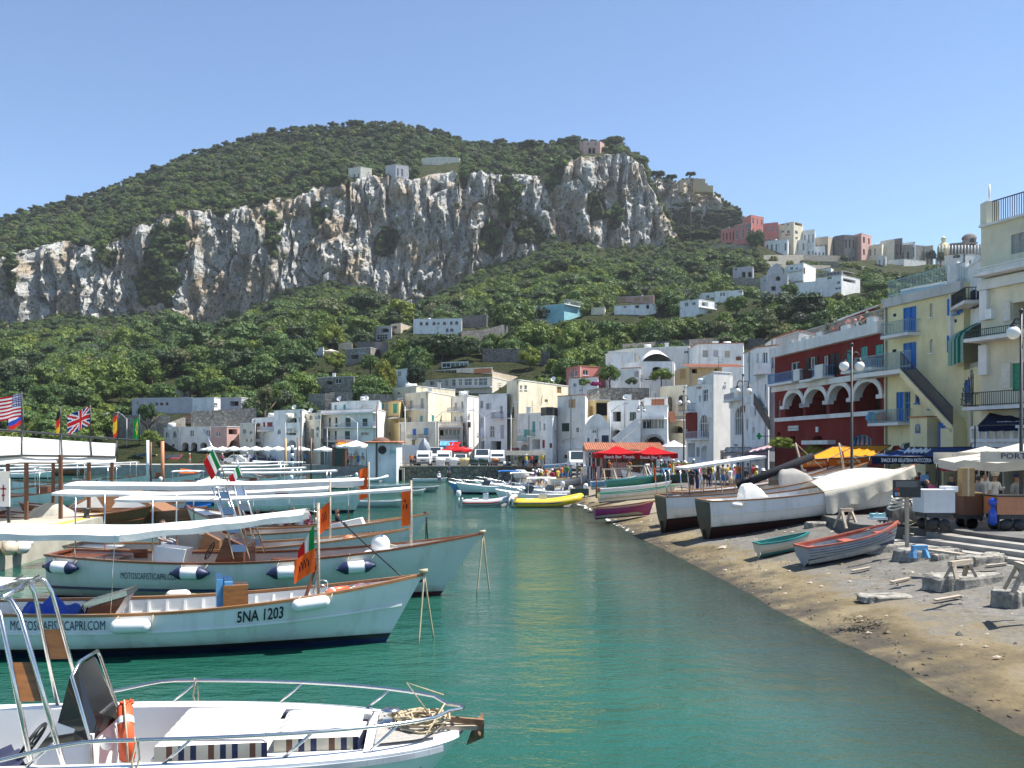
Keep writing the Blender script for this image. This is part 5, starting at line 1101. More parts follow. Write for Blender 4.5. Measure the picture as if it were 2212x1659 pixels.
GREY_IN=mat('boat_grey_paint',(.46,.455,.43),.6,.08);LACQ=hullpaint('white_lacquer',(.76,.755,.73));LACQ2=hullpaint('pale_lacquer',(.63,.63,.585))
def flag(label,base,top,fly,colour,cols,w=None,grid=(14,8),droop=.7,sway=0,group='flags on poles',pole=None,cat='flag',zroot=None):
 """base..top: hoist points; fly: direction vector of the flag's free length; colour(u, v)->material index"""
 base,top,fly=V(base),V(top),V(fly);t=thing('flag',label,cat,base,group);m=MB();nu,nv=grid;h=top-base;sdv=V((-fly.y,fly.x,0)).normalized()if abs(fly.x)+abs(fly.y)>1e-3 else V((0,1,0))
 f=lambda i,j:base+h*(j/nv)+fly*(i/nu)+sdv*(.10*fly.length*math.sin(i/nu*7+j/nv*1.5+sway)*(i/nu)**.6)-V((0,0,droop*fly.length*(i/nu)**1.6*.35))
 for i in range(nu):
  for j in range(nv):m.mi=colour((i+.5)/nu,(j+.5)/nv);m.quad(f(i,j),f(i+1,j),f(i+1,j+1),f(i,j+1))
 m.build('cloth',[cloth('flag_%s'%'_'.join('%02d'%int(x*99)for x in c),c,.8,.3)for c in cols],t)
 if pole:p_=MB();p_.tube([pole[0],pole[1]],pole[2],6);p_.build('pole',pole[3],t)
 return t
ITAL=lambda u,v:0 if u<.34 else(1 if u<.67 else 2)
ITC=[(.01,.25,.06),(.75,.74,.70),(.55,.02,.02)]
ORC=[(.72,.12,.02),(.10,.02,.02)]
def PENN(u,v):return 1 if(abs(v-.5)<.08 and.25<u<.8 and int(u*14)%2==0)or(abs(v-.66)<.05 and.35<u<.7 and int(u*14)%2)else 0
def fender(label,root,H_,t,f,kind='bar',r=.15,l=.62,side=-1,col='navy',roll=0):
 c=W(root,H_.pt(t,H_.tz(t,f),side,r*.95));a=W(root,H_.pt(t+.03,H_.tz(t+.03,f),side,r*.95));d=(a-c).normalized()
 th=thing('fender',label,'fender',c,'fenders hung along the boats');m=MB()
 if kind=='ball':m.sphere(c,r,16,12)
 else:
  K=10;prof=[(max(.01,r*math.sin(math.pi/2*i/4)**.6),-l/2+.12*i/4)for i in range(5)];prof+=[(x,-z)for x,z in reversed(prof)];m.lathe(c,prof,14,d)
 m.build('body',WPAINT,th)
 if kind=='bar2' or kind=='bar':
  if kind=='bar2':
   e=MB()
   for sg in(-1,1):e.lathe(c+d*sg*l*.40,[(r*1.02,-.02),(r*.95,.06),(r*.55,.17),(.04,.24),(.05,.28)],14,d*sg)
   e.build('end_cap',PT(col),th)
 rp=MB();g0=W(root,H_.pt(t-.025*9/H_.L,H_.z(t)+.05,side,0));g1=W(root,H_.pt(t+.04,H_.z(t+.04)+.05,side,0))
 rp.tube([c-d*l*.5,g0],.012,4);rp.tube([c+d*l*.5,g1],.012,4);rp.build('rope',ROPE,th);return th
def lifebuoy(label,c,ax,R_=.36,r=.085,cat='lifebuoy',squash=1):
 t=thing('lifebuoy',label,cat,V(c));m=MB();q=V(ax).to_track_quat('Z','Y').to_matrix();K=28
 m.tube([V(c)+q@V((R_*math.cos(2*math.pi*i/K),R_*math.sin(2*math.pi*i/K),0))for i in range(K)],r,10,closed=True);m.build('ring',ORANGE,t)
 b=MB()
 for k in range(4):
  a=math.pi/4+k*math.pi/2;b.tube([V(c)+q@V((R_*math.cos(a+e),R_*math.sin(a+e),0))for e in(-.13,0,.13)],r*1.06,10,cap=False)
 b.build('band',WPAINT,t);rp=MB();rp.tube([V(c)+q@V(((R_+r*1.15+.03*math.sin(i*math.pi/K*8)**2)*math.cos(2*math.pi*i/K),(R_+r*1.15)*math.sin(2*math.pi*i/K),0))for i in range(K)],.012,4,closed=True);rp.build('grab_line',ROPE,t);return t
def wooden_boat(label,bow,rz,L,B,zs,zm,zb,trim=MAHOG,paint=NAVY,hullm=LACQ,inner=GREY_IN,cat='boat',group='wooden tour boats moored in the harbour',floor=.15,strake=True,tw=.55,ov=.9,ribs=18,fore=.82,aft=.1,gw=.11,kd=.35,seats=(.25,.45,.62),lift=0,stripe=True,name='wooden_boat',**k):
 d=V((math.cos(rz),math.sin(rz),0));st=V((bow[0],bow[1],0))-d*L
 root=thing(name,label,cat,(st.x,st.y,lift),group,rz);h=Hull(L,B,zs,zm,zb,tw=tw,ov=ov,kd=kd,**k)
 m=MB();h.skin(m,0,1,7)
 m.build('hull',hullm,root,local=True)
 m=MB();h.skin(m,0,1,4,zfun=lambda t,f:lerp(-h.kd,.11,f));m.build('bottom',paint,root,local=True)
 if stripe:m=MB();h.skin(m,0,1,1,zfun=lambda t,f:lerp(.11,h.zp,f),off=.004);m.build('waterline_stripe',BLACK,root,local=True)
 else:m=MB();h.skin(m,0,1,1,zfun=lambda t,f:lerp(.11,h.zp,f),off=.0);m.build('waterline_stripe',hullm,root,local=True)
 m=MB();zz=[h.tz(0,1),h.tz(0,.6),h.tz(0,.2),.1,-h.kd*.6,-h.kd];left=[h.pt(0,z,1)for z in zz];right=[h.pt(0,z,-1)for z in zz]
 for i in range(5):m.quad(right[i],left[i],left[i+1],right[i+1])
 m.build('transom',hullm if trim is TEAK or name=='rowing_boat' else trim,root,local=True)
 m=MB();h.rail(m,1,gw,.055,-gw*.25,dz=.03);m.beam(h.pt(0,h.zs,1)+V((.02,0,.03)),h.pt(0,h.zs,-1)+V((.02,0,.03)),gw,.055);m.build('gunwale',trim,root,local=True)
 for sd in(1,-1):
  if strake:m=MB();h.rail(m,.52,.05,.05,.02,t1=.985,sides=(sd,));m.build('rubbing_strake',hullm,root,local=True)
 m=MB();sh=lambda t:h.z(t)-.01
 for sd in(1,-1):
  m.grid(lambda i,j:(lambda t:V((h.pt(t,lerp(h.z(t),floor,j)).x-.12*t**5,sd*max(.004,h.pt(t,lerp(h.z(t),max(floor,.05),j)).y-.07),lerp(h.z(t)-.01,floor,j))))(lerp(.004,.97,i)),30,3)
 m.build('inner_side',inner,root,local=True)
 m=MB();m.grid(lambda i,j:(lambda t:V((h.pt(t,floor).x,(j*2-1)*max(.004,h.pt(t,floor).y-.06),floor)))(lerp(0,.97,i)),24,2);m.build('floor_boards',TEAK if inner is GREY_IN else inner,root,local=True)
 if fore<1:
  m=MB();m.grid(lambda i,j:(lambda t:V((h.pt(t,h.z(t)).x,(j*2-1)*max(.004,h.b(t)-.05),h.z(t)-.09+.05*(1-(j*2-1)**2))))(lerp(fore,.985,i)),10,6);m.build('foredeck',WPAINT,root,local=True)
 if aft>0:m=MB();m.grid(lambda i,j:(lambda t:V((h.L*t,(j*2-1)*(h.b(t)-.05),h.z(t)-.06)))(lerp(.003,aft,i)),4,4);m.build('aft_deck',trim if trim is MAHOG else WPAINT,root,local=True)
 for q in seats:
  m=MB();yb=h.b(q)-.1;m.box(L*q-.17,-yb,h.z(q)-.36,L*q+.17,yb,h.z(q)-.31);m.build('thwart',TEAK if trim is MAHOG else WPAINT,root,local=True)
 for i in range(ribs):
  t=lerp(aft+.03,fore-.02,i/max(1,ribs-1));m=MB()
  for sd in(1,-1):
   a,b=h.pt(t,h.z(t)),h.pt(t,floor);a.y=sd*(a.y-.085);b.y=sd*(max(.05,b.y-.09));c_=h.pt(t,(h.z(t)+floor)/2);c_.y=sd*(c_.y-.09);a.z-=.06
   m.beam(a,c_,.05,.05,(1,0,0));m.beam(c_,b,.05,.05,(1,0,0))
  m.build('rib',inner if inner is not GREY_IN else WPAINT,root,local=True)
 return root,h
def mast(root,x,y,z0,z1,r=.035,m_=OAK,name='mast'):
 m=MB();m.tube([(x,y,z0),(x,y,z1)],[r,r*.8],8);return m.build(name,m_,root,local=True)
def wheel(m,c,ax,R_=.24):
 q=V(ax).to_track_quat('Z','Y').to_matrix();K=20;m.tube([V(c)+q@V((R_*math.cos(2*math.pi*i/K),R_*math.sin(2*math.pi*i/K),0))for i in range(K)],.018,6,closed=True)
 for k in range(5):a=k*2*math.pi/5;m.tube([V(c),V(c)+q@V((R_*math.cos(a),R_*math.sin(a),0))],.011,4)
LET=mat('hull_lettering',(.01,.018,.07),.4,.05);LETB=mat('hull_number',(.012,.012,.014),.4,.05)
# --- nearest wooden boat, 5NA 1203
r1,h1=wooden_boat('white wooden boat numbered 5NA 1203 with orange lifebuoy in its bow',(-1.95,20.95),math.radians(7.0),10.2,2.35,.95,.86,1.42,trim=TEAK,inner=WPAINT,floor=.12,ribs=24,fore=.93,aft=.0,seats=(.22,),bow_e=1.2,n=48)
hull_text(r1,h1,'MOTOSCAFISTICAPRI.COM',.205,.385,.62,.90,LET);hull_text(r1,h1,'5NA 1203',.632,.722,.62,.92,LETB)
m=MB();x=10.2*.62
m.obox((x,-.55,.98),(.24,.05,0),(-.06,.3,0),(0,0,.42));b_=m.build('hatch_board',wood('varnished_ply',(.32,.13,.04),.3),r1,local=True)
m=MB();m.obox((x-.18,-.35,1.02),(.08,.02,0),(-.1,.5,0),(0,0,.45));m.obox((x-.36,-.3,1.06),(.06,.02,0),(-.1,.5,0),(0,0,.46));m.build('cabin_side',PT('lblue'),r1,local=True)
m=MB();x=10.2*.345;m.add([(x-.5,-.55,.25),(x+.25,-.55,.25),(x+.38,-.55,.75),(x+.62,-.55,1.15),(x-.1,-.55,.95),(x-.25,-.55,.6)]+[(x-.5,.2,.25),(x+.25,.2,.25),(x+.38,.2,.75),(x+.62,.2,1.15),(x-.1,.2,.95),(x-.25,.2,.6)],[(0,1,2,3,4,5),(11,10,9,8,7,6),(0,6,7,1),(1,7,8,2),(2,8,9,3),(3,9,10,4),(4,10,11,5),(5,11,6,0)]);c_=m.build('console',MAHOG,r1,local=True)
m=MB();m.obox((x+.24,-.17,1.12),(.42,0,.12),(0,.42,0),(-.01,0,.05));m.build('dashboard',STEEL,c_,local=True)
m=MB();wheel(m,(x-.33,-.2,.78),(-.9,0,.35),.27);m.build('steering_wheel',BLACK,c_,local=True)
t=thing('tarpaulin','crumpled blue tarpaulin bundled on the 5NA 1203 boat','tarpaulin',W(r1,(2.4,-.1,.55)));m=MB();rn_=random.Random(2)
c0=W(r1,(2.55,-.15,.6));m.smooth=True
m.grid(lambda i,j:c0+V(((i-.5)*1.5,(j-.5)*.9,.55*math.sin(math.pi*i)**.6*math.sin(math.pi*j)**.5+.09*math.sin(i*17+j*9)+.06*math.sin(j*23-i*11)-.1)),18,12);m.build('sheet',cloth('tarp_blue',(.015,.06,.36),.5,.05),t)
mast(r1,10.2*.785,-.46,.6,3.05,.04)
m=MB();m.beam((7.7,-.6,.9),(8.0,-.35,1.9),.06,.05);m.build('oar_stick',MAHOG,r1,local=True)
m=MB()
for yy in(-.35,.35):m.tube([(7.9,yy,.9),(7.9,yy,1.28),(8.02,yy,1.33),(8.15,yy,1.28),(8.15,yy,.95)],.015,6)
m.tube([(8.5,.35,1.15),(8.9,.1,1.27),(9.1,-.15,1.27),(8.9,-.4,1.15)],.015,6);m.build('bow_handrail',STEEL,r1,local=True)
m=MB();canopy_mesh(m,(-.9,0,2.80),(4.2,0,2.58),2.4,2.4,.06,.14,.10);canopy_mesh(m,(4.2,0,2.58),(7.75,-.35,2.93),2.4,.7,.03,.14,.10);cv=m.build('canopy',CANVAS,r1,local=True)
m=MB();m.tube([(.3,.9,.8),(.3,.9,2.7)],.02,6);m.tube([(.3,-.9,.8),(.3,-.9,2.7)],.02,6);m.tube([(4,-1.1,.8),(4.1,-1.15,2.45)],.008,5);m.tube([(7.7,-.35,2.92),(7.98,-.55,2.86)],.012,5);m.each('canopy_pole',STEEL,r1,local=True)
lifebuoy('orange lifebuoy lying flat in the bow of the 5NA 1203 boat',W(r1,(8.55,-.05,1.07)),(.05,-.1,1),.34,.085)
fender('plain white fender below the gunwale left of amidships on the 5NA 1203 boat',r1,h1,.435,.74,'plain',.14,.78);fender('plain white fender near the bow of the 5NA 1203 boat',r1,h1,.775,.90,'plain',.13,.8)
fender('plain white fender on the far gunwale of the 5NA 1203 boat',r1,h1,.47,1.08,'plain',.1,.55,side=1)
flag('torn orange pennant on the near mast of the 5NA 1203 boat',W(r1,(7.95,-.56,1.62)),W(r1,(7.95,-.56,2.1)),(-.42,-.05,-.12),PENN,ORC,droop=.9,group='orange pennants on the boat masts')
flag('furled Italian flag hanging behind the near mast',W(r1,(7.93,-.5,2.1)),W(r1,(7.93,-.5,2.6)),(-.34,.05,-.42),ITAL,ITC,droop=.8,group='Italian flags on the boats')
# --- second boat
r2,h2=wooden_boat('long white wooden boat with mahogany rail and lettered side',(-.88,27.6),math.radians(1.2),12.0,2.95,1.22,1.05,1.72,trim=MAHOG,hullm=LACQ2,ribs=0,fore=.72,aft=.14,floor=.3,seats=(.6,.66),gw=.14,bow_e=1.25,ov=1.3,n=48,zpaint=.1,paint=mat('dark_red_bottom',(.05,.012,.012),.5),strake=False)
hull_text(r2,h2,'MOTOSCAFISTICAPRI.COM',.185,.320,.56,.74,LET)
m=MB();h2.rail(m,.24,.05,.07,.012,t1=.9);m.build('blue_strake',NAVY,r2,local=True)
for q in(.155,.225):
 m=MB();a=h2.pt(q,.95,1);m.obox((12*q,a.y-.085,1.08),(.26,0,0),(0,.012,0),(0,0,.13));m.build('locker_door',MAHOG,r2,local=True)
m=MB();x=5.1;m.add([(x-.75,-.9,.3),(x+.35,-.9,.3),(x+.35,-.9,1.5),(x-.15,-.9,1.75),(x-.75,.5,.3),(x+.35,.5,.3),(x+.35,.5,1.5),(x-.15,.5,1.75)],[(0,1,2,3),(7,6,5,4),(0,4,5,1),(1,5,6,2),(2,6,7,3),(3,7,4,0)]);c_=m.build('console',MAHOG,r2,local=True)
m=MB();wheel(m,(x-.75,-.3,1.3),(-.85,0,.4),.26);m.build('steering_wheel',BLACK,c_,local=True)
for sx,sy in((5.2,-.95),(5.2,.75)):
 m=MB();m.tube([(sx,sy,1.15),(sx-.45,sy,3.1)],.028,7);m.tube([(sx+.45,sy,1.15),(sx-.2,sy,3.1)],.028,7);m.build('mast_frame',STEEL,r2,local=True)
 for f in(.15,.42,.68,.9):
  m=MB();m.obox((lerp(sx,sx-.45,f)*.5+lerp(sx+.45,sx-.2,f)*.5,sy,lerp(1.15,3.1,f)),(.21*(1-.4*f),0,0),(0,.01,0),(0,0,.10));m.build('step_plate',mat('blue_grey_plate',(.30,.40,.55),.4),r2,local=True)
m=MB();m.tube([(4.7,-.95,3.1),(4.7,.75,3.1)],.028,7);m.build('mast_frame',STEEL,r2,local=True)
for bx,by,bw in((6.3,-.75,.38),(6.3,.6,.38),(3.35,-.2,.3)):m=MB();m.box(bx-bw,by-.3,.3,bx+bw,by+.3,.98);m.build('seat_box',MAHOG if bx>4 else WPAINT,r2,local=True)
m=MB();m.obox((3.4,-.55,1.25),(.42,.0,-.05),(0,.35,0),(.05,0,.2));m.build('helm_seat',WPAINT,r2,local=True)
m=MB()
for k in range(4):m.tube([(3.0+.22*k,-.75,.3),(3.0+.22*k,-.75,1.05)],.018,6)
m.each('seat_leg',STEEL,r2,local=True)
m=MB();canopy_mesh(m,(2.0,0,2.85),(10.0,-.1,3.12),2.2,.5,.12,.07,.05);m.build('canopy',CANVAS,r2,local=True)
mast(r2,10.0,-.1,1.1,3.28,.04);m=MB();
for q,z1 in((.9,2.85),(3.0,2.85)):m.tube([(q,-1.0,1.0),(q,-1.0,z1)],.022,6);m.tube([(q,1.0,1.0),(q,1.0,z1)],.022,6)
m.each('canopy_pole',STEEL,r2,local=True)
for k,(q,f,tx)in enumerate([(.045,.78,'white fender with navy ends at the stern of the long mahogany railed boat'),(.35,.78,'white fender with navy ends below the console of the long mahogany railed boat'),(.565,.74,'white fender with navy ends behind the near mast on the long mahogany railed boat'),(.72,.73,'white fender with navy ends near the bow of the long mahogany railed boat')]):fender(tx,r2,h2,q,f,'bar2',.17,.62)
fender('round white buoy with blue cap on the bow rail of the long boat',r2,h2,.76,1.14,'ball',.27,.3,side=-.2)
flag('orange pennant with lettering on the bow mast of the long mahogany railed boat',W(r2,(9.97,-.1,2.0)),W(r2,(9.97,-.1,3.1)),(-.24,-.03,-.02),PENN,ORC,grid=(10,16),droop=.3,group='orange pennants on the boat masts')
# --- third and fourth boats
r3,h3=wooden_boat('white wooden boat with reddish rail squeezed behind the long one',(-3.3,30.7),math.radians(2.5),10.5,2.6,1.15,1.05,1.60,trim=TEAK,hullm=LACQ2,ribs=0,fore=.7,aft=.12,floor=.3,bow_e=1.25)
m=MB();canopy_mesh(m,(-.2,0,2.9),(8.0,0,3.0),2.2,.6,.12,.08,.06);m.build('canopy',CANVAS,r3,local=True);mast(r3,8.05,-.2,1.0,3.2)
m=MB();x=4.4;m.add([(x-.6,-.8,.3),(x+.35,-.8,.3),(x+.35,-.8,1.35),(x-.1,-.8,1.6),(x-.6,.5,.3),(x+.35,.5,.3),(x+.35,.5,1.35),(x-.1,.5,1.6)],[(0,1,2,3),(7,6,5,4),(0,4,5,1),(1,5,6,2),(2,6,7,3),(3,7,4,0)]);m.build('console',TEAK,r3,local=True)
m=MB();m.smooth=True;m.grid(lambda i,j:V((2.6+1.5*i,-.5+1.2*j,1.0+.75*math.sin(math.pi*i)**.6*math.sin(math.pi*j)**.6+.05*math.sin(i*19+j*13))),14,10);m.build('engine_cover',cloth('tarp_grey',(.38,.36,.31),.8,.03),r3,local=True)
for sx,sy in((5.0,-.7),(5.0,.6)):
 m=MB();m.tube([(sx+.2,sy,1.05),(sx-.5,sy,3.0)],.028,7);m.tube([(sx+.6,sy,1.05),(sx-.2,sy,3.0)],.028,7);m.build('mast_frame',STEEL,r3,local=True)
 for f in(.3,.6,.85):m=MB();m.obox((sx+.4-.7*f,sy,lerp(1.05,3,f)),(.17,0,0),(0,.01,0),(0,0,.1));m.build('step_plate',MAHOG,r3,local=True)
flag('faded orange pennant on the mast of the squeezed in boat',W(r3,(8.02,-.2,1.7)),W(r3,(8.02,-.2,2.5)),(-.3,-.05,-.15),PENN,ORC,droop=.9,group='orange pennants on the boat masts')
m=MB();m.sphere((8.6,.1,1.22),.22,12,8);m.build('buoy',PT('terra'),r3,local=True)
r4,h4=wooden_boat('white wooden boat numbered 5NA1289 with open teak edged bow',(-3.05,35.2),math.radians(1.0),11.5,2.8,1.2,1.12,1.78,trim=TEAK,hullm=LACQ2,ribs=0,fore=.74,aft=.12,floor=.3,bow_e=1.25,ov=1.2)
hull_text(r4,h4,'5NA1289',.735,.845,.52,.80,LET);[(h4.rail(m_,.38,.05,.06,.015,t1=.93,sides=(sd,)),m_.build('rubbing_strake',TEAK,r4,local=True))for sd in(1,-1)for m_ in[MB()]]
m=MB();canopy_mesh(m,(-1.2,0,3.0),(9.2,0,3.15),2.5,.8,.10,.2,.1);m.build('canopy',CANVAS,r4,local=True);mast(r4,9.35,-.2,1.0,3.7)
m=MB();m.obox((8.6,-.3,1.45),(.55,0,.12),(0,.3,0),(-.05,0,.12));m.build('cushion',CANVAS,r4,local=True)
m=MB();x=4.6;m.box(x-.4,-.7,.3,x+.4,.6,1.7);m.build('console',MAHOG,r4,local=True)
flag('orange pennant high on the mast of the 5NA1289 boat',W(r4,(9.3,-.2,2.4)),W(r4,(9.3,-.2,3.5)),(-.3,-.05,-.05),PENN,ORC,droop=.4,group='orange pennants on the boat masts')
for lab,u,v,Y,ends in(('pair of mooring ropes from the bow of the 5NA 1203 boat into the water',916,1238,20.9,((903,1392,20.6),(938,1388,21.4))),('pair of mooring ropes from the bow of the long mahogany railed boat',1043,1152,27.6,((1029,1287,27.4),(1059,1292,28.2))),('dark mooring ropes from the bow of the 5NA1289 boat',921,1111,35.2,((918,1152,35),(926,1152,35.6)))):
 p=P(u,v,Y);t=thing('mooring_rope',lab,'rope',p,'mooring ropes at the boat bows');m=MB()
 for(ue,ve,ye)in ends:e=P(ue,ve,ye);e.z=min(e.z,-.1);m.tube(sag(p,e,.03,6),.022,5)
 m.tube([p+V((-.1,0,.03)),p+V((.08,0,.05))],.05,6);m.build('lines',ROPE if 'dark' not in lab else BLACK,t)
t=thing('mooring_rope','long dark rope slanting from the canopy of the second boat to the first bow','rope',P(800,1130,27),'mooring ropes at the boat bows');m=MB();m.tube(sag(P(722,1112,24),P(868,1245,21.3),.02,8),.018,5);m.tube([P(743,1130,23.7),P(748,1136,23.6)],.04,6);m.build('lines',BLACK,t)
# --- nearest boat: open white motorboat with rails
GEL=mat('gelcoat',(.78,.78,.77),.28,.03,1);VINYL=mat('navy_vinyl',(.018,.022,.055),.45,.2,5);SMOKE=glass('smoked_screen',(.012,.013,.014),.08)
rz0=math.radians(5);L0=7.2;d0=V((math.cos(rz0),math.sin(rz0),0));bow0=V((-.55,10.95,0));st0=bow0-d0*L0
r0=thing('motorboat','open white motorboat with steel bow rail and striped cushions nearest the viewer','boat',(st0.x,st0.y,0),None,rz0)
h0=Hull(L0,2.62,1.08,1.06,.98,tw=.9,ov=1.0,pm=2.9,bow_e=1.3,mid_e=3.2,zpaint=.2);h0.b=lambda t:1.31*(lerp(.9,1,math.sin(math.pi/2*t/.42))if t<.42 else max(.0004,1-((t-.42)/.58)**2.6)**.55)
m=MB();h0.skin(m,-.3,1,8);m.build('hull',GEL,r0,local=True)
for sd in(1,-1):m=MB();h0.rail(m,.93,.06,.06,.015,t1=.97,sides=(sd,));m.build('rubbing_strake',mat('grey_rub',(.33,.35,.38),.5),r0,local=True)
inn=lambda t:max(.02,h0.b(t)-lerp(.22,.26,t))
m=MB();m.smooth=True
for sd in(1,-1):m.grid(lambda i,j:(lambda t:V((L0*t,sd*lerp(h0.b(t),inn(t),j),h0.z(t)+.035*math.sin(math.pi*j))))(lerp(.0,.85,i)),30,4)
m.grid(lambda i,j:(lambda t:V((L0*t,(j*2-1)*h0.b(t),h0.z(t)+.035*(1-abs(j*2-1)))))(lerp(.85,.992,i)),14,8);m.build('side_deck',GEL,r0,local=True)
m=MB();m.smooth=True
for sd in(1,-1):m.grid(lambda i,j:(lambda t:V((L0*t,sd*(inn(t)-.02*j),lerp(h0.z(t),.28,j))))(lerp(.0,.85,i)),24,3)
m.quad((L0*.85,inn(.85),h0.z(.85)),(L0*.85,-inn(.85),h0.z(.85)),(L0*.85,-inn(.85),.28),(L0*.85,inn(.85),.28));m.build('inner_side',GEL,r0,local=True)
m=MB();m.grid(lambda i,j:(lambda t:V((L0*t,(j*2-1)*inn(t),.28)))(lerp(0,.86,i)),16,2);m.build('floor',mat('nonskid',(.52,.51,.49),.8),r0,local=True)
m=MB();t0_,t1_=.865,.955;m.grid(lambda i,j:(lambda t:V((L0*t,(j*2-1)*h0.b(t)*.72,h0.z(t)+.05)))(lerp(t0_,t1_,i)),6,4);m.build('deck_pad',mat('grey_nonskid',(.34,.32,.29),.95,.2,20,bmp=.5),r0,local=True)
m=MB();m.grid(lambda i,j:(lambda t:V((L0*t,inn(t)-.045,lerp(h0.z(t)-.05,h0.z(t)-.34,j))))(lerp(.57,.85,i)),14,2);m.quad((L0*.855,inn(.85),h0.z(.85)+.06),(L0*.84,-inn(.85)+.1,h0.z(.85)+.06),(L0*.84,-inn(.85)+.1,.55),(L0*.855,inn(.85),.55));bk=m.build('backrest',VINYL,r0,local=True)
m=MB()
for q in(.60,.67,.74):p=h0.pt(q,h0.z(q)-.12);m.sphere((L0*q,inn(q)-.06,h0.z(q)-.16),.022,8,6)
m.each('button',STEEL,bk,local=True)
def stripes():
 m_,t,b=nodes('striped_cushion');v=coords(t);sp=N(t,'SeparateXYZ');t.links.new(v,sp.inputs[0])
 a=N(t,'Math',operation='MULTIPLY');a.inputs[1].default_value=4.6;t.links.new(sp.outputs['Y'],a.inputs[0]);f=N(t,'Math',operation='FRACT');t.links.new(a.outputs[0],f.inputs[0])
 st=ramp(t,f.outputs[0],[(0,(.72,.70,.65)),(.5,(.72,.70,.65)),(.51,(.03,.03,.06)),(.60,(.03,.03,.06)),(.61,(.72,.70,.65)),(.70,(.72,.70,.65)),(.71,(.05,.05,.05)),(.79,(.05,.05,.05)),(.80,(.72,.70,.65))])
 t.links.new(st,b.inputs[0]);b.inputs['Roughness'].default_value=.8;t.nodes['Color Ramp'].color_ramp.interpolation='CONSTANT' if 'Color Ramp' in t.nodes else 'LINEAR';return m_
STR=stripes();CREAMF=mat('cushion_edge',(.62,.56,.42),.8,.1)
m=MB();m.smooth=True
for(xa,xb,ya,yb)in((3.95,5.10,-.62,.85),(5.15,6.05,-.52,.7)):
 m.grid(lambda i,j:V((lerp(xa,xb,i),lerp(ya,yb,j)*(1-.16*max(0,(lerp(xa,xb,i)-3.95))/2),1.08+.05*min(1,9*i,9*(1-i),9*j,9*(1-j))**.5)),20,20)
m.build('cushion',STR,r0,local=True)
for(xa,xb,ya)in((3.95,5.10,-.63),(5.15,6.05,-.50)):
 nst=int((xb-xa)/.06);m=MB()
 for k in range(nst):
  m.mi=1 if k%7 in(4,6)else(2 if k%7==2 else 0);x0,x1=lerp(xa,xb,k/nst),lerp(xa,xb,(k+1)/nst)
  f=lambda x:ya*(1-.16*max(0,x-3.95)/2);m.quad((x0,f(x0),.93),(x1,f(x1),.93),(x1,f(x1),1.085),(x0,f(x0),1.085))
 m.build('cushion_edge',[CREAMF,PT('navy'),PT('brown')],r0,local=True)
m=MB();m.box(3.9,-.55,.28,6.08,.85,.935);m.build('berth_base',GEL,r0,local=True)
m=MB();m.smooth=False;x=2.62
pr=[(x-.05,.28),(x+.72,.28),(x+.66,1.18),(x+.30,1.32),(x+.12,1.0)]
m.add([(a,-.48,z)for a,z in pr]+[(a,.42,z)for a,z in pr],[(0,1,2,3,4),(9,8,7,6,5),(0,5,6,1),(1,6,7,2),(2,7,8,3),(3,8,9,4),(4,9,5,0)]);cs=m.build('console',GEL,r0,local=True)
m=MB();pts=[(x+.08,-.50,1.02),(x+.64,-.50,1.10),(x+.70,-.36,1.16),(x+.70,.30,1.16),(x+.64,.44,1.10),(x+.08,.44,1.02)];tp=[(x+.30,-.46,1.32),(x+.42,-.46,1.78),(x+.44,-.3,1.86),(x+.44,.24,1.86),(x+.42,.40,1.78),(x+.30,.40,1.32)]
for a in range(5):m.quad(pts[a],pts[a+1],tp[a+1],tp[a])
m.build('windshield',SMOKE,cs,local=True)
m=MB();m.tube([(x+.45,-.52,.35),(x+.66,-.54,.5),(x+.66,-.52,1.1),(x+.45,-.48,1.8),(x+.47,-.3,1.92),(x+.47,.24,1.92),(x+.45,.42,1.8),(x+.66,.46,1.1)],.02,8);m.build('screen_frame',STEEL,cs,local=True)
m=MB();m.sphere((x+.73,-.25,1.02),.07,10,8);m.build('nav_lamp',WPAINT,cs,local=True)
m=MB();wheel(m,(x-.12,-.05,1.0),(-.8,0,.5),.22);m.build('steering_wheel',BLACK,cs,local=True)
m=MB();m.smooth=True;m.grid(lambda i,j:V((x-.6+.45*i+.1*j,-.55+.35*j,.45+.55*math.sin(math.pi*(i*.8+.1))+.04*math.sin(i*30))),16,6);m.build('seat_cover',VINYL,r0,local=True)
m=MB();m.box(x-.95,-.55,.28,x-.45,.45,.62);m.build('helm_seat',GEL,r0,local=True)
for sd,bs_,ts_ in((-1,((2.92,-1.13),(3.22,-1.13)),((2.34,-.55),(2.52,-.55))),(1,((2.33,1.15),(2.62,1.15)),((2.08,.98),(2.27,.98)))):
 for(xb_,yb_),(xt_,yt_)in zip(bs_,ts_):
  m=MB();m.tube([V((xb_,yb_,1.08)),V((lerp(xb_,xt_,.88),lerp(yb_,yt_,.88),2.48)),V((xt_-.03,yt_,2.62)),V((xt_-.14,yt_*.97,2.66))],.027,8);m.build('canopy_leg',STEEL,r0,local=True)
 m=MB();m.add([V((lerp(bs_[k_][0],ts_[k_][0],f_),lerp(bs_[k_][1],ts_[k_][1],f_),lerp(1.08,2.6,f_)))for f_ in(.38,.62)for k_ in(0,1)],[(0,1,3,2)]);m.build('step_plate',wood('varnished_ply',(.32,.13,.04),.3),r0,local=True)
m=MB()
for xx in(0,.19):m.tube([(2.24+xx,-.62,2.66),(1.97+xx,1.0,2.66)],.027,8)
m.box(2.16,-.2,2.655,2.42,-.06,2.685);m.box(2.06,.5,2.655,2.32,.64,2.685);m.build('canopy_frame',STEEL,r0,local=True)
m=MB();canopy_mesh(m,(2.12,.2,2.69),(-1.0,.25,2.80),1.75,1.75,.0,.05,.04);m.build('canopy',CANVAS,r0,local=True)
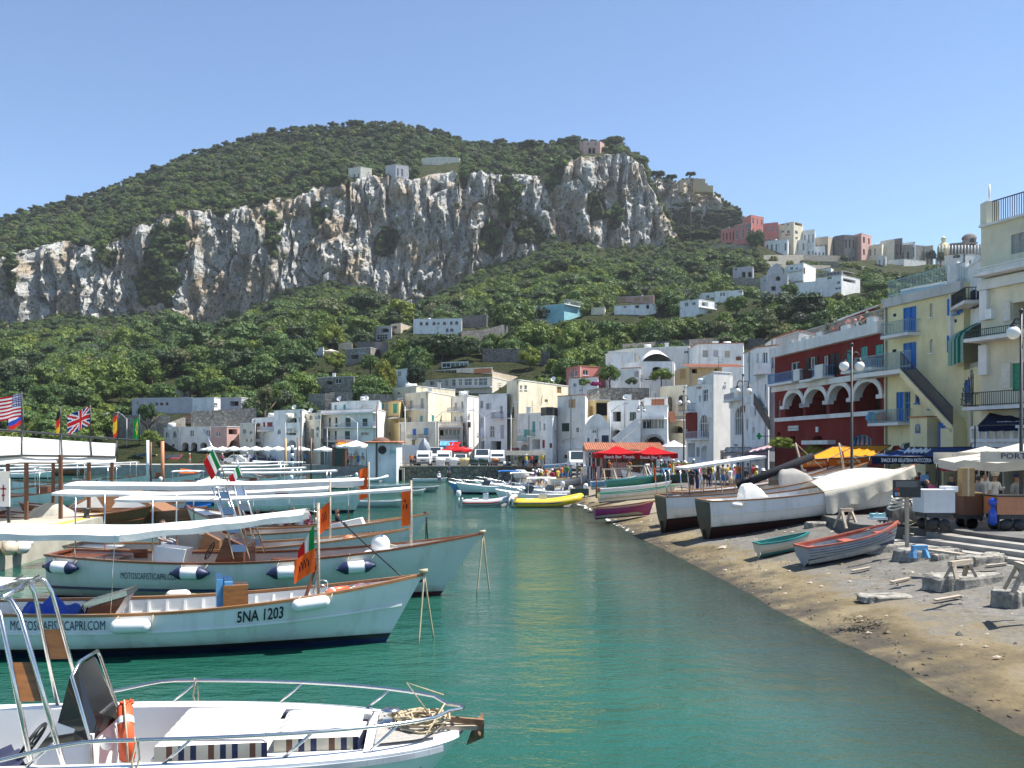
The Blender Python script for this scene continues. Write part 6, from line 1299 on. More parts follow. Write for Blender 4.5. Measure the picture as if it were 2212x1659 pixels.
rail=lambda t,sd,dz,inset:V((L0*t,sd*max(0,h0.b(min(t,.999))-inset),h0.z(min(t,.999))+dz))
m=MB();nr_=26
left=[rail(lerp(.38,.955,i/nr_),1,lerp(.14,.28,sm(i/6)),.08)for i in range(nr_+1)];right=[rail(lerp(.30,.955,i/nr_),-1,lerp(.05,.28,sm(i/8)),.08)for i in range(nr_+1)]
nose=[V((L0*.955+.32*math.cos(a),.17*math.sin(a),1.255))for a in(1.1,.5,0,-.5,-1.1)]
m.tube([V((L0*.345,h0.b(.34)-.08,1.0))]+left+nose+right[::-1]+[V((L0*.29,-h0.b(.3)+.08,1.0))],.021,8);m.build('bow_rail',STEEL,r0,local=True)
for t_,sd in((.53,1),(.71,1),(.86,1),(.42,-1),(.60,-1),(.76,-1),(.88,-1)):
 m=MB();m.tube([rail(t_-.02,sd,.02,.12),rail(t_+.02,sd,.27,.08)],.016,7);m.build('stanchion',STEEL,r0,local=True)
m=MB();xb=L0*.99;m.beam((xb-.75,0,1.05),(xb+.28,0,1.03),.13,.05);m.build('bow_roller',OAK,r0,local=True)
m=MB();m.lathe((L0*.885,.1,h0.z(.885)+.05),[(.16,0),(.16,.03),(.09,.04),(.08,.12),(.11,.15),(.11,.17),(.02,.18)],16);m.build('windlass',STEEL,r0,local=True)
t=thing('anchor','rusty plough anchor hanging on the bow of the nearest motorboat','anchor',W(r0,(xb+.2,0,1.2)));q=lambda x,y,z:W(r0,(x,y,z-(.16 if x>5.5 else 0)));m=MB()
m.beam(q(xb-.35,0,1.31),q(xb+.30,0,1.24),.05,.06);m.add([q(xb+.20,0,1.26),q(xb+.30,.13,1.32),q(xb+.30,0,1.06),q(xb+.30,-.13,1.26),q(xb+.10,0,.98)],[(0,1,2),(0,2,3),(0,3,4),(0,4,1),(1,4,2),(2,4,3)]);m.tube([q(xb+.24,-.18,1.14),q(xb+.24,.18,1.2)],.022,6);m.build('flukes',mat('rust',(.20,.11,.06),.8,.4,9,bmp=.5),t)
m=MB();rn_=random.Random(4);c0=V((L0*.935,-.02,1.19));pts=[]
for i in range(150):a=i*.55;rr=.10+.13*abs(math.sin(i*.13))+rn_.uniform(-.03,.03);pts.append(q(c0.x+rr*math.cos(a)*1.25+rn_.uniform(-.02,.02),c0.y+rr*math.sin(a)*1.1,c0.z+.03+.13*abs(math.sin(i*.07))+rn_.uniform(-.02,.02)))
t=thing('rope_coil','tangled mooring rope heaped on the bow of the nearest motorboat','rope',q(c0.x,c0.y,c0.z));m.tube(pts,.013,5);m.tube([q(c0.x+.1,.05,1.3),q(L0*.91,.2,1.66),q(L0*.955+.1,.14,1.52)],.011,5);m.tube([q(c0.x+.1,-.1,1.3),q(L0*.97,-.15,1.5),q(L0*.93,-.42,1.1),q(L0*.94,-.50,.35)],.011,5);m.build('coil',ROPE,t)
for k,(tt,sd)in enumerate(((.545,1),(.545,-1))):
 t=thing('mooring_rope',['knotted cord tied to the far bow rail of the nearest motorboat','knotted cord tied to the near bow rail of the nearest motorboat'][k],'rope',q(*rail(tt,sd,.33,.08)));m=MB();p=rail(tt,sd,.28,.08)
 m.tube([q(p.x,p.y,p.z+.03),q(p.x+.02,p.y-.02,p.z-.02),q(p.x-.02,p.y+sd*.02,p.z-.2),q(p.x+.02,p.y+sd*.06,p.z-.36)],.011,5);m.tube([q(p.x+.03,p.y,p.z+.02),q(p.x+.05,p.y,p.z-.18),q(p.x+.02,p.y+sd*.08,p.z-.34)],.009,5);m.build('cord',ROPE,t)
lifebuoy('orange lifebuoy standing on edge against the console of the nearest motorboat',q(x+.88,-.08,1.06),(.93,.40,.05),.27,.085)
m=MB();rn_=random.Random(6);c0=V((x+.88,-.06,1.36));t=thing('line_bundle','bundle of orange floating line on top of the standing lifebuoy','rope',q(*c0));m.tube([q(c0.x+rn_.uniform(-.06,.06),c0.y+rn_.uniform(-.09,.09),c0.z+rn_.uniform(-.06,.07))for i in range(90)],.011,4);m.build('line',ORANGE,t)
# ---------------------------------------------------------------- pier, shelter, flags
def pxr(y):return np.interp(y,[10,30,52.5],[-15.2,-17.0,-20.2])
m=MB();yy=[12,20,28,36,44,53]
for a,c in zip(yy[:-1],yy[1:]):
 m.mi=0;m.prism([(-60,a),(float(pxr(a)),a),(float(pxr(c)),c),(-60,c)],-3,1.0)
 m.mi=1;xa,xc=float(pxr(a)),float(pxr(c));m.quad((xa-.75,a,1.005),(xa-.35,a,1.005),(xc-.35,c,1.005),(xc-.75,c,1.005))
m.build('pier',[mat('pier_concrete',(.36,.33,.27),.9,.2,1,bmp=.3),mat('yellow_line',(.62,.46,.05),.7,.2,5)],kind='structure')
sh_=thing('pier_shelter','open shelter with white fabric roof and dark posts on the pier','shelter',(-22,47,1.0))
for(u,v,Y,zt)in((57,1123,43,3.85),(131,1121,43.6,3.9),(192,1108,47.5,3.9),(242,1098,51.2,3.8),(115,1093,52.4,3.9),(17,1100,51,3.9)):
 c=P(u,v,Y);m=MB();m.beam((c.x,Y,1.0),(c.x,Y,zt),.14,.14,(1,0,0));m.build('post',PT('brown'),sh_)
ra=[P(-60,925,36),P(47,932,42),P(132,939,44.5),P(195,944,47.5),P(252,948,51.2),P(300,951,53)]
ev=[P(-60,990,35),P(47,984,41.5),P(134,985,43.8),P(198,985.5,47),P(250,987,50.7)]
m=MB()
for i in range(4):
 m.smooth=True;m.grid(lambda a,b:ra[i].lerp(ra[i+1],a).lerp(ev[i].lerp(ev[i+1],a),b)+V((0,0,-.25-.18*math.sin(math.pi*a)*math.sin(math.pi*b)-.04*b)),10,8)
 l=[p+V((-5.5,3.2,-.7))for p in(ra[i],ra[i+1])];m.quad(ra[i]-V((0,0,.26)),ra[i+1]-V((0,0,.26)),l[1],l[0])
m.build('roof_fabric',CANVAS,sh_)
m=MB();m.tube(ra,.05,6);m.tube(ev,.05,6)
for a,b in zip(ra,ev):m.tube([a,b],.04,6);m.tube([a,a-V((0,0,1.1))],.05,6)
m.build('roof_frame',IRON,sh_)
def US(u,v):
 if u<.42 and v>.46:return 3 if(int(u*26)+int(v*22))%2==0 and int(u*26)%2 else 2
 return 0 if int(v*13)%2==0 else 1
def UK(u,v):
 x,y=u*2-1,v*2-1
 if abs(x)<.12 or abs(y)<.2:return 0
 if abs(x)<.2 or abs(y)<.34:return 1
 d=min(abs(x-y),abs(x+y));return 0 if d<.12 else 1 if d<.3 else 2
RWB=[(.50,.02,.025),(.76,.75,.73),(.012,.03,.17),(.8,.8,.8)]
for lab,u,vt,vb,Y,wpx,hpx,fn,cols,gr,dr in(('United States flag at the left end of the shelter',47,848,940,42,-62,52,US,RWB,(26,26),.25),('Union Jack flag in the middle of the shelter',195,876,945,47.5,-52,44,UK,RWB,(30,20),.8),('German flag hanging beside the Union Jack',131,880,940,44.6,-14,50,lambda u,v:0 if v>.67 else 1 if v>.33 else 2,[(.02,.02,.02),(.6,.03,.02),(.72,.45,.02)],(8,12),1.0),('red and yellow Spanish flag right of the Union Jack',254,890,948,51.2,-13,50,lambda u,v:1 if.25<v<.75 else 0,[(.62,.05,.02),(.78,.48,.03)],(8,12),1.0),('green Brazilian flag at the right end of the shelter',301,897,955,53,-16,46,lambda u,v:2 if(u-.5)**2*1.6+(v-.5)**2<.028 else 1 if abs(u-.5)*1.1+abs(v-.5)<.38 else 0,[(.01,.28,.06),(.72,.55,.03),(.02,.05,.3)],(14,14),.9),('Russian flag partly behind the United States flag',50,886,940,44,-36,30,lambda u,v:0 if v>.67 else 1 if v>.33 else 2,[(.78,.78,.77),(.03,.08,.42),(.6,.03,.03)],(10,9),.7)):
 a,b=P(u,vt+hpx,Y),P(u,vt+2,Y);flag(lab,a,b,(wpx/F*Y,.3,-.12),fn,cols,grid=gr,droop=dr,group='national flags on the pier shelter',pole=(P(u,vb,Y),P(u,vt-2,Y),.03,IRON))
t=thing('notice_board','white notice board with red emblem standing on the pier at the left edge','board',(-21.6,42,1.0));p0,p1=P(-14,1102,41),P(20,1018,41);m=MB();m.box(p0.x,41,p0.z+.15,p1.x,41.08,p1.z);m.build('panel',WPAINT,t)
m=MB();q=P(7,1065,40.98);m.obox(q,(.02,0,0),(0,.01,0),(0,0,.35));m.obox(q+V((0,0,.18)),(.12,0,0),(0,.01,0),(0,0,.03));m.obox(q-V((0,0,.1)),(.06,0,0),(0,.01,0),(0,0,.03));m.build('emblem',PT('bred'),t)
for x_ in(p0.x+.1,p1.x-.1):m=MB();m.box(x_-.05,41.1,1.0,x_+.05,41.2,p1.z);m.build('leg',IRON,t)
for k,(u,v,Y)in enumerate(((1,1165,33),(40,1152,34.5),(95,1163,34.2),(303,1105,52),(297,1112,51.5))):
 c=P(u,v,Y);c.x=float(pxr(Y))+.22;t=thing('fender',['round buff fender low on the pier wall','fat white pier fender near the left edge','bulging white pier fender left of the boat stern','tyre bundle at the pier corner','rope fender at the pier corner'][k],'fender',c,'fenders along the pier wall');m=MB()
 m.lathe(c-V((0,0,.3)),[(.02,-.3),(.2,-.22),(.26,0),(.2,.22),(.02,.3)],12,(0,1,.2));m.build('body',WPAINT if k in(1,2)else PT('sand'),t);m=MB();m.tube([c,V((c.x-.35,Y,1.03))],.025,5);m.build('rope',ROPE,t)
m=MB();t=thing('bollard','iron mooring bollard on the pier edge beside the yellow line','bollard',(float(pxr(44))-.45,44,1.0));m.lathe((float(pxr(44))-.45,44,1.0),[(.16,0),(.12,.1),(.11,.3),(.2,.38),(.18,.46),(.02,.48)],12);m.build('post',IRON,t)
# ---------------------------------------------------------------- other boats
RUB=mat('hypalon_yellow',(.70,.50,.03),.5,.06);RUBG=mat('hypalon_grey',(.45,.46,.47),.5,.06);RUBW=mat('hypalon_white',(.70,.71,.72),.45,.05)
def outboard(root,x,z,col=None):
 m=MB();m.smooth=True;m.lathe((x-.28,0,z+.35),[(.02,.28),(.14,.25),(.19,.12),(.18,-.1),(.12,-.16)],12);m.box(x-.34,-.06,z-.5,x-.2,.06,z+.25);m.box(x-.42,-.02,z-.75,x-.16,.02,z-.45);m.build('outboard_motor',col or RUBW,root,local=True)
def motorboat(label,bow,rz,L,B,zs=.75,zb=1.05,hullm=None,group='small white motorboats',bimini=None,rail=True,screen=True,cover=None,paint=NAVY,lift=0,pitch=0):
 d=V((math.cos(rz),math.sin(rz),0));st=V((bow[0],bow[1],0))-d*L;root=thing('motorboat',label,'boat',(st.x,st.y,lift),group,rz);root.rotation_euler.y=-pitch
 h=Hull(L,B,zs,zs-.03,zb,tw=.88,ov=.75,pm=2.6,bow_e=1.3,mid_e=3.2,n=18,kd=.3)
 m=MB();h.skin(m,0,1,4);m.poly([h.pt(0,zs,1),h.pt(0,zs,-1),h.pt(0,.0,-1),h.pt(0,.0,1)]);m.build('hull',hullm or GEL,root,local=True)
 m=MB();h.skin(m,0,1,2,zfun=lambda t,f:lerp(-.3,h.zp,f));m.build('bottom',paint,root,local=True)
 m=MB();c0,c1=.06,.62;w_=lambda t:max(.03,h.b(t)-.16)
 for sd in(1,-1):
  m.grid(lambda i,j:(lambda t:V((L*t,sd*lerp(h.b(t),w_(t),j),h.z(t)+.03*j)))(lerp(0,c1,i)),10,1);m.grid(lambda i,j:(lambda t:V((L*t,sd*w_(t),lerp(h.z(t)+.03,.2,j))))(lerp(c0,c1,i)),10,1)
 m.grid(lambda i,j:(lambda t:V((L*t,(j*2-1)*h.b(t),h.z(t)+.03+.08*(1-(j*2-1)**2))))(lerp(c1,.99,i)),8,6);m.build('deck',GEL,root,local=True)
 m=MB();m.grid(lambda i,j:(lambda t:V((L*t,(j*2-1)*w_(t),.2)))(lerp(c0,c1,i)),6,1);m.quad((L*c1,w_(c1),zs),(L*c1,-w_(c1),zs),(L*c1,-w_(c1),.2),(L*c1,w_(c1),.2));m.build('cockpit',mat('nonskid',(.52,.51,.49),.8),root,local=True)
 if screen:
  m=MB();x=L*.58;pts=[V((x-.5,sd*B*.36*k,zs+.05))for sd,k in((-1,1),)]+[V((x,-B*.3,zs+.1)),V((x+.15,0,zs+.1)),V((x,B*.3,zs+.1)),V((x-.5,B*.36,zs+.05))]
  for a,b in zip(pts[:-1],pts[1:]):m.quad(a,b,b+V((-.25,0,.42)),a+V((-.25,0,.42)))
  m.build('windshield',GLASS,root,local=True)
 for x in(.22,.42):m=MB();m.box(L*x-.2,-B*.3,.2,L*x+.2,B*.3,.55);m.build('seat',WPAINT if not cover else cover,root,local=True)
 if rail:
  m=MB();m.tube([V((L*t,sd*(h.b(t)-.08),h.z(t)+.38*sm((t-.55)*6)))for sd,rng in((1,[.56,.62,.7,.8,.9,.97]),(-1,[.97,.9,.8,.7,.62,.56]))for t in rng],.018,5)
  for t in(.7,.85):
   for sd in(1,-1):m.tube([V((L*t,sd*(h.b(t)-.08),h.z(t))),V((L*t,sd*(h.b(t)-.08),h.z(t)+.38))],.014,5)
  m.build('bow_rail',STEEL,root,local=True)
 if bimini:
  m=MB();canopy_mesh(m,(L*.15,0,2.0),(L*.55,0,2.0),B*.85,B*.85,-.03,.08,.08,6);m.build('canopy',bimini,root,local=True);m=MB()
  for x in(.17,.53):
   for sd in(1,-1):m.tube([(L*x,sd*B*.42,zs),(L*x,sd*B*.40,1.95)],.018,5)
  m.each('canopy_pole',STEEL,root,local=True)
 outboard(root,0,zs);return root,h
def inflatable(label,bow,rz,L,B,tubem,r=.24,group='inflatable boats',stripe=None,console=True,lift=0):
 d=V((math.cos(rz),math.sin(rz),0));st=V((bow[0],bow[1],0))-d*L;root=thing('inflatable_boat',label,'boat',(st.x,st.y,lift),group,rz)
 pts=[]
 for i in range(33):
  a=-1+2*i/32;s_=1 if a>0 else-1;t=1-abs(a);x=L*min(1,t*1.0);
  y=s_*(B/2-r)*(1 if t<.55 else math.sqrt(max(0,1-((t-.55)/.45)**2.4)));pts.append(V((x*.97,y,.30+.42*max(0,(t-.45)/.55)**2)))
 m=MB();m.tube(pts,[r*(.55 if i in(0,32)else 1)for i in range(33)],12);m.build('tube',tubem,root,local=True)
 if stripe:m=MB();m.tube([p+V((0,(1 if p.y>0 else-1)*r*.93,0))if i not in range(12,21)else p+V((r*.9,0,0))for i,p in enumerate(pts)],.05,6);m.build('rub_strip',stripe,root,local=True)
 m=MB();m.prism([(0,-(B/2-r)),(L*.6,-(B/2-r)),(L*.86,0),(L*.6,B/2-r),(0,B/2-r)],.02,.2);m.build('floor',RUBG,root,local=True)
 m=MB();m.box(-.03,-(B/2-r),.1,.05,B/2-r,.6);m.build('transom',WPAINT,root,local=True)
 if console:m=MB();m.box(L*.38,-.35,.2,L*.48,.35,.95);m.quad((L*.46,-.32,.95),(L*.46,.32,.95),(L*.42,.28,1.3),(L*.42,-.28,1.3));m.build('console',RUBW,root,local=True);m=MB();m.box(L*.18,-.3,.2,L*.3,.3,.6);m.build('seat',WPAINT,root,local=True)
 outboard(root,0,.55);return root
def rowboat(label,bow,rz,L,B,outm,inm,trim,zs=.42,zb=.55,lift=0,pitch=0,seats=(.14,.5,.82),group='rowing boats',roll=0,paint=None,**k):
 r_,h_=wooden_boat(label,bow,rz,L,B,zs,zs-.03,zb,trim=trim,paint=paint or outm,hullm=outm,inner=inm,group=group,floor=-.06,strake=False,tw=.72,ov=.35,ribs=0,fore=1,aft=0,gw=.06,kd=.16,seats=(),lift=lift,stripe=False,zpaint=.13,n=20,name='rowing_boat',bow_e=1.4)
 r_.rotation_euler=(roll,-pitch,rz)
 for q in seats:m=MB();yb=h_.b(q)-.05;m.box(L*q-.16,-yb,h_.z(q)-.14,L*q+.16,yb,h_.z(q)-.10);m.build('thwart',trim,r_,local=True)
 return r_,h_
def at_uv(u,v,z=0):return G(u,v,z)
BLUEC=cloth('bimini_blue',(.03,.16,.45));CREAMG=mat('cream_grp',(.60,.56,.46),.4,.06);TEALP=mat('teal_paint',(.03,.22,.20),.4,.15)
GB='boats at anchor in the left part of the harbour'
WB=lambda lab,u,v,rz,L=8.5,B=2.6,g=GB,**k:wooden_boat(lab,tuple(P(u,v,(CZ-k.get('zb',1.5))*F/(v-HV)))[:2],math.radians(rz),L,B,k.pop('zs',1.15),k.pop('zm',.95),k.pop('zb',1.5),group=g,ribs=0,n=20,fore=.72,**k)
r5,h5=wooden_boat('tour boat with dark varnished stern and passengers under a canopy',(-14.6,43.2),math.radians(152),9.0,2.9,1.2,1.0,1.6,tw=.85,ribs=0,n=20,group=GB,aft=.03,kd=.4)
m=MB();canopy_mesh(m,(.6,0,2.75),(7.6,0,2.85),2.4,1.6,.06,.12,.08);m.build('canopy',CANVAS,r5,local=True)
for q in(.8,4,7.4):m=MB();m.tube([(q,-1.1,.9),(q,-1.1,2.72)],.025,6);m.tube([(q,1.1,.9),(q,1.1,2.72)],.025,6);m.each('canopy_pole',STEEL,r5,local=True)
specs=[('brown hulled cabin boat with white triangular windows beyond the pier',40,1086,178,9.5,2.8,dict(zb=1.4,hullm=MAHOG)),('white boat with long low awning beyond the shelter posts',222,1030,3,8,2.5,dict()),('pale blue white boat seen between the left shelter posts',125,1044,2,8.5,2.6,dict()),('boat with dark brown stern tied at the pier end',330,1093,12,7,3.0,dict(zb=1.4,trim=MAHOG,hullm=MAHOG,tw=.95)),('white wooden boat with navy buoy on its bow behind the second canopy',404,1084,10,7.5,2.5,dict(zb=1.35)),('white tour boat with wide raised canopy in mid harbour',712,1046,4,9,2.8,dict()),('white tour boat with flat canopy behind the numbered boats',790,1058,3,9.5,2.7,dict()),('long white fishing boat with upswept bow on the far left',362,988,176,9,2.4,dict(zb=1.9)),('white boat with orange cover near the red mast',436,1022,2,8,2.4,dict()),('white boat with low white awning left of the red mast',330,1024,2,8,2.4,dict()),('white boat with folded awning left of the kiosk',640,1022,8,7,2.3,dict()),('open white boat with wooden trim close to the quay',575,1030,5,7.5,2.4,dict()),('white boat with sagging awning right of the notice board',150,1058,4,9,2.7,dict()),('mahogany trimmed boat with seats below the Union Jack',262,1052,8,9,2.8,dict()),('white boat with tall awning under the Spanish flag',300,1040,2,8.5,2.6,dict()),('blue hulled boat moored beyond the second canopy',470,1066,14,7,2.4,dict(hullm=PT('blue'))),('wooden hulled boat left of the wide raised canopy',560,1046,6,7.5,2.4,dict(hullm=TEAK)),('white boat with low awning before the umbrella terrace',520,1020,178,7.5,2.4,dict()),('small wooden boat at the foot of the far left quay',190,1006,4,6.5,2.2,dict(hullm=MAHOG)),('white boat with awning near the striped pole',660,1034,3,8,2.5,dict()),('white boat stern on to the far left quay',90,1002,10,7,2.3,dict())]
for i,(lab,u,v,rz,L,B,k)in enumerate(specs):
 k=dict(k);r_,h_=WB(lab,u,v,rz,L,B,**k)
 if i in(1,2,5,6,9,10,12,14,17,19):
  z_=2.7;m=MB();canopy_mesh(m,(L*.05,0,z_),(L*.8,0,z_+.12),2.2,1.4,.06,.1,.06,8);m.build('canopy',CANVAS,r_,local=True);m=MB()
  for q in(.1,.75):
   for sd in(1,-1):m.tube([(L*q,sd*.9,.8),(L*q,sd*.9,z_)],.022,5)
  m.each('canopy_pole',STEEL,r_,local=True)
 if i==0:
  m=MB();m.add([(1.5,-1.0,1.0),(6.5,-1.0,1.1),(5.2,-.8,2.0),(3.6,-.8,2.1),(1.5,1.0,1.0),(6.5,1.0,1.1),(5.2,.8,2.0),(3.6,.8,2.1)],[(0,1,2,3),(7,6,5,4),(3,2,6,7),(1,5,6,2),(4,0,3,7)]);m.build('cabin',TEAK,r_,local=True);m=MB()
  for sd in(-1,1):m.add([(4.6,sd*1.0,1.22),(6.2,sd*1.0,1.22),(5.1,sd*.86,1.85)],[(0,1,2)]);m.add([(2.2,sd*1.0,1.22),(4.2,sd*1.0,1.22),(3.8,sd*.86,1.85)],[(0,1,2)])
  m.build('cabin_window',WPAINT,r_,local=True)
 if i in(3,4,11,15,20):m=MB();m.smooth=True;m.grid(lambda a,b:V((L*(.2+.3*a),-.8+1.6*b,.9+.7*math.sin(math.pi*a)**.6*math.sin(math.pi*b)**.6+.05*math.sin(a*19+b*13))),12,8);m.build('cover',cloth('tarp_grey',(.38,.36,.31),.8,.03),r_,local=True)
 if i in(4,6,8,13,14,16,18,19):m=MB();m.box(L*.4,-.5,.2,L*.48,.5,1.6);m.build('console',MAHOG,r_,local=True)
 if i==8:m=MB();m.smooth=True;m.grid(lambda a,b:V((L*(.72+.2*a),-.6+1.2*b,1.5+.5*math.sin(math.pi*b)*(1-.4*a))),8,8);m.build('cover',cloth('orange_cover',(.72,.14,.02)),r_,local=True)
MBs=[('white motorboat with wide rail moored by the beach',984,1046,182,6.0,2.3,None),('white motorboat with blue bimini nearest the stone quay',1022,1040,176,5.6,2.2,BLUEC),('white motorboat with cream bimini behind the bow rail boat',1045,1046,178,5.4,2.2,CANVAS2),('white motorboat under a light grey cover near the bathers',1082,1052,185,5.0,2.0,None),('white motorboat with dark bow pulled up to the sand',1120,1058,190,5.2,2.1,None),('small blue sided motorboat left of the white cluster',968,1044,172,3.6,1.6,None),('white cabin motorboat in front of the bathers',1068,1062,178,5.5,2.2,CANVAS),('white motorboat with yellow cover on the far left',120,1020,4,6.5,2.4,None),('white motorboat with blue tarpaulin far left of the red mast',368,1004,3,7,2.5,BLUEC),('small white motorboat by the far left quay',245,1002,176,5.5,2.1,None),('white motorboat moored under the umbrella terrace',470,1006,178,6,2.2,None),('white motorboat with rail right of the umbrella terrace',548,1010,4,6,2.2,CANVAS),('motorboat with grey seats behind the wide canopy boat',668,1012,176,6,2.2,None),('half hidden white motorboat behind the orange pennant',770,1036,2,6.5,2.3,None),('white motorboat near the furled Italian flag boats',505,1040,4,6.8,2.4,CANVAS)]
for i,(lab,u,v,rz,L,B,bi_)in enumerate(MBs):
 c=G(u,v,.9);motorboat(lab,(c.x,c.y),math.radians(rz),L,B,bimini=bi_,hullm=PT('lblue')if i==5 else None,cover=cloth('yellow_cover',(.65,.45,.03))if i==7 else(cloth('tarp_grey',(.38,.36,.31))if i==3 else None))
inflatable('yellow inflatable boat with navy stripe at the water edge',tuple(G(1258,1072,.75))[:2],math.radians(4),5.0,2.1,RUB,.27,stripe=NAVY)
inflatable('grey and red inflatable with white motor behind the yellow one',tuple(G(1116,1076,.6))[:2],math.radians(2),3.9,1.7,RUBG,.21,stripe=PT('bred'))
inflatable('white inflatable tender tied to the white kiosk',tuple(G(838,1031,.6))[:2],math.radians(0),3.6,1.6,RUBW,.2,console=False)
for lab,u,v,rz,L,B,om,im in(('low green rowing boat in open water left of the cluster',948,1052,0,3.6,1.3,PT('grey'),TEALP),('small buff rowing boat in open water',919,1059,4,2.2,1.1,CREAMG,CREAMG),('white rowing boat at the foot of the stone quay with a bather',966,1034,0,4.2,1.6,GEL,GEL),('low grey rowing boat behind the brown stern',878,1082,2,3.6,1.4,RUBG,RUBG),('long pale rowing boat in front of the quay steps',884,1048,1,5.0,1.6,LACQ2,GEL)):
 c=G(u,v,.45);rowboat(lab,(c.x,c.y),math.radians(rz),L,B,om,im,WPAINT)
def on_beach(x,y,dx,lift=.17):z=beach_z(x,y);return z+lift,math.atan2(beach_z(x+dx,y)-z,dx)
RB='boats drawn up on the beach'
RED_IN=mat('worn_red_paint',(.37,.10,.06),.6,.25,5);GREYB=wood('worn_grey_planks',(.30,.33,.37),.7)
l_,p_=on_beach(9.2,30.5,2.6);rr,hh=rowboat('grey rowing boat with worn red inside and navy bottom on the slipway',(12.55,30.9),math.radians(7),3.35,1.5,GREYB,mat('dinghy_white',(.55,.55,.52),.7,.2),RED_IN,.46,.62,l_,p_+.02,group=RB,paint=mat('worn_navy',(.02,.03,.10),.6,.4,5))
m=MB();hh.rail(m,.97,.075,.10,-.05,n=20);m.build('inner_rail',RED_IN,rr,local=True)
m=MB();rail_pts=[hh.pt(i/14,hh.tz(i/14,.55),-1,.004)for i in range(15)]
for k in(.3,.55,.8):hh.rail(m,k,.012,.014,.004,n=16)
m.build('plank_seam',BLACK,rr,local=True)
l_,p_=on_beach(8.2,33.4,1.8);rowboat('small cream tub boat with teal inside beside the red one',(10.5,33.7),math.radians(6),1.95,1.0,CREAMG,TEALP,TEALP,.34,.38,l_+.05,p_,group=RB,seats=())
BIGT=mat('varnish_dark',(.055,.035,.020),.35,.3,4)
rbA,hA=wooden_boat('big white wooden boat half covered by a cream tarpaulin on the slipway',(17.5,41.2),math.radians(4.5),9.4,2.75,1.25,1.1,1.75,trim=TEAK,hullm=LACQ,inner=WPAINT,group=RB,tw=.8,ribs=14,fore=.8,aft=.12,seats=(.3,),paint=mat('dark_red_bottom',(.05,.012,.012),.5),lift=.75,kd=.55,n=30)
rbB,hB=wooden_boat('white wooden boat with steel canopy posts behind the covered one',(17.3,46.2),math.radians(4),10.2,2.8,1.2,1.05,1.7,trim=TEAK,hullm=LACQ,inner=GREY_IN,group=RB,tw=.8,ribs=0,fore=.75,aft=.12,seats=(.55,),paint=mat('dark_red_bottom',(.05,.012,.012),.5),lift=.72,kd=.55,n=24)
rbC,hC=wooden_boat('third white wooden boat with open ribbed bow farthest up the slipway',(17.1,48.5),math.radians(-2),9.0,2.6,1.1,1.0,1.7,trim=TEAK,hullm=LACQ,inner=WPAINT,group=RB,ribs=18,fore=.95,aft=.05,seats=(.3,.5),lift=.85,kd=.5,n=22)
for r_ in(rbA,rbB,rbC):r_.rotation_euler.y=-math.radians(6.0)
for r_,h_ in((rbA,hA),(rbB,hB)):
 zl=[h_.zs-.02,h_.zs*.7,.35,.05,-.25];m=MB();m.poly([h_.pt(0,z,1)+V((-.03,0,0))for z in zl]+[h_.pt(0,z,-1)+V((-.03,0,0))for z in zl[::-1]]);m.build('stern_board',BIGT,r_,local=True)
 zl=[-.25,-.4,-.55];m=MB();m.poly([h_.pt(0,z,1)+V((-.03,0,0))for z in zl]+[h_.pt(0,z,-1)+V((-.03,0,0))for z in zl[::-1]]);m.build('stern_bottom',MATS['dark_red_bottom'],r_,local=True)
 m=MB();m.box(-.15,-.06,-.9,.1,.06,.05);m.box(.5,-.08,-.75,2.2,.08,-.3);m.each('rudder',BIGT,r_,local=True)
 m=MB()
 for q in(1.4,6.2):m.box(q-.15,-1.0,-.85 if q<3 else-1.1,q+.15,1.0,-.5)
 m.each('cradle_beam',OAK,r_,local=True)
def tent(a,b):
 q=max(abs(2*a-.9),abs(2*b-1));return(1-min(1,q)**4)*(.62+.12*math.cos(3*a))+.05*math.sin(a*14+b*3)*(1-q)+.035*math.sin(b*19)
TARP=cloth('tarp_cream',(.58,.55,.47),.8,.12);m=MB();m.smooth=True
def tarp(i,j):
 t=lerp(.50,.985,i);q=(j-.42)*2.0;b_=hA.b(t)+.05;sx=hA.pt(t,hA.z(t)).x;zr=hA.z(t)+.62*math.sin(math.pi*min(1,.22+i*.9))+.02
 if abs(q)<=.75:return V((sx,-q/.75*b_,lerp(zr,hA.z(t)+.06,(abs(q)/.75)**1.3)))
 k=(abs(q)-.75)/.45;return V((sx+.04*math.sin(i*40)*k,(-1 if q>0 else 1)*(b_+.03+.05*math.sin(i*33)*k),hA.z(t)+.06-k*lerp(1.0,.45,i)*(1+.1*math.sin(i*21))))
m.grid(tarp,36,26);m.build('tarpaulin',TARP,rbA,local=True)
m=MB();m.smooth=True;m.grid(lambda a,b:V((1.5+1.0*a,-.9+.9*b,1.2+.85*tent(a,b))),14,12);m.build('seat_cover',CANVAS,rbA,local=True)
fender('small white fender on the covered boat near its stern',rbA,hA,.10,.95,'plain',.09,.45);
for q in(.1,.8,1.7,2.4,3.3):
 for sd in(-1,1):m=MB();m.tube([(q,sd*1.1,1.0),(q,sd*1.1,2.35+.02*q)],.028,6);m.build('canopy_post',STEEL,rbB,local=True)
m=MB();m.obox((3.0,0,2.50),(1.9,0,.08),(0,1.15,0),(0,0,.05));m.build('canopy',CANVAS,rbB,local=True)
m=MB();m.smooth=True;m.tube([(3.6,-.6,1.3),(5.2,-.5,1.75),(7.4,-.4,2.35)],[.16,.2,.17],10);m.build('rolled_canopy',cloth('charcoal_cloth',(.035,.037,.045)),rbB,local=True)
m=MB();m.smooth=True;m.grid(lambda a,b:V((5.4+1.8*a,-1.1+1.6*b,1.1+1.25*tent(a,b))),14,12);m.build('engine_cover',cloth('tarp_grey2',(.33,.32,.30),.8,.03),rbB,local=True)
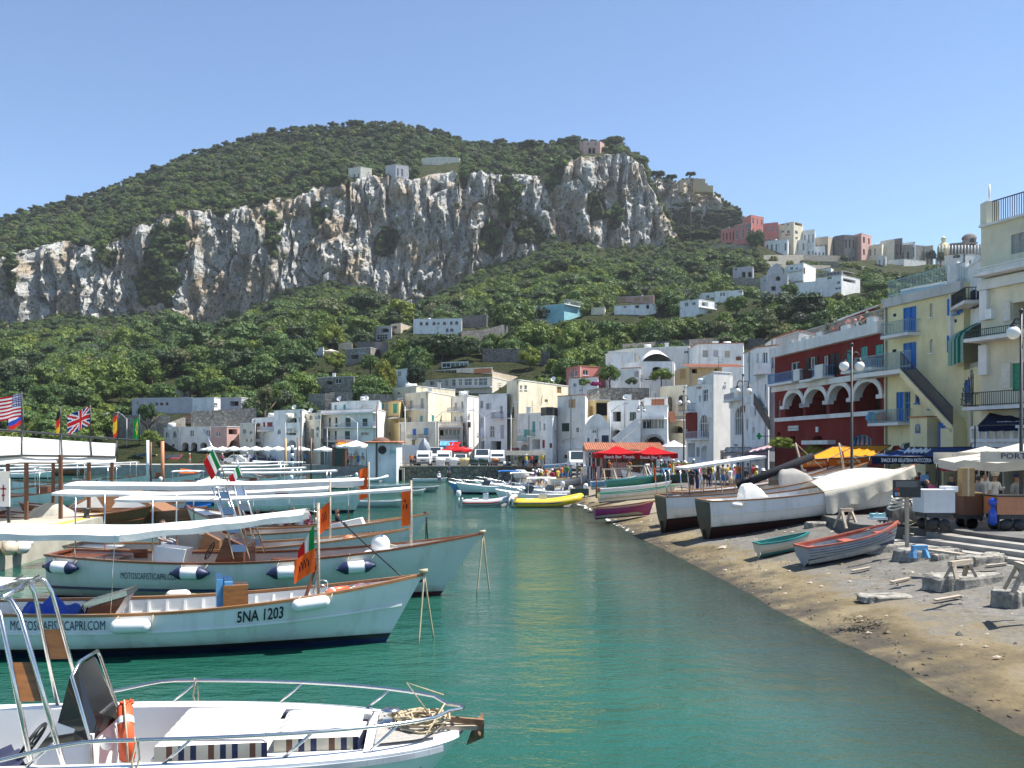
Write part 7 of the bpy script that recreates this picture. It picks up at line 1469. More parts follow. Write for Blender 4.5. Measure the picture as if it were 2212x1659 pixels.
flag('rolled orange flag on a steel post of the middle slipway boat',P(1412,1030,45),P(1413,1004,45),(.10,0,-.3),PENN,ORC,droop=.6,group='orange pennants on the boat masts')
for u0,v0,u1,v1,Y in((1718,957,1737,1027,47),(1812,957,1826,1030,46)):
 t=thing('mast',['short slanting mast with red pennant on the third slipway boat','short slanting mast with orange pennant on the middle slipway boat'][u0>1750],'mast',P(u1,v1,Y),'short masts on the slipway boats');a,b=P(u0,v0,Y),P(u1,v1,Y);m=MB();m.tube([a,b],.05,6);m.build('pole',OAK,t);m=MB();m.tube([a,P(u0+60,v0+55,Y+1)],.015,4);m.build('stay',ROPE,t)
 m=MB();q=a.lerp(b,.1);m.quad(q,a.lerp(b,.45),a.lerp(b,.4)+V((.14,0,-.1)),q+V((.2,0,-.3)));m.build('pennant',PT('bred')if u0<1750 else ORANGE,t)
for lab,u,v,rz,L,B,om,im,tr in(('magenta hulled boat with brown rail lying on the sand',1415,1079,2,3.4,1.5,mat('magenta_paint',(.26,.02,.16),.4,.1),GREY_IN,TEAK),('long white boat with green rail on the sand',1462,1062,4,5.2,1.5,LACQ2,GEL,PT('green')),('white flat boat behind the green railed one',1452,1056,3,5.0,1.4,GEL,GEL,WPAINT),('blue and white kayak like boat on the sand',1375,1046,3,3.6,1.1,PT('lblue'),GEL,WPAINT),('teal open boat with seats on the sand',1432,1048,4,4.4,1.4,TEALP,TEALP,PT('teal')),('dark green upturned looking boat on the sand',1500,1048,3,3.2,1.3,PT('dgreen'),PT('dgreen'),PT('dgreen')),('yellow rimmed white boat near the bathers',1272,1036,8,3.4,1.3,GEL,GEL,PT('yellow')),('blue boat behind the bathers at the top of the beach',1258,1020,3,4.4,1.6,PT('lblue'),GEL,WPAINT),('white boat with purple stripe high on the beach',1340,1040,170,3.0,1.2,GEL,GREY_IN,PT('lilac'))):
 Y=(CZ-1.2)*F/(v+4-HV);x=(u-CU)/F*Y;z=beach_z(x-L*.5,Y);rowboat(lab,(x,Y),math.radians(rz),L,B,om,im,tr,.45,.6,z+.2,.08,group=RB,seats=(.3,.6))
for lab,u0,v0,u1,v1,c in(('dark green wooden crate on the sand',1233,1056,1272,1068,'dgreen'),('rusty brown wooden crate on the sand',1290,1055,1324,1070,'terra')):
 Y=(CZ-.75)*F/(v1-HV);a,b=P(u0,v1,Y),P(u1,v0,Y);t=thing('crate',lab,'crate',((a.x+b.x)/2,Y,a.z));m=MB();m.box(a.x,Y,a.z-.1,b.x,Y+.06,b.z);m.box(a.x,Y+.6,a.z-.1,b.x,Y+.66,b.z);m.box(a.x,Y+.06,a.z-.1,a.x+.06,Y+.6,b.z);m.box(b.x-.06,Y+.06,a.z-.1,b.x,Y+.6,b.z);m.build('box',PT(c),t)
def trestle(label,c,L,h,rz,col,nleg=4,group='timber boat trestles'):
 t=thing('trestle',label,'trestle',c,group,rz);m=MB();m.beam((-L/2,0,h),(L/2,0,h),.12,.12);m.build('beam',col,t,local=True)
 for sx in(-1,1):
  for sy in(-1,1):m=MB();m.beam((sx*L*.36,0,h),(sx*L*.46,sy*h*.5,-.05),.09,.07);m.build('leg',col,t,local=True)
 for sx in(-1,1):m=MB();m.beam((sx*L*.42,-h*.28,h*.42),(sx*L*.42,h*.28,h*.42),.07,.05);m.build('brace',col,t,local=True)
 return t
for k,(u,v,L,h,rz,c)in enumerate(((1315,1048,1.2,1.3,20,OAK),(1345,1046,1.6,1.3,-30,OAK),(1376,1045,1.8,1.5,15,OAK),(1398,1044,1.4,1.6,70,WPAINT),(1420,1042,1.5,1.2,10,PT('grey')),(1440,1042,1.2,1.2,40,PT('lblue')),(1470,1046,1.6,1.7,5,mat('trestle_yellow',(.62,.42,.04),.6)))):
 Y=2.9*F/(v-HV);c_=P(u,v,Y);trestle(['pale trestle in front of the balustrade','pale trestle turned sideways by the balustrade','tall pale trestle with leaning plank','white trestle on end','grey trestle in the heap','blue trestle in the heap','yellow painted trestle right of the heap'][k],(c_.x,Y,c_.z-.05),L,h,math.radians(rz),c)
t=trestle('blue painted folding trestle on the stone block',P(1986,1201,25.5),.42,.22,math.radians(10),PT('lblue'));t=trestle('weathered grey wooden A-frame lying on the front stone block',P(2075,1243,22.8),.9,.30,math.radians(35),OAK);trestle('white rope topped trestle under the bow of the covered boat',P(1828,1137,35.2),.62,.6,math.radians(25),OAK);trestle('grey trestle cut by the right edge of the picture',P(2206,1272,20.6),.6,.5,math.radians(80),OAK)
RKM=mat('pebbly_concrete',(.26,.245,.21),.95,.45,6,bmp=1.0)
def block(label,c,sx,sy,sz,rz,cat='stone',name='stone_block',jag=.10,seed=1):
 t=thing(name,label,cat,c,'broken stone blocks on the slipway',rz);r=random.Random(seed);m=MB()
 def f(i,j):
  a=2*math.pi*i;pw=.45;ca,sa=math.cos(a),math.sin(a);e=(abs(ca)**pw*(1 if ca>0 else-1),abs(sa)**pw*(1 if sa>0 else-1));k=1+jag*math.sin(i*41+j*3+seed)*math.sin(i*23+seed*2)
  prof=[(1.02,-.25),(1.0,.2),(1.0,.72),(.95,.95),(.85,1.0),(.4,1.02),(.001,1.0)];q=prof[int(round(j*6))];return V((sx/2*e[0]*q[0]*k,sy/2*e[1]*q[0]*k,sz*q[1]*(1+.08*math.sin(i*29+seed))))
 m.grid(f,40,6);m.build('block',RKM,t,local=True);return t
for k,(u,v,sx,sy,sz,rz,lab)in enumerate(((1912,1207,1.9,.7,.24,12,'pale flat stone block right of the red inside boat'),(2005,1220,2.0,.8,.30,12,'pebbly stone block carrying the blue trestle'),(2085,1262,2.2,.85,.32,22,'long pebbly stone block carrying the wooden frame'),(2120,1222,1.6,.6,.24,24,'rough concrete block behind the wooden frame'),(2196,1292,1.1,.8,.36,30,'dark stone block cut by the right picture edge'),(1948,1228,.46,.28,.17,8,'small squared block standing apart on the slipway'),(2030,1226,.5,.3,.2,20,'small block beside a blue plank'),(1765,1168,.9,.5,.2,5,'stone wedged under the tub boat'),(1830,1150,1.2,.5,.22,0,'stones under the white trestle'),(1915,1292,1.3,.8,.13,8,'low rounded concrete hump near the water'),(2160,1205,1.2,.5,.2,35,'stone beam below the steps'))):
 for _ in range(4):
  Y=(CZ-beach_z((u-CU)/F*Y,Y))*F/(v-HV)if _ else 25.0
 x=(u-CU)/F*Y;block(lab,(x,Y,beach_z(x,Y)-.03),sx,sy,sz,math.radians(rz),seed=k)
pl=thing('plank','grey weathered plank lying across two stone blocks','plank',P(2020,1192,26.5));m=MB();m.beam(P(1992,1186,26.8),P(2080,1198,25.5),.22,.06);m.build('board',OAK,pl)
t=thing('seaweed','dark heap of seaweed on the sandy slipway','seaweed',G(1860,1340,.25));m=MB();r=random.Random(9);c=G(1860,1340,.28)
for _ in range(150):p=c+V((r.gauss(0,.28),r.gauss(0,.2),abs(r.gauss(0,.03))));a=r.uniform(0,6.28);d=V((math.cos(a),math.sin(a),r.uniform(-.2,.4)))*.08;e=V((-d.y,d.x,.02))*.25;m.quad(p-d,p-e,p+d,p+e)
m.build('fronds',mat('seaweed_brown',(.085,.062,.025),.7,.4),t)
m=MB();r=random.Random(31)
for _ in range(1200):
 y=r.uniform(13,60);a,b=float(shx(y)),float(prx(y));q=r.random()**.8;x=lerp(a+.15,b,q);k=r.uniform(.015,.05)*(1 if r.random()<.93 else 2.2);z=beach_z(x,y);w=r.uniform(0,6.28)
 m.mi=0 if r.random()<.6 else 1 if r.random()<.5 else 2;c_,s_=math.cos(w)*k*(1 if m.mi==0 else 2.4),math.sin(w)*k
 m.add([(x+c_,y+s_,z),(x-s_*.8,y+c_*.7,z),(x-c_,y-s_,z),(x+s_,y-c_*.6,z),(x,y,z+k*.9)],[(0,1,4),(1,2,4),(2,3,4),(3,0,4)])
m.build('gravel',[mat('pebble',(.19,.175,.15),.9,.4),OAK,MATS['seaweed_brown']],kind='stuff')
m=MB()
for _ in range(420):
 y=r.uniform(13,58);x=float(shx(y))+abs(r.gauss(.15,.45))+.5*(r.random()<.3);z=beach_z(x,y)+.012;a=r.gauss(1.5,.5);d=V((math.cos(a),math.sin(a),.0))*r.uniform(.03,.10);e=V((-d.y,d.x,.06))*.18;p=V((x,y,z));m.quad(p-d,p-e,p+d,p+e)
m.build('tide_weed',MATS['seaweed_brown'],kind='stuff')
for k,(u0,v0,u1,v1,lab)in enumerate(((1925,1262,1965,1254,'short grey board lying near the squared block'),(2130,1232,2175,1222,'pale board behind the wooden frame'),(1840,1240,1880,1234,'thin dark board on the open slipway'),(2020,1300,2075,1290,'bleached board below the long pebbly block'),(1380,1116,1440,1108,'driftwood pole under the magenta boat'))):
 ps=[]
 for u,v in((u0,v0),(u1,v1)):
  Y=25.0
  for _ in range(5):Y=(CZ-beach_z((u-CU)/F*Y,Y))*F/(v-HV)
  ps.append(V(((u-CU)/F*Y,Y,beach_z((u-CU)/F*Y,Y)+.05)))
 t=thing('plank',lab,'plank',ps[0],'boards lying on the slipway');m=MB();m.beam(ps[0],ps[1],.14,.04);m.build('board',OAK,t)
# ---------------------------------------------------------------- street furniture
B1,B2,B3,B4=crop(779.3,935.2,5.44),crop(203.3,881,4.663),crop(1863.6,948.8,6.35),crop(1253.7,935.2,5.44)
GLOBE=mat('opal_globe',(.80,.79,.74),.25,.02)
def globe_lamp(label,u,v,Y,r,zb,spread=1.05,arm=True):
 c=P(u,v,Y);t=thing('street_lamp',label,'street lamp',(c.x,Y,zb),'double globe street lamps');m=MB();top=c.z+1.4*spread
 m.tube([(c.x,Y,zb),(c.x,Y,zb+.9),(c.x,Y,zb+1),(c.x,Y,top)],[.11,.10,.07,.045],10);m.lathe((c.x,Y,zb),[(.2,0),(.18,.25),(.11,.5)],10);m.sphere((c.x,Y,top),.08,8,6);m.build('post',IRON,t)
 for sd in(-1,1):
  m=MB();m.tube([(c.x,Y,c.z+.55*spread)]+[(c.x+sd*spread*.25*(1-math.cos(a)),Y,c.z+.55*spread+.35*spread*math.sin(a))for a in[math.pi*i/8 for i in range(1,8)]]+[(c.x+sd*spread*.5,Y,c.z+r+.12)],.03,6);m.lathe((c.x+sd*spread*.5,Y,c.z+r),[(.04,.14),(.1,.06),(.12,0)],8);a_=m.build('arm',IRON,t)
  m=MB();m.sphere((c.x+sd*spread*.5,Y,c.z),r);m.build('globe',GLOBE,a_)
 return t
globe_lamp('nearest black double globe street lamp before the red house',1840,791,41,.21,1.4,.66);globe_lamp('double globe street lamp before the house with arched glazing',1605,845,60,.21,1.35,.72);globe_lamp('double globe street lamp beside the white hut',1477,870,82,.21,1.35,.7);globe_lamp('double globe street lamp behind the red parasols',1385,887,108,.19,1.5,.65)
globe_lamp('double globe street lamp cut by the right picture edge',2206,719,33,.23,1.5,.54)
def tall_lamp(label,u,vt,vb,Y,arms=(1,),zb=1.74):
 a,b=P(u,vb,Y),P(u,vt,Y);a.z=min(a.z,zb)if Y<150 else min(a.z,ground_z(a.x,Y)if Y>185 else 1.6);t=thing('street_lamp',label,'street lamp',a,'tall grey street lamps');m=MB();h=b.z-a.z
 m.tube([a,b-V((0,0,.12*h))],[.09,.06],7)
 for s_ in arms:m.tube([b-V((0,0,.14*h)),b+V((s_*.12*h,0,-.04*h)),b+V((s_*.22*h,0,0))],.045,6)
 m.build('post',mat('galvanised',(.45,.46,.46),.5,.1),t)
 for s_ in arms:m=MB();m.obox(b+V((s_*.25*h,0,0)),(.35,0,.05),(0,.14,0),(0,0,.07));m.build('lamp_head',WPAINT,t)
for k,(u,vt,vb,Y,ar)in enumerate([(875,861,1007,126,(-.3,)),(1104,868,1003,124,(.3,)),(1047,886,975,142,(-1,1)),(941,886,965,143,(-1,1)),(772,900,955,140,(-1,)),(707,916,966,150,(1,)),(136,890,945,185,(-1,1)),(222,894,948,176,(.2,)),(274,891,950,172,(-.8,)),(24,822,870,230,(.1,)),(617,900,965,152,(1,)),(1318,872,965,128,(1,))]):
 tall_lamp('grey street lamp '+['left of the white delivery truck','beside the cream bus shelter','with two arms before the arched white house','with two arms before the cream house','curving left before the white hotel','at the foot of the white hotel','with two arms behind the Union Jack','on the left shore behind the Spanish flag','with bent arm near the Spanish flag','on the slope above the American flag','near the awning house on the left','curving right before the outside stair'][k],u,vt,vb,Y,ar)
for k,(u,vt,vb,Y,c,r_)in enumerate([(319,951,1015,96,'lwhite',.16),(351,953,1012,96,'orangeb',.2),(326,955,1012,97,'brown',.1),(617,947,1008,118,'wood',.16),(631,962,1010,116,'navy',.2),(643,945,1006,119,'brown',.12),(650,944,1004,120,'brown',.1),(672,946,1003,120,'brown',.12),(814,878,945,146,'brown',.1),(1288,1020,1070,70,'brown',.05)]):
 a,b=P(u,vb,Y),P(u,vt,Y);a.z=min(a.z,-.3)if Y<122 and k<9 else a.z-.2;t=thing('mooring_pole',['white','bright orange','thin rusty','pale wooden','navy and white striped','thin brown','second thin brown','third brown','tall dark wooden','rusty iron'][k]+' pole '+['left of the orange pole','leaning beside the blue tarpaulin','between the white and orange poles','by the umbrella terrace','before the umbrella terrace','right of the striped pole','near the red kiosk','left of the red kiosk','before the white hotel side wall','standing on the sand by the crates'][k],'pole',a,'poles around the harbour');m=MB()
 if k==4:
  for i in range(10):m.mi=i%2;m.tube([a.lerp(b,i/10),a.lerp(b,(i+1)/10)],r_,8)
  m.build('shaft',[PT('navy'),WPAINT],t)
 else:m.tube([a,b],[r_,r_*.9],8);m.build('shaft',PT(c),t)
for k in range(9):parasol('white parasol '+['leftmost','second from the left','third from the left','fourth','in the middle','sixth','seventh','eighth','last on the right'][k]+' in the row on the waterfront terrace',457+k*24,963.5+(k%2)*.6,151,1.75,3,CANVAS,1.6,6)
parasol('white parasol alone beside the red kiosk',701,964,140,1.7,3,CANVAS,1.7,6);parasol('big white parasol between the red kiosk and the white pump house',769,951,127,2.7,3,CANVAS,1.74,8);parasol('faded red parasol behind the parked vans',985,962,139,2.4,3,REDC,1.74,8);parasol('small red parasol at the shop fronts',1001,964,143,1.6,3,REDC,1.74,6)
for k,(u,v)in enumerate(((686,741),(725,756))):parasol(['pale parasol on the left hillside terrace','second pale parasol on the left hillside terrace'][k],u-10*k,v-2,hill_hit(u,v+14),2.4,2.2,CANVAS2,P(u,v+16,hill_hit(u,v+14)).z,6)
def boxkit(name,label,cat,group,parts,base):
 t=thing(name,label,cat,base,group)
 for nm,mt,bxs in parts:
  m=MB();[m.box(*b)for b in bxs];m.build(nm,mt,t)
 return t
def uvbox(cf,x0,y0,x1,y1,Y,d):a,b=P(*cf(x0,y1),Y),P(*cf(x1,y0),Y);return(a.x,Y,a.z,b.x,Y+d,b.z)
b=uvbox(B1,82,118,418,395,121.5,6);t=boxkit('pump_house','white pump house with round window and number 20 on the quay','pump house',None,[('wall',plaster('pump_white',(.66,.69,.70),.35),[(b[0],121.5,-1,b[3],128,b[5])])],(b[0],121.5,1.7))
m=MB();[m.tube([(lerp(b[0]-.3,b[3]+.3,(i+.5)/34),121.1,b[5]+.08),(lerp(b[0]-.3,b[3]+.3,(i+.5)/34),128.2,b[5]+.16)],.14,5)for i in range(34)];m.build('roof_tiles',TILE,t)
dome(t,B1(240,0)[0],B1(0,112)[1],1.25,124.5,mat('dome_brown',(.12,.06,.04),.8),.55)
c=P(*B1(253,200),121.46);m=MB();m.lathe(c,[(.01,0),(.52,0),(.52,.05),(.44,.05),(.44,.01)],20,(0,-1,0));m.build('round_window',DARK,t);lettering('number','20',P(*B1(332,245),121.45),(1,0,0),(0,0,1),.62,PT('teal'),t,.8)
m=MB();m.box(b[0]+1.0,121.42,-.5,b[0]+1.25,121.5,b[5]);m.build('stain_pipe',mat('grime',(.09,.085,.075),.9),t)
st=MB()
for i in range(8):st.box(b[3]-.2-.28*i,124.0,-.5,b[3]+.1-.28*i+.6,125,1.6-.2*i)
st.build('quay_stair',CONC,kind='structure')
b=uvbox(A5,300,1455,418,1612,130,2.2);t=boxkit('kiosk','dark kiosk with red lettered fascia on the quay','kiosk',None,[('body',PT('brown'),[(b[0],130,1.7,b[3],132,b[5])]),('panel',PT('dgreen'),[(b[0]+.4,129.94,1.9,b[3]-.4,130,b[5]-.1)])],(b[0],130,1.7));q=uvbox(A5,290,1430,426,1458,129.7,3);m=MB();m.box(*q);m.build('fascia',PT('bred'),t);lettering('lettering','ESSO',P(*A5(300,1452),129.66),(1,0,0),(0,0,1),.5,WPAINT,t,1.6)
b=uvbox(A5,335,1390,425,1412,133,.3);t=boxkit('sign','orange board lettered PIZZERIA above the kiosk awning','sign',None,[('board',PT('orangeb'),[b]),('leg',IRON,[(b[0]+.1,133.1,1.7,b[0]+.2,133.2,b[2]),(b[3]-.2,133.1,1.7,b[3]-.1,133.2,b[2])])],(b[0],133,1.7));lettering('lettering','PIZZERIA',P(*A5(340,1408),132.97),(1,0,0),(0,0,1),.5,WPAINT,t,2.4)
awning('orange awning of the pizzeria behind the big white parasol',A5,(330,1432),(600,1432),(345,1412),(600,1412),131,135,cloth('aw_orange',(.75,.29,.015)),.3)
awning('royal blue shop awning under the brown balconied house',A5,(1245,1440),(1400,1440),(1250,1398),(1410,1398),144,148,PT('lblue'),.4);awning('slanting red shop awning under the brown balconied house',A5,(1300,1462),(1420,1440),(1330,1410),(1440,1405),142,147,REDC,.5);awning('grey green shop awning under the arched white house',A5,(1410,1490),(1540,1478),(1440,1462),(1560,1450),142,146,PT('grey'),.25);awning('dark red shop awning under the big yellow house',R3,(-40,1180),(60,1176),(-30,1165),(62,1160),139,141,PT('bred'),.2)
awning('blue grey shop awning beside the tall arched glazing',R3,(1825,1200),(2070,1185),(1850,1158),(2060,1155),84,92,PT('grey'),.3);awning('dusty pink shop awning left of the red house',R3,(1985,1222),(2212,1180),(2090,1165),(2290,1120),74,84,mat('dusty_pink',(.36,.24,.26),.8),.4)
t=thing('sign','green pharmacy cross sign on a bracket beside the creeper','sign',P(*R3(2135,1058),76));c=P(*R3(2135,1058),76);m=MB();m.obox(c,(.09,0,0),(0,.05,0),(0,0,.26));m.obox(c,(.20,0,0),(0,.048,0),(0,0,.09));m.build('cross',mat('cross_green',(.01,.32,.10),.4),t);m=MB();m.tube([c,c+V((1.0,.5,0))],.03,5);m.build('bracket',IRON,t)
t=thing('bus_shelter','cream canopied shelter crowded with waiting people on the quay','shelter',P(*B1(1700,400),122.5));a,b=P(*B1(1700,262),122.3),P(*B1(2172,212),122.3);m=MB();m.box(a.x,122.3,a.z+.35,b.x,127,b.z);m.quad((a.x,122.28,b.z),(b.x,122.28,b.z),(b.x,122.2,a.z),(a.x,122.2,a.z));m.build('roof',CANVAS2,t)
for x_ in(a.x+.1,b.x-.1):
 for y_ in(122.5,126.8):m=MB();m.box(x_-.06,y_-.06,1.7,x_+.06,y_+.06,a.z+.4);m.build('post',IRON,t)
t=thing('railing','grey pipe railing along the edge of the stone quay','railing',(-16,125.2,1.75));m=MB()
for z_ in(2.25,2.8):m.beam((-15.5,125.2,z_),(5.0,125.2,z_),.05,.05)
for i in range(12):m.beam((-15.5+i*1.86,125.2,1.75),(-15.5+i*1.86,125.2,2.8),.06,.06,(1,0,0))
m.build('pipes',PT('grey'),t)
def vehicle(label,cat,u,Y,rz,L,W_,H,prof,paint,zb,group='vehicles parked on the quay',screen=((.72,.55),(.60,.93)),u_is_x=False):
 """prof: side outline as fractions (x from the tail, z); screen: windscreen foot and head"""
 x=(u-CU)/F*Y;t=thing(cat.replace(' ','_'),label,cat,(x,Y,zb),group,rz);m=MB();n=len(prof);pts=[(L*(a-.5),H*(.16+.84*b))for a,b in prof]
 m.add([(a,-W_/2,b)for a,b in pts]+[(a,W_/2,b)for a,b in pts],[tuple(range(n)),tuple(range(2*n-1,n-1,-1))]+[(i,i+n,(i+1)%n+n,(i+1)%n)for i in range(n)]);m.build('body',paint,t,local=True)
 (fx,fz),(hx,hz)=screen;f=lambda a,b,y,o=.012:(L*(a-.5)+o,y,H*(.16+.84*b)+o*.5);m=MB();m.quad(f(fx,fz,-W_*.44),f(fx,fz,W_*.44),f(hx,hz,W_*.40),f(hx,hz,-W_*.40));m.build('windshield',GLASS,t,local=True)
 for sd in(-1,1):m=MB();y=sd*(W_/2+.008);m.quad(*[(L*(a-.5),y,H*(.16+.84*b))for a,b in((hx-.24,fz+.04),(fx-.05,fz+.04),(hx-.03,hz-.06),(hx-.22,hz-.06))]);m.build('side_window',GLASS,t,local=True)
 for a in(.2,.8):
  for sd in(-1,1):m=MB();m.lathe((L*(a-.5),sd*(W_/2-.1),H*.16),[(.01,-.1),(H*.16,-.1),(H*.165,0),(H*.16,.11),(H*.09,.11),(.01,.09)],14,(0,sd,0));m.build('wheel',BLACK,t,local=True)
 xf=L*(max(a for a,b in prof)-.5)
 for sd in(-1,1):m=MB();m.obox((xf+.0,sd*W_*.36,H*.40),(.03,0,0),(0,W_*.09,0),(0,0,H*.05));m.build('headlight',GLOBE,t,local=True)
 m=MB();m.box(xf-.05,-W_*.48,H*.16,xf+.05,W_*.48,H*.27);m.box(xf-.02,-W_*.2,H*.33,xf+.03,W_*.2,H*.39);m.build('bumper',PT('black'),t,local=True);return t
VAN=[(0,.05),(0,1),(.62,1),(.74,.56),(.98,.46),(1,.1),(.98,.0),(.02,0)];CABV=[(0,.05),(0,.97),(.84,1),(.97,.5),(1,.42),(1,0),(.02,0)];CAR=[(0,.1),(.01,.52),(.1,.6),(.24,.97),(.56,1),(.72,.6),(.97,.5),(1,.15),(.98,0),(.02,0)]
FR=-math.pi/2;CW=mat('van_white',(.74,.75,.74),.3,.03)
vehicle('white flatbed truck carrying the upright grey boat','truck',917,131,FR,4.6,1.75,2.15,CABV,CW,1.74,screen=((.965,.52),(.845,.95)));vehicle('white van behind the two white bins','van',960,133,FR,4.4,1.8,2.15,CABV,CW,1.74,screen=((.965,.52),(.845,.95)));vehicle('small white car behind the yellow bin','car',995,134,FR,3.8,1.7,1.65,CAR,CW,1.74,screen=((.72,.6),(.57,.97)));vehicle('white van behind the dark green bins','van',1042,133,FR,4.8,2.0,2.3,VAN,CW,1.74,screen=((.735,.58),(.63,.97)));vehicle('white truck cab left of the cream bus shelter','truck',1075,134,FR,4.6,1.9,2.2,CABV,CW,1.74,screen=((.965,.52),(.845,.95)));vehicle('white van half hidden behind the flatbed truck','van',941,140,FR,4.8,1.9,2.6,VAN,CW,1.74,screen=((.735,.58),(.63,.97)))
t=vehicle('long white delivery truck lettered DE RISO behind the pump house','truck',878,138,math.pi,4.6,2.0,2.9,[(0,.05),(0,1),(.82,1),(.86,.8),(.97,.5),(1,.4),(1,0),(.02,0)],CW,1.74,screen=((.965,.52),(.865,.8)))
lettering('lettering','DE RISO',(.15,1.03,1.62),(-1,0,0),(0,0,1),.62,PT('grey'),t,2.1);o_=t.children[-1];o_.data.transform(Matrix.Translation(wloc(t)))
vehicle('tall white van beside the red parasol restaurant','van',1250,100,FR,5.2,2.05,2.45,VAN,CW,1.45,screen=((.735,.58),(.63,.97)))
for lab,u,Y,rz,c,ca in(('blue car parked at the far left quay',308,166,FR,'lblue','car'),('yellow car parked at the far left quay',330,166,FR,'yellow','car'),('dark grey car parked before the arcade',366,165,FR,'black','car'),('dark red car parked before the arcade',384,165,FR,'bred','car'),('white car parked under the white parasols',506,158,math.pi,'lwhite','car'),('white van parked under the white parasols',528,159,math.pi,'lwhite','car'),('dark blue car right of the white ones',568,158,0,'navy','car')):vehicle(lab,ca,u,Y,rz,4.0,1.7,1.5,CAR,PT(c),1.6,screen=((.72,.6),(.57,.97)))
for k,(x0,x1,y0,c)in enumerate(((880,985,300,'lwhite'),(1035,1132,300,'lwhite'),(1165,1272,302,'yellow'),(1282,1384,305,'dgreen'),(1388,1490,305,'dgreen'),(1540,1615,300,'brown'),(1716,1764,345,'navy'),(1676,1714,345,'lwhite'))):
 b=uvbox(B1,x0,y0,x1,402,127,1);w_=b[3]-b[0];t=thing('waste_bin',['left white wheeled bin on the quay','right white wheeled bin on the quay','yellow wheeled bin on the quay','left dark green wheeled bin on the quay','right dark green wheeled bin on the quay','brown bin with orange lid on the quay','narrow blue bin on the quay','narrow white bin beside the blue one'][k],'bin',(b[0],127,1.74),'waste bins on the quay');z1=b[5]
 m=MB();m.add([(b[0]+.1,127.1,1.9),(b[3]-.1,127.1,1.9),(b[3],127,z1-.25),(b[0],127,z1-.25),(b[0]+.1,128,1.9),(b[3]-.1,128,1.9),(b[3],128.1,z1-.25),(b[0],128.1,z1-.25)],[(0,1,2,3),(1,5,6,2),(5,4,7,6),(4,0,3,7),(0,4,5,1)]);m.build('body',PT(c),t);m=MB();m.tube([(b[0]-.05,127.5,z1-.2),(b[3]+.05,127.5,z1-.2)],.3,8);m.box(b[0]-.06,126.9,z1-.3,b[3]+.06,128.15,z1-.2);m.build('lid',PT('orangeb' if k==5 else c),t)
 for x_ in(b[0]+.2,b[3]-.2):m=MB();m.lathe((x_,127.3,1.84),[(.01,-.05),(.1,-.05),(.1,.05),(.01,.05)],8,(1,0,0));m.build('wheel',BLACK,t)
r_,h_=rowboat('grey boat standing bow up on the flatbed truck',tuple(P(917,980,135))[:2],-math.pi/2,3.4,1.7,GREYB,GREYB,GREYB,.6,.7,3.6,0,group=None);r_.location=(P(917,0,135).x,135,2.2);r_.rotation_euler=(0,-math.radians(72),math.radians(-90))
for k,(u0,u1,v0,v1)in enumerate(((1107,1142,1019,1036),(1150,1182,1019,1034))):
 Y=104;a,b=P(u0,v1,Y),P(u1,v0,Y);t=thing('covered_boat',['left white covered boat below the quay end','right white covered boat below the quay end'][k],'boat',(a.x,Y,a.z),RB);m=MB();r=(b.z-a.z)*.62;m.tube([(a.x+.1,Y,a.z+r),(a.x+.4,Y,a.z+r*1.05),(b.x-.5,Y,a.z+r),(b.x,Y,a.z+r*.8)],[r*.5,r,r,r*.5],12);m.build('cover',CANVAS,t);m=MB();m.box(a.x+.3,Y-.5,a.z-.5,b.x-.3,Y+.5,a.z+.2);m.build('chocks',OAK,t)
b=uvbox(B4,85,390,250,470,86,6);rt=thing('restaurant','glazed seaside restaurant pavilion with tiled roof and white balustrade','restaurant',(b[0],86,1.4));a,c=P(*B4(80,470),86),P(*B4(1000,200),86);m=MB();m.box(a.x,86,.6,P(*B4(250,0),86).x,91,P(*B4(0,395),86).z);m.build('base_wall',WPAINT,rt)
m=MB();zt=P(*B4(0,215),86).z;xs_=[P(*B4(x,0),86).x for x in(90,130,180,240,250)]
for x_ in xs_:m.box(x_-.06,86,1.4,x_+.06,86.15,zt)
m.box(a.x,86,zt-.5,xs_[-1],86.15,zt-.35);m.box(a.x,86,zt-.1,c.x,86.2,zt+.1);[m.box(a.x+.02,86+q_,1.4,a.x+.15,86.15+q_,zt)for q_ in(1.6,3.2,4.8)];m.each('window_frame',WPAINT,rt)
m=MB();m.quad((a.x+.1,86.1,2.6),(xs_[-1],86.1,2.6),(xs_[-1],86.1,zt),(a.x+.1,86.1,zt));m.build('pane',GLASS,rt)
m=MB();n_=36
for i in range(n_):x0,x1=lerp(a.x-.2,c.x,i/n_),lerp(a.x-.2,c.x,(i+1)/n_);m.add([(x0,85.6,zt+.1),((x0+x1)/2,85.6,zt+.2),(x1,85.6,zt+.1),(x1,89,zt+.75),((x0+x1)/2,89,zt+.85),(x0,89,zt+.75)],[(0,1,4,5),(1,2,3,4)])
m.quad((a.x,91.5,1.2),(c.x,91.5,1.2),(c.x,91.5,zt+.5),(a.x,91.5,zt+.5));m.build('roof',TILE,rt)
m=MB();m.quad((xs_[-1],91.4,1.2),(c.x,91.4,1.2),(c.x,91.4,zt),(xs_[-1],91.4,zt));m.build('back_wall',PT('brown'),rt)
p0,p1=P(*B4(362,510),84.5),P(*B4(575,412),84.5);m=MB();m.box(p0.x,84.5,p1.z-.12,p1.x,84.7,p1.z);m.box(p0.x,84.5,p0.z,p1.x,84.7,p0.z+.12)
for x_ in(p0.x,p1.x-.15):m.box(x_,84.45,p0.z-.3,x_+.18,84.75,p1.z+.1)
for i in range(1,12):x_=lerp(p0.x,p1.x,i/12);m.lathe((x_,84.6,p0.z),[(.05,.1),(.09,.4),(.04,.7),(.05,1.2)],7)
m.build('balustrade',WPAINT,rt);m=MB();m.box(a.x,84.4,.5,c.x,92,1.38);m.build('terrace_floor',CONC,rt)
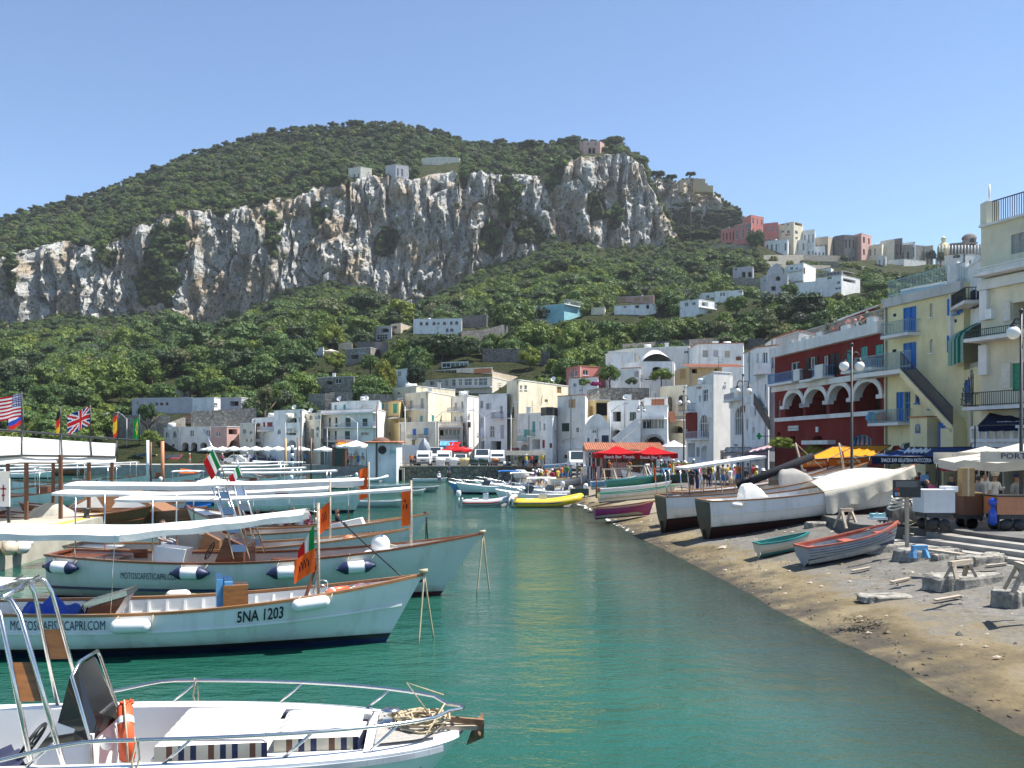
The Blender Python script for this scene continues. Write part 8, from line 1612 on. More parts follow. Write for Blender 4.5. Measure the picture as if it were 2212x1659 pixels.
for k,u in enumerate((1332,1408)):t=parasol(['left red parasol lettered snack bar at the restaurant','right red parasol lettered snack bar at the restaurant'][k],u,963+k,84,2.75,3,REDC,1.35,4,square=True,val=.4,drop=.22,texts=[('Snack Bar Tavola',0,2.6,.34,WPAINT)])
t=thing('sign','black information board with small coloured labels on a wooden post','sign',P(*B3(607,1470),29.6));b=uvbox(B3,420,558,797,800,29.5,.05);m=MB();m.box(*b);m.build('board',mat('slate_board',(.022,.024,.028),.5,.3,7),t);m=MB();p,q=P(*B3(608,1470),29.6),P(*B3(608,800),29.6);m.beam(p-V((0,0,.3)),q,.11,.09,(1,0,0));m.build('post',OAK,t)
for x0,y0,x1,y1,c_ in((440,665,505,705,'bred'),(440,725,475,775,'lblue'),(478,725,510,775,'orangeb')):m=MB();m.box(*uvbox(B3,x0,y0,x1,y1,29.485,.01));m.build('label_patch',PT(c_),t)
for k in range(9):m=MB();m.box(*uvbox(B3,450+8*(k%2),580+k*9,770-20*(k%3),583+k*9,29.487,.01));m.build('text_line',PT('grey'),t)
awning('dark red shop awning behind the beige parasols',R4,(1480,1568),(2260,1560),(1500,1535),(2280,1525),41,45,PT('bred'),.3)
def cart(label,cf,x0,y0,x1,y1,Y,d,m_,extra=()):
 b=uvbox(cf,x0,y0,x1,y1,Y,d);t=thing('cart',label,'cart',(b[0],Y,1.5),'hawkers carts on the promenade');m=MB();m.box(*b);m.build('box',m_,t);m=MB();m.box(b[0]-.03,Y-.03,b[5],b[3]+.03,Y+d+.03,b[5]+.05);m.build('top',extra or m_,t)
 for x_ in(b[0]+.3,b[3]-.3):
  for y_ in(Y+.1,Y+d-.1):m=MB();m.lathe((x_,y_,1.68),[(.02,-.05),(.19,-.05),(.2,0),(.19,.05),(.02,.05)],14,(0,1,0));m.build('wheel',BLACK,t)
 m=MB();m.box(b[0]+.05,Y+.05,b[2]-.15,b[3]-.05,Y+d-.05,b[2]);m.tube([(b[0]+.08,Y+.05,1.5),(b[0]+.08,Y+.05,b[2])],.025,5);m.build('chassis',IRON,t);return t
cart('white box cart on black wheels beside the slipway',B3,840,715,1268,1010,31.5,.9,mat('cart_white',(.60,.62,.63),.5,.06));cart('dark brown cart behind the cardboard box',B3,1385,750,1640,1040,32.2,.9,PT('brown'),PT('wood'));cart('hawker cart with orange brown panel at the right edge',B3,1845,790,2300,1035,31.2,.9,PT('orangeb'),PT('black'));cart('red cart half hidden by the white box cart',B3,720,745,840,960,34,.7,PT('bred'))
boxkit('box','white foam box on the white cart','box',None,[('body',WPAINT,[uvbox(B3,1143,648,1310,718,31.7,.5)])],P(*B3(1200,718),31.7));bb=uvbox(B3,1366,396,1536,700,31.9,.35);t=boxkit('cardboard_box','tall brown cardboard box standing on the dark brown cart','box',None,[('carton',mat('cardboard',(.36,.23,.10),.85,.1,5),[(bb[0],31.9,bb[2]-.2,bb[3],32.25,bb[5])]),('tape',PT('sand'),[((bb[0]+bb[3])/2-.03,31.895,bb[2]-.2,(bb[0]+bb[3])/2+.03,31.9,bb[5])])],(bb[0],31.9,bb[2]))
t=thing('display_board','white board with round dark souvenirs behind the men','board',P(*B3(1660,700),38));b=uvbox(B3,1600,335,1728,700,38,.05);m=MB();m.box(*b);m.build('panel',WPAINT,t)
for i in range(4):
 for j in range(2):m=MB();m.lathe(P(*B3(1635+j*55,370+i*44),37.98),[(.01,-.01),(.095,-.01),(.095,.02)],12,(0,-1,0));m.build('plate',PT('black'),t)
t=thing('display_board','blue and white souvenir plate stand under the blue awning','board',P(*B3(850,760),39));b=uvbox(B3,800,490,906,760,39,.05);m=MB();m.box(*b);m.build('panel',PT('lblue'),t)
for i in range(3):
 for j in range(2):m=MB();m.lathe(P(*B3(830+j*48,610+i*42),38.98),[(.01,-.01),(.11,-.01),(.11,.02)],12,(0,-1,0));m.build('plate',WPAINT if(i+j)%2 else PT('navy'),t)
t=thing('balloon','shiny blue foil bag hanging beside the orange brown cart','bag',P(*B3(1785,1000),31.3));c=P(*B3(1785,865),31.3);m=MB();m.sphere(c,.14,12,8);m.lathe(c-V((0,0,.75)),[(.05,0),(.15,.1),(.12,.45),(.05,.62)],10);m.build('foil',mat('foil_blue',(.01,.07,.45),.15,.1),t)
t=thing('rope_heap','heap of black net and pale hose behind the information board','heap',P(*B3(570,1030),33.5));m=MB();c=P(*B3(575,960),33.5);m.mi=0;m.smooth=True;m.grid(lambda i,j:c+V(((i-.5)*1.6,(j-.5)*1.0,.85*math.sin(math.pi*i)**.7*math.sin(math.pi*j)**.7+.05*math.sin(i*31+j*17)-.45)),16,12);m.build('net',BLACK,t);m=MB();[m.tube([c+V((.5*math.cos(a)*(1-.1*k)-.2,.3*math.sin(a)-.3,.05+.12*k+.05*math.sin(3*a)))for a in[i*.35 for i in range(14)]],.03,6)for k in range(4)];m.build('hose',PT('beige'),t)
t=boxkit('winch','small pale winch motor on the ground behind the red inside boat','winch',None,[('housing',PT('sky'),[uvbox(B3,150,1025,320,1085,33,.4)]),('base',WPAINT,[uvbox(B3,135,1075,345,1108,32.95,.5)]),('lever',OAK,[uvbox(B3,190,1003,215,1030,33.1,.1),uvbox(B3,290,1003,315,1030,33.1,.1)])],P(*B3(240,1108),33))
t=thing('mooring_rope','pale rope hanging from the bow of the red inside boat','rope',P(*B3(580,1160),30.7));m=MB();m.tube([P(*B3(*q),30.6)for q in((545,1165),(640,1110),(730,1140),(640,1180),(575,1165),(600,1220),(630,1290),(700,1300))],.022,5);m.tube([P(*B3(*q),31.2)for q in((0,1270),(80,1235),(330,1255),(460,1215))],.015,5);m.build('rope',ROPE,t)
# ---------------------------------------------------------------- people
def body(pose):
 J={};E=[]
 def add(n,p,r,par=None):
  J[n]=(len(J),V(p),r)
  if par:E.append((J[par][0],J[n][0]))
 sit,walk,arm,bend=pose=='sit',pose=='walk',pose=='arm',pose=='bend';hz=.5 if sit else.95
 f=(lambda x,y,z:(x,y+(z-hz)*.75*(z>hz),hz+(z-hz)*(.72 if z>hz else 1)))if bend else(lambda x,y,z:(x,y,z))
 add('pel',(0,0,hz),.135);add('waist',f(0,0,hz+.16),.118,'pel');add('chest',f(0,.0,hz+.37),.145,'waist');add('neck',f(0,.01,hz+.53),.055,'chest');add('chin',f(0,-.015,hz+.60),.062,'neck');add('head',f(0,-.01,hz+.70),.098,'chin');add('crown',f(0,.0,hz+.775),.07,'head');add('nose',f(0,-.115,hz+.675),.018,'head')
 for s in(-1,1):
  S_=str(s);add('ear'+S_,f(s*.095,.01,hz+.68),.018,'head');add('sh'+S_,f(s*.175,0,hz+.47),.062,'chest');el=f(s*.225,.03,hz+.20)if not(arm and s>0)else f(s*.24,-.03,hz+.22);wr=f(s*.24,-.04 if not walk else-.1*s,hz-.04)if not(arm and s>0)else f(s*.12,-.27,hz+.28)
  if sit:wr=(s*.16,-.28,hz+.12)
  add('el'+S_,el,.043,'sh'+S_);add('wr'+S_,wr,.030,'el'+S_);d=(V(wr)-V(el)).normalized();add('hand'+S_,V(wr)+d*.09,.034,'wr'+S_);add('fin'+S_,V(wr)+d*.165,.020,'hand'+S_);add('thumb'+S_,V(wr)+d*.10+V((-s*.045,-.02,0)),.012,'wr'+S_)
  st=.16*s if walk else.02;add('hip'+S_,(s*.095,0 if not sit else-.05,hz-.07),.095,'pel')
  if sit:add('kn'+S_,(s*.11,-.43,hz-.02),.062,'hip'+S_);add('an'+S_,(s*.11,-.45,hz-.43),.038,'kn'+S_);add('toe'+S_,(s*.12,-.60,hz-.47),.03,'an'+S_)
  else:add('kn'+S_,(s*.10,-.02-st*.6,.50),.062,'hip'+S_);add('an'+S_,(s*.10,.02-st,.08+(.05 if walk and s<0 else 0)),.038,'kn'+S_);add('toe'+S_,(s*.11,-.13-st,.035),.032,'an'+S_)
 me=bpy.data.meshes.new('person_body');me.from_pydata([tuple(j[1])for j in J.values()],E,[]);o=bpy.data.objects.new('tmp',me);COL.objects.link(o);o.modifiers.new('s','SKIN');sub=o.modifiers.new('u','SUBSURF');sub.levels=1
 for j,sv in zip(J.values(),me.skin_vertices[0].data):sv.radius=(j[2],j[2]*(.78 if j[2]>.11 else 1));sv.use_root=j[0]==0
 ev=bpy.data.meshes.new_from_object(o.evaluated_get(bpy.context.evaluated_depsgraph_get()));bpy.data.objects.remove(o);ev.name='person_body'
 for p in ev.polygons:p.use_smooth=True
 def shell(name,test,out):
  m=MB();m.smooth=True;vs=[v.co+v.normal*out for v in ev.vertices];fs=[tuple(p.vertices)for p in ev.polygons if test(p.center)];us_=sorted({i for q in fs for i in q});ix={i:k for k,i in enumerate(us_)}
  m.add([vs[i]for i in us_],[tuple(ix[i]for i in q)for q in fs]);return m.mesh(name,[CLO['white']])
 hd=J['head'][1];nk=J['neck'][1].z
 return dict(body=ev,shirt=shell('shirt',lambda c:hz-.06<c.z<nk-.02 and(abs(c.x)<.185 or c.z>hz+.2 or bend),.016),trousers=shell('trousers',lambda c:abs(c.x)<.2 and(c.z<hz+.02 or sit and c.z<hz+.04)and c.z>(.12 if not sit else hz-.36)and not(sit and c.y>-.1 and c.z>hz+.06),.018),shorts=shell('shorts',lambda c:abs(c.x)<.2 and hz-.42<c.z<hz+.02,.02),hair=shell('hair',lambda c:(c-hd).length<.16 and(c.z>hd.z+.035 or c.y>hd.y+.03)and c.z>hd.z-.08,.014),head=hd)
CLO={k:mat('cloth_'+k,v,.9,.1,8)for k,v in dict(white=(.72,.72,.70),pink=(.55,.12,.22),red=(.45,.04,.04),orange=(.62,.17,.03),navy=(.02,.03,.10),black=(.025,.025,.03),blue=(.06,.18,.42),grey=(.30,.31,.32),khaki=(.34,.28,.17),yellow=(.62,.48,.06),teal=(.05,.28,.28),green=(.08,.22,.08),purple=(.20,.08,.28)).items()}
SKIN=mat('skin',(.42,.23,.15),.55,.08,6);HAIRS=[mat('hair_dark',(.02,.014,.01),.6,.2),mat('hair_brown',(.10,.05,.025),.6,.2),mat('hair_grey',(.32,.31,.29),.6,.2)]
BOD={k:body(k)for k in('stand','walk','sit','arm','bend')};NP=[0]
def person(label,c,rz,pose,top,bot,hat=None,hair=0,short=False,h=1.72,group=None):
 k=h/1.75;B=BOD[pose];t=thing('person',label,'person',c,group,rz);t.scale=(k,k,k)
 def part(nm,me,m_):
  o=link(nm,me,t);s_=o.material_slots[0];s_.link='OBJECT';s_.material=m_;return o
 if not B['body'].materials:B['body'].materials.append(SKIN)
 link('body',B['body'],t)
 if top:part('shirt',B['shirt'],CLO[top])
 part('shorts' if short else 'trousers',B['shorts' if short else 'trousers'],CLO[bot])
 if hair is not None:part('hair',B['hair'],HAIRS[hair])
 if hat:
  m=MB();q=B['head'];m.lathe(q+V((0,0,.05)),[(.15 if hat!='cap' else.125,.0),(.115,.02),(.115,.08),(.08,.125),(.01,.13)],12)
  if hat=='captain':m.lathe(q+V((0,0,.10)),[(.12,0),(.17,.04),(.15,.07),(.01,.08)],14)
  if hat in('cap','captain'):m.add([q+V((x,y,.05))for x,y in((-.09,-.08),(.09,-.08),(.07,-.2),(-.07,-.2))],[(0,1,2,3)])
  m.build('hat',CLO['white' if hat in('captain','sun')else 'navy'],t,local=True)
 return t
GP=lambda u,Y,z:((u-CU)/F*Y,Y,z)
person('person in white naval uniform and white peaked cap standing between the carts',GP(2149,36,1.5),.3,'arm','white','white','captain');person('bald person in white shirt and dark trousers facing away beside the officer',GP(2128,36.8,1.5),2.2,'stand','white','black',None,None);person('person in pale shirt and navy cap behind the right cart',GP(2196,33.5,1.5),.5,'arm','grey','navy','cap',h=1.76);person('person in beige grey shirt right of the cardboard box',GP(2114,34.5,1.5),2.0,'stand','grey','black');person('person in white shirt left of the cardboard box',GP(2075,34,1.5),-2.2,'stand','white','navy');person('person in pink top bending over the stall',GP(2030,38,1.45),1.4,'bend','pink','black',None,1);person('person in dark shirt reaching over the stall',GP(2056,37.5,1.45),-1.4,'arm','black','navy');person('person in white sun hat and white dress walking by the blue cap',GP(1648,52,1.32),2.9,'walk','white','white','sun',1)
person('person in blue cap and navy shirt behind the slipway boats',GP(1696,50,1.32),.6,'stand','navy','khaki','cap');person('person with grey hair in pale shirt before the creeper',GP(1714,51,1.32),2.6,'stand','grey','navy',None,2);person('person in straw hat near the orange awning',GP(1737,49.5,1.32),1.0,'stand','khaki','navy','sun');person('person in pink shirt at the back of the slipway boats',GP(1662,53,1.32),.3,'walk','pink','white',None,1);person('person in yellow top at the back of the slipway boats',GP(1677,55,1.32),-.5,'stand','yellow','blue',None,0)
rn_=random.Random(21);TC=list(CLO)
def crowd(n,u0,u1,Y0,Y1,zf,where,group,poses=('stand','walk','arm'),shorts=.5):
 for i in range(n):
  u,Y=lerp(u0,u1,(i+rn_.uniform(.1,.9))/n),rn_.uniform(Y0,Y1);a,b=rn_.choice(TC),rn_.choice(['navy','black','white','khaki','blue','grey']);h_=rn_.choice([None,None,None,'sun','cap']);sh=rn_.random()<shorts;x=(u-CU)/F*Y;z=zf(x,Y)if callable(zf)else zf
  hr=rn_.randrange(3);person('person in %s top and %s %s%s %s'%(a,b,'shorts' if sh else 'trousers',{None:', %s hair,'%['dark','brown','grey'][hr],'sun':' and white hat','cap':' and navy cap'}[h_],where),(x,Y,z),rn_.uniform(-3.1,3.1),rn_.choice(poses),a,b,h_,hr,sh,rn_.uniform(1.6,1.82),group)
bz=lambda x,y:beach_z(x,y)if x<prx(y)else float(prz(y))
crowd(13,1112,1166,123.2,126.5,1.74,'in the bus shelter','people waiting in the bus shelter');crowd(8,1190,1226,90,96,bz,'on the sand before the van','bathers on the beach',shorts=.9);crowd(6,1146,1182,95,100,bz,'beside the covered boats','bathers on the beach',shorts=.9);crowd(5,1230,1290,84,92,bz,'at the top of the beach','bathers on the beach');crowd(9,1300,1420,86,90,1.4,'under the red parasols','guests of the red parasol restaurant');crowd(11,1425,1500,74,92,1.36,'near the white hut','walkers on the promenade');crowd(16,1490,1640,60,76,1.33,'behind the beached boats','walkers on the promenade');crowd(6,1900,2010,42,48,1.4,'under the blue awning','walkers on the promenade');crowd(12,400,700,149,157,1.65,'on the umbrella terrace','people on the umbrella terrace');crowd(5,745,785,126,130,1.74,'by the red kiosk','people on the quay');crowd(3,1125,1180,121,123,1.74,'outside the bus shelter','people on the quay')
person('person in orange top and dark trousers beside the tall lamp on the quay',GP(888,126.5,1.74),0,'arm','orange','black');person('person all in black beside the orange topped one on the quay',GP(897,126.8,1.74),.8,'stand','black','black')
person('person sitting on the white rowing boat at the stone quay',GP(948,116,.15),.2,'sit','white','navy',None,2,True);person('dark clothed person standing by the drain of the stone quay',GP(969,117.5,.4),1.0,'stand','navy','black');person('bare chested person in yellow shorts sitting with back turned on a boat',GP(210,62,.9),3.0,'sit',None,'yellow',None,0,True);person('person in grey shirt sitting low at the engine cover of the second boat',GP(350,29.6,.75),1.4,'sit','grey','navy');person('person in yellow top on the far left moored boats',GP(456,112,.8),.4,'stand','yellow','navy')
for i in range(9):q_=W(r5,(1.0+.78*(i//2)+.1*(i%2),(-.75 if i%2 else.75),.40));a=['white','black','white','blue','red','pink','white','black','khaki'][i];person('person in %s top seated %s on the passenger boat under its canopy'%(a,['first','second','third','fourth','fifth','sixth','seventh','eighth','last'][i]),q_,(-1.2 if i%2 else 2.0),'sit',a,['navy','black','khaki'][i%3],None,i%3,True,group='passengers of the tour boat')
for lab,u0,v0,u1,v1,Y,side in(('green white and red flag on a slanting steel mast at left',440,927,492,1040,36.5,1),('faded green and orange flag on a steel mast right of the slanting one',508,985,526,1036,36,-1)):
 a,b=P(u1,v1,Y),P(u0,v0,Y);q=a.lerp(b,.62);e=a.lerp(b,.28);flag(lab,e,q,(-.36,.05,-.35),ITAL,ITC,droop=.9,group='Italian flags on the boats',pole=(a,b,.03,STEEL))
# ---------------------------------------------------------------- trees and scrub
def leafy_mesh(name,mats,seed,blobs=12,q=60,leaf=.10,flat=.75,core=True,spread=.62,br=(.30,.50),tall=1.0,gap=0):
 """crown about one unit in radius: leaf clumps gathered into uneven sprays"""
 r=random.Random(seed);m=MB();B=[]
 for k in range(blobs):
  a=r.uniform(0,6.283);zz=r.uniform(-.55,.95);rr=math.sqrt(max(0,1-zz*zz*.8))*spread*r.uniform(.55,1.05)
  B.append((V((rr*math.cos(a),rr*math.sin(a),zz*.62*flat*tall)),r.uniform(*br)))
 if core:
  for c,R_ in B:
   pts=[];nn_=7
   for j in range(5):
    th=math.pi*j/4
    for i in range(nn_):p=V((math.sin(th)*math.cos(i*6.283/nn_+j),math.sin(th)*math.sin(i*6.283/nn_+j),math.cos(th)*flat))*R_*.78*r.uniform(.8,1.1);pts.append(c+p)
   m.add(pts,[(j*nn_+i,j*nn_+(i+1)%nn_,(j+1)*nn_+(i+1)%nn_,(j+1)*nn_+i)for j in range(4)for i in range(nn_)])
 for c,R_ in B:
  for _ in range(q):
   n=V((r.gauss(0,1),r.gauss(0,1),r.gauss(.25,1))).normalized();p=c+V((n.x,n.y,n.z*flat))*R_*r.uniform(.80,1.12)
   n=(n*.9+V((r.gauss(0,1),r.gauss(0,1),r.gauss(0,1)))*.55).normalized();a=n.orthogonal().normalized();a=(Matrix.Rotation(r.uniform(0,6.283),3,n)@a)*leaf*r.uniform(.5,1.1);b=n.cross(a)*r.uniform(.5,.9)
   m.mi=r.randrange(len(mats))if len(mats)>1 else 0
   m.add([p-a,p-b*.7+n*leaf*.1,p+a,p+b*.7-n*leaf*.1],[(0,1,2,3)])
 return m.mesh(name,mats)
def trunk_mesh(name,h,r,seed,limbs=4):
 rn=random.Random(seed);m=MB();m.tube([(0,0,-1.2),(.04*h,0,h*.35),(rn.uniform(-.05,.05)*h,.03*h,h*.8)],[r*1.2,r*.85,r*.5],7)
 for k in range(limbs):
  a=k*6.283/limbs+rn.uniform(-.5,.5);z0=h*rn.uniform(.35,.6);m.tube([(.03*h,0,z0),(math.cos(a)*h*.22,math.sin(a)*h*.22,z0+h*.25),(math.cos(a)*h*.38,math.sin(a)*h*.38,z0+h*.42)],[r*.5,r*.35,r*.15],5)
 return m.mesh(name,[BARK])
BARK=mat('bark',(.10,.075,.05),.9,.35,5)
FO=dict(oak=foliage('leaf_oak',(.092,.150,.044),.45),pine=foliage('leaf_pine',(.052,.082,.036),.35),olive=foliage('leaf_olive',(.12,.146,.080),.35),lime=foliage('leaf_lime',(.145,.20,.045),.45),scrub=foliage('leaf_scrub',(.108,.15,.052),.5),yel=foliage('leaf_yellow',(.22,.22,.035),.3),purple=foliage('petal_purple',(.30,.012,.17),.3),dry=foliage('leaf_dry',(.16,.13,.06),.4),oleander=foliage('petal_pale',(.42,.30,.25),.4))
PROTO={}
for k,(nm,key,kw)in enumerate([('oak_crown','oak',dict(blobs=13,q=85,leaf=.10)),('broad_crown','oak',dict(blobs=16,q=80,flat=.65,leaf=.095)),('pine_crown','pine',dict(blobs=14,q=80,flat=.55,leaf=.085)),('olive_crown','olive',dict(blobs=12,q=85,leaf=.085)),('lime_crown','lime',dict(blobs=12,q=85,leaf=.10)),('scrub_clump','scrub',dict(blobs=9,q=75,flat=.6,leaf=.12))]):
 PROTO[nm]=leafy_mesh(nm,[FO[key]],40+k,**kw)
HI={k:leafy_mesh(k+'_crown_near',[FO[k]],90+i,blobs=26,q=110,leaf=.075,br=(.2,.36),spread=.78,flat=f)for i,(k,f)in enumerate([('oak',.8),('pine',.6),('olive',.8),('lime',.8),('yel',.95),('purple',.7),('scrub',.6),('oleander',.8)])}
TRK=[trunk_mesh('trunk_low',1.0,.07,s)for s in(1,2)]
rs=np.random.RandomState(11)
Pv=HV3.reshape(nr,nc,3);e1=Pv[:-1,1:]-Pv[:-1,:-1];e2=Pv[1:,:-1]-Pv[:-1,:-1];cr=np.cross(e1,e2);area=np.linalg.norm(cr,axis=2);nz=np.abs(cr[...,2])/np.maximum(area,1e-9)
cen=(Pv[:-1,:-1]+Pv[1:,1:])/2;sg=seg[:-1,:-1];rk=rock[:-1,:-1];uu=UU[:-1,:-1]
wgt=area*(uu>-170)*(uu<2330)*(sg<6.05)*(sg>np.where(uu<345,.12,.9))
wgt=np.where(sg<4,wgt*np.where(sg<1.3,3.2,1.15),wgt*1.7);wgt=np.where((sg>4)&(sg<5),np.where(rk>.5,area*.42*(pn(cen[...,0]/9,cen[...,1]/9,cen[...,2]/13)>.18),area*1.5)*(uu>-170)*(uu<1460),wgt)
open_=fbm(cen[...,0]/38,cen[...,1]/38,cen[...,2]*0+5,3)
wgt=np.where((uu>1560)&(sg<4.2)&(sg>3.2),wgt*.55,wgt)
NT=15500
ci=rs.choice(wgt.size,NT,p=(wgt/wgt.sum()).ravel());jx,jy=rs.rand(NT)[:,None],rs.rand(NT)[:,None]
pp=Pv[:-1,:-1].reshape(-1,3)[ci]+jx*e1.reshape(-1,3)[ci]+jy*e2.reshape(-1,3)[ci]
sgi,rki=sg.ravel()[ci],rk.ravel()[ci]
size=np.where(sgi<2,rs.uniform(1.5,3.6,NT),np.where(sgi<4,rs.uniform(2.6,5.2,NT),rs.uniform(1.6,3.9,NT)));size=np.where(rki>.5,rs.uniform(.7,2.2,NT),size)
size*=np.where(rs.rand(NT)<.12,1.35,1);size=np.where((sgi>3.45)&(sgi<4),np.minimum(size,rs.uniform(1.6,2.8,NT)),size)
def inpoly(poly,x,y,grow=0):
 ins=np.zeros(x.shape,bool);n=len(poly)
 for i in range(n):
  (x1,y1),(x2,y2)=poly[i][:2],poly[(i+1)%n][:2]
  if abs(y2-y1)<1e-9:continue
  ins^=((y1>y)!=(y2>y))&(x<(x2-x1)*(y-y1)/(y2-y1)+x1)
 return ins
keep=np.ones(NT,bool)
scr_u=pp[:,0]/pp[:,1]*F+CU
for poly in FOOT:
 cx,cy=sum(p[0]for p in poly)/len(poly),sum(p[1]for p in poly)/len(poly);R_=max(math.hypot(p[0]-cx,p[1]-cy)for p in poly)
 near=np.hypot(pp[:,0]-cx,pp[:,1]-cy)<R_+3
 big=[(cx+(p[0]-cx)*1.25,cy+(p[1]-cy)*1.25)for p in poly];keep&=~(near&inpoly(big,pp[:,0],pp[:,1]))
 w_=max(p[0]for p in poly)-min(p[0]for p in poly);yk=min(p[1]for p in poly);rr_=scr_u-CU-cx/cy*F
 keep&=~((pp[:,1]<yk+2)&(pp[:,1]>yk-(26 if yk<300 else 42))&(np.abs(pp[:,0]-cx)<w_*.52)&(rs.rand(NT)<.9))
tu,tz0=pp[:,0]/pp[:,1]*F+CU,pp[:,2]
tv=HV-(tz0+size*1.35-CZ)*F/pp[:,1];tr=size*F/pp[:,1]
for(u0,u1,v0,v1,yy)in VIEWS:
 if yy>90:keep&=~((pp[:,1]<yy+1)&(tu>u0-tr*.5)&(tu<u1+tr*.5)&(tv<v0+(v1-v0)*.62)&(pp[:,1]>yy*.5))
pp,sgi,rki,size=pp[keep],sgi[keep],rki[keep],size[keep];NT=len(pp)
kn=np.array(['oak_crown','broad_crown','pine_crown','olive_crown','lime_crown','scrub_clump'])
pk=rs.rand(NT);zone=fbm(pp[:,0]/60,pp[:,1]/60,pp[:,2]/60,2)
kind=np.where(rki>.5,5,np.where(sgi>5.0,np.select([pk<.22,pk<.42,pk<.52,pk<.66,pk<.74],[0,1,2,3,4],5),np.select([pk<.34,pk<.62,pk<.74,pk<.84,pk<.92],[0,1,2,3,4],5)))
kind=np.where((zone>.25)&(sgi<4)&(pk>.5),4,kind);kind=np.where((sgi>5.75)&(pk<.5),2,kind)
app=size/pp[:,1];order=np.argsort(-app);NI=285
GT='trees of the wooded hillside'
LAB={0:'round evergreen oak',1:'broad dark green tree',2:'dark umbrella pine',3:'grey green olive tree',4:'light green tree',5:'low green shrub'}
AR=lambda p:('on the left slope' if p[0]/p[1]*F+CU<640 else 'above the harbour houses' if p[0]/p[1]*F+CU<1250 else 'above the whitewashed terrace' if p[0]/p[1]*F+CU<1560 else 'behind the red house')+(' near the shore' if p[1]<215 else ' higher up')
for n_,i in enumerate(order[:NI]):
 p=pp[i];s_=float(size[i]);k=int(kind[i]);SZ='small ' if s_*(1 if k<5 else 1.6)<3.3 else 'tall ' if s_>4.6 else '';o=thing('tree' if k<5 else 'shrub',SZ+LAB[k]+' '+AR(p),'tree' if k<5 else 'shrub',(p[0],p[1],p[2]),GT+' - '+SZ+LAB[k]+' '+AR(p));o.rotation_euler.z=rs.uniform(0,6.28)
 c=link('crown',PROTO[kn[k]],o);zc=s_*(.95 if k!=2 else 1.25)if k<5 else s_*.4;c.location=(0,0,zc);c.scale=(s_,s_,s_*rs.uniform(.85,1.2))
 if k<5:t=link('trunk',TRK[n_%2],o);t.scale=(zc*.9,)*3
rest=order[NI:]
wl=area*((sg>.9)&(sg<4)&(uu>-100)&(uu<2300));cl=rs.choice(wl.size,5200,p=(wl/wl.sum()).ravel());pl_=Pv[:-1,:-1].reshape(-1,3)[cl]+rs.rand(5200)[:,None]*e1.reshape(-1,3)[cl]+rs.rand(5200)[:,None]*e2.reshape(-1,3)[cl]
kl=np.ones(5200,bool)
for poly in FOOT:kl&=~inpoly(poly,pl_[:,0],pl_[:,1])
pl_=pl_[kl]
def scatter(name,pts,scs,rots,proto,label=None):
 """all the far trees of one kind: one object, a geometry-nodes scatter of one crown"""
 me=bpy.data.meshes.new(name);me.from_pydata([tuple(p)for p in pts],[],[])
 a=me.attributes.new('s','FLOAT_VECTOR','POINT');a.data.foreach_set('vector',np.asarray(scs,np.float32).ravel())
 a=me.attributes.new('r','FLOAT_VECTOR','POINT');a.data.foreach_set('vector',np.asarray(rots,np.float32).ravel())
 o=link(name,me,kind='stuff');g=bpy.data.node_groups.new(name,'GeometryNodeTree')
 g.interface.new_socket('Geometry',in_out='INPUT',socket_type='NodeSocketGeometry');g.interface.new_socket('Geometry',in_out='OUTPUT',socket_type='NodeSocketGeometry')
 gi,go=g.nodes.new('NodeGroupInput'),g.nodes.new('NodeGroupOutput');ip_=g.nodes.new('GeometryNodeInstanceOnPoints');oi=g.nodes.new('GeometryNodeObjectInfo');oi.inputs[0].default_value=proto
 s1=g.nodes.new('GeometryNodeInputNamedAttribute');s1.data_type='FLOAT_VECTOR';s1.inputs[0].default_value='s';s2=g.nodes.new('GeometryNodeInputNamedAttribute');s2.data_type='FLOAT_VECTOR';s2.inputs[0].default_value='r'
 g.links.new(gi.outputs[0],ip_.inputs['Points']);g.links.new(oi.outputs['Geometry'],ip_.inputs['Instance']);g.links.new(s1.outputs[0],ip_.inputs['Scale']);g.links.new(s2.outputs[0],ip_.inputs['Rotation']);g.links.new(ip_.outputs[0],go.inputs[0])
 md=o.modifiers.new('scatter','NODES');md.node_group=g;return o
crowns={}
for o in COL.objects:
 if o.name.startswith('crown')and o.data.name not in crowns:crowns[o.data.name]=o
for k in range(6):
 sel=rest[kind[rest]==k]
 if len(sel)==0:continue
 if kn[k]not in crowns:continue
 ss=size[sel];P_=pp[sel].copy();P_[:,2]+=ss*(.55 if k<5 else.3)
 if k==2:P_[:,2]+=ss*.5
 scatter('far_wood',P_,np.stack([ss,ss,ss*rs.uniform(.8,1.2,len(ss))],1),np.stack([rs.uniform(-.2,.2,len(ss)),rs.uniform(-.2,.2,len(ss)),rs.uniform(0,6.28,len(ss))],1),crowns[kn[k]])
sl_=rs.uniform(.5,1.5,len(pl_));scatter('low_scrub',pl_,np.stack([sl_*1.3,sl_*1.3,sl_],1),np.stack([sl_*0,sl_*0,sl_*40],1),crowns['scrub_clump'])
cp=C3[:-1].reshape(-1,3);rr=rs.choice(len(cp),420);m_ok=(pn(cp[rr][:,0]/10,cp[rr][:,1]/10,cp[rr][:,2]/14)>.12);q_=cp[rr][m_ok]
tp_=C3[-2];q_=np.concatenate([q_,tp_[::3]]);ss=rs.uniform(1.2,3.4,len(q_));scatter('crag_scrub',q_,np.stack([ss,ss,ss],1),np.zeros((len(ss),3)),crowns['scrub_clump'])
hs=[(1478,500,40,60),(1560,470,36,18),(1475,540,60,30),(1590,520,30,12)];q_=[]
for hu,hv,ru,rv in hs:
 for _ in range(70):q_.append(tuple(P(hu+rs.uniform(-1,1)*ru,hv+rs.uniform(-1,1)*rv,770+rs.uniform(-8,8))))
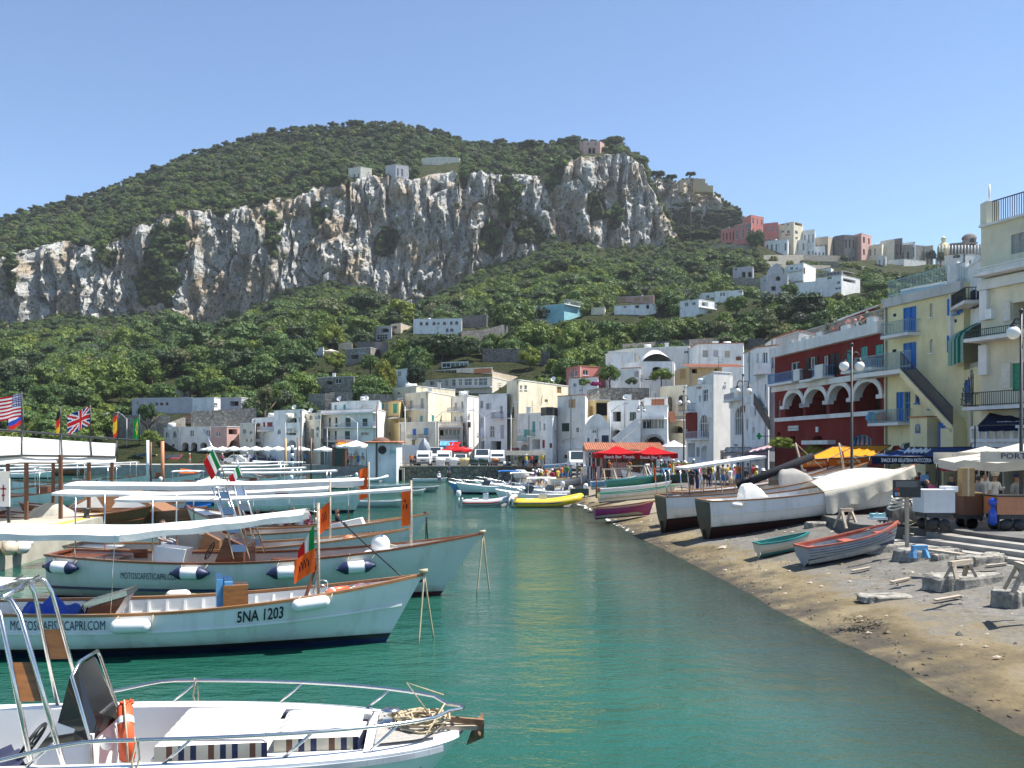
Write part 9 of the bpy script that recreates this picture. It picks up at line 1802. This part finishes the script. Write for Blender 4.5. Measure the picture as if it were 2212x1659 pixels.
ss=rs.uniform(2.5,4.5,len(q_));scatter('far_wood',q_,np.stack([ss,ss,ss],1),np.zeros((len(ss),3)),crowns['pine_crown'])
def tree(label,u,v,wpx,hpx,key,Y=None,cat='tree',group=None,trunk=True,vb=None,dy=-6):
 """u, v middle of the crown, wpx/hpx its half width and height in the picture, vb its foot"""
 vb=vb if vb else v+hpx*1.3
 Y=hill_hit(u,v+hpx*1.05)if(Y or 999)>185 else Y;c=P(u,v,Y);R_=wpx/F*Y;H_=hpx/F*Y;g=ground_z(c.x,Y)if Y>160 else c.z-H_*1.3;g=min(g,c.z-H_*.6)
 o=thing('tree' if cat=='tree' else cat.replace(' ','_'),label,cat,(c.x,Y,g),group);o.rotation_euler.z=(u*7)%6
 cr_=link('crown' if cat=='tree' else 'foliage',HI[key],o);cr_.location=(0,0,c.z-g);cr_.scale=(R_,R_,H_/.8)
 if trunk:t=link('trunk',TRK[int(u)%2],o);zt=max(.6,c.z-g);t.scale=(min(zt,6),)*2+(zt,)
 return o
for a in[('yellow green weeping tree beside the small white house',830,818,27,40,'yel',196,'tree'),('rounded pale green tree on the terrace right of the pines',1145,772,27,26,'lime',205,'tree'),('left pine of the big clump below the red windowed villa',905,752,36,30,'pine',236,'tree'),('middle pine of the big clump below the red windowed villa',955,742,42,32,'pine',240,'tree'),('right pine of the big clump below the red windowed villa',1008,752,36,32,'pine',238,'tree'),('dark conifer between the small white house and the grey building',898,812,22,38,'pine',208,'tree'),('spreading tree above the stone wall left of the whitewashed house',1225,738,30,24,'oak',216,'tree'),('round dark green bush left of the white domed house',1318,808,27,22,'oak',149,'tree'),('leafy green tree in front of the white domed house',1428,810,27,17,'lime',149,'tree'),('small shrub between two bushes on the garden wall',1364,824,15,11,'olive',148,'shrub'),('green bush left of the purple flowers on the garden wall',1262,826,14,11,'lime',148,'shrub'),('purple bougainvillea on the garden wall',1286,830,13,8,'purple',147,'shrub'),('big purple bougainvillea above the harbour houses',664,820,19,13,'purple',205,'shrub'),('pale oleander bush beside the big bougainvillea',674,838,11,12,'oleander',200,'shrub'),('pinkish oleander in front of the stone house',718,832,17,13,'oleander',196,'shrub'),('green bush right of the pinkish oleander',745,838,16,10,'oak',196,'shrub'),('grey green olive tree at the left edge of the front row',572,850,20,22,'olive',178,'tree'),('small purple bush near the grey green olive',600,838,14,7,'purple',186,'shrub'),('dark green bush beside the grey green olive',598,852,12,14,'oak',174,'shrub'),('round green tree on the left shore below the villas',318,892,20,26,'oak',172,'tree'),('rounded light green bush on the left shore',328,945,26,18,'lime',165,'shrub'),('green tree above the veranda house',725,780,26,22,'lime',230,'tree'),('brownish tree beside the yellow green tree',800,785,22,24,'oak',224,'tree'),('dense hillside tree left of the parasol villa',660,752,26,28,'oak',262,'tree'),('row of clipped bushes below the far left villas',330,874,28,9,'oak',190,'shrub'),('second clipped bush below the far left villas',385,874,26,9,'oak',190,'shrub'),('reddish flowering bush between the far left villas',430,850,22,6,'purple',200,'shrub'),('large lime green shrub above the far left villas',460,838,34,8,'lime',206,'shrub'),('leafy creeper tree in front of the red house corner',1690,958,30,16,'lime',60,'shrub'),('tall dark tree in front of the red town houses',1632,518,20,26,'oak',545,'tree'),('umbrella pine left on the mountain crest',765,268,20,10,'pine',770,'tree'),('wide pine left of the pink crest villa',1236,306,24,15,'pine',695,'tree'),('wide pine right of the pink crest villa',1326,308,30,17,'pine',695,'tree'),('pine in the middle of the crest',1148,314,26,14,'pine',705,'tree'),('lone pine on the right hand crag',1492,376,12,7,'pine',796,'tree'),('pine group on the saddle between cliff and crag',1420,376,18,10,'pine',790,'tree'),('second pine on the right hand crag',1450,382,14,7,'pine',792,'tree'),('dark tree pair below the colonnaded town terrace',2012,552,12,18,'pine',540,'tree'),('dark cypress like tree beside the town terrace',2032,556,8,20,'pine',538,'tree'),('round olive beside the white villas',1808,642,13,13,'olive',340,'tree'),('dark round tree in front of the chapel',1706,628,20,18,'oak',345,'tree'),('big tree half hiding the low white villa',1590,658,26,24,'oak',300,'tree'),('leaning tree at the mauve end of the slope',1780,660,26,14,'lime',300,'tree')]:
 lab,u,v,w_,h_,key,Y,cat=a;tree(lab,u,v,w_,h_,key,Y,cat,None,trunk=cat=='tree')
for k in range(17):tree('dense dark tree in the row above the whitewashed houses',1128+k*43+(k*17)%13,722-(k*7)%11+(6 if k>12 else 0),31+(k*5)%9,24+(k*3)%7,('pine','oak','olive')[(k*2)%3 if k%4 else 0],230,'tree','row of dark trees above the whitewashed houses')
for k in range(8):tree('broad oak in the belt of trees on the left lower slope',40+k*62,868-(k*11)%17-k*3,36,27,'oak',215,'tree','belt of oaks on the left lower slope')
# ---------------------------------------------------------------- thin sea haze
hz_=MB();hz_.box(-1900,-120,-4.5,1900,1150,320);hm=bpy.data.materials.new('haze_air');hm.use_nodes=True;t=hm.node_tree;t.nodes.clear();pv=N(t,'VolumePrincipled');pv.inputs['Color'].default_value=(.90,.95,1,1);pv.inputs['Density'].default_value=.00009;pv.inputs['Anisotropy'].default_value=.2;ou=N(t,'OutputMaterial');t.links.new(pv.outputs[0],ou.inputs['Volume']);hz_.build('haze',hm,kind='stuff')
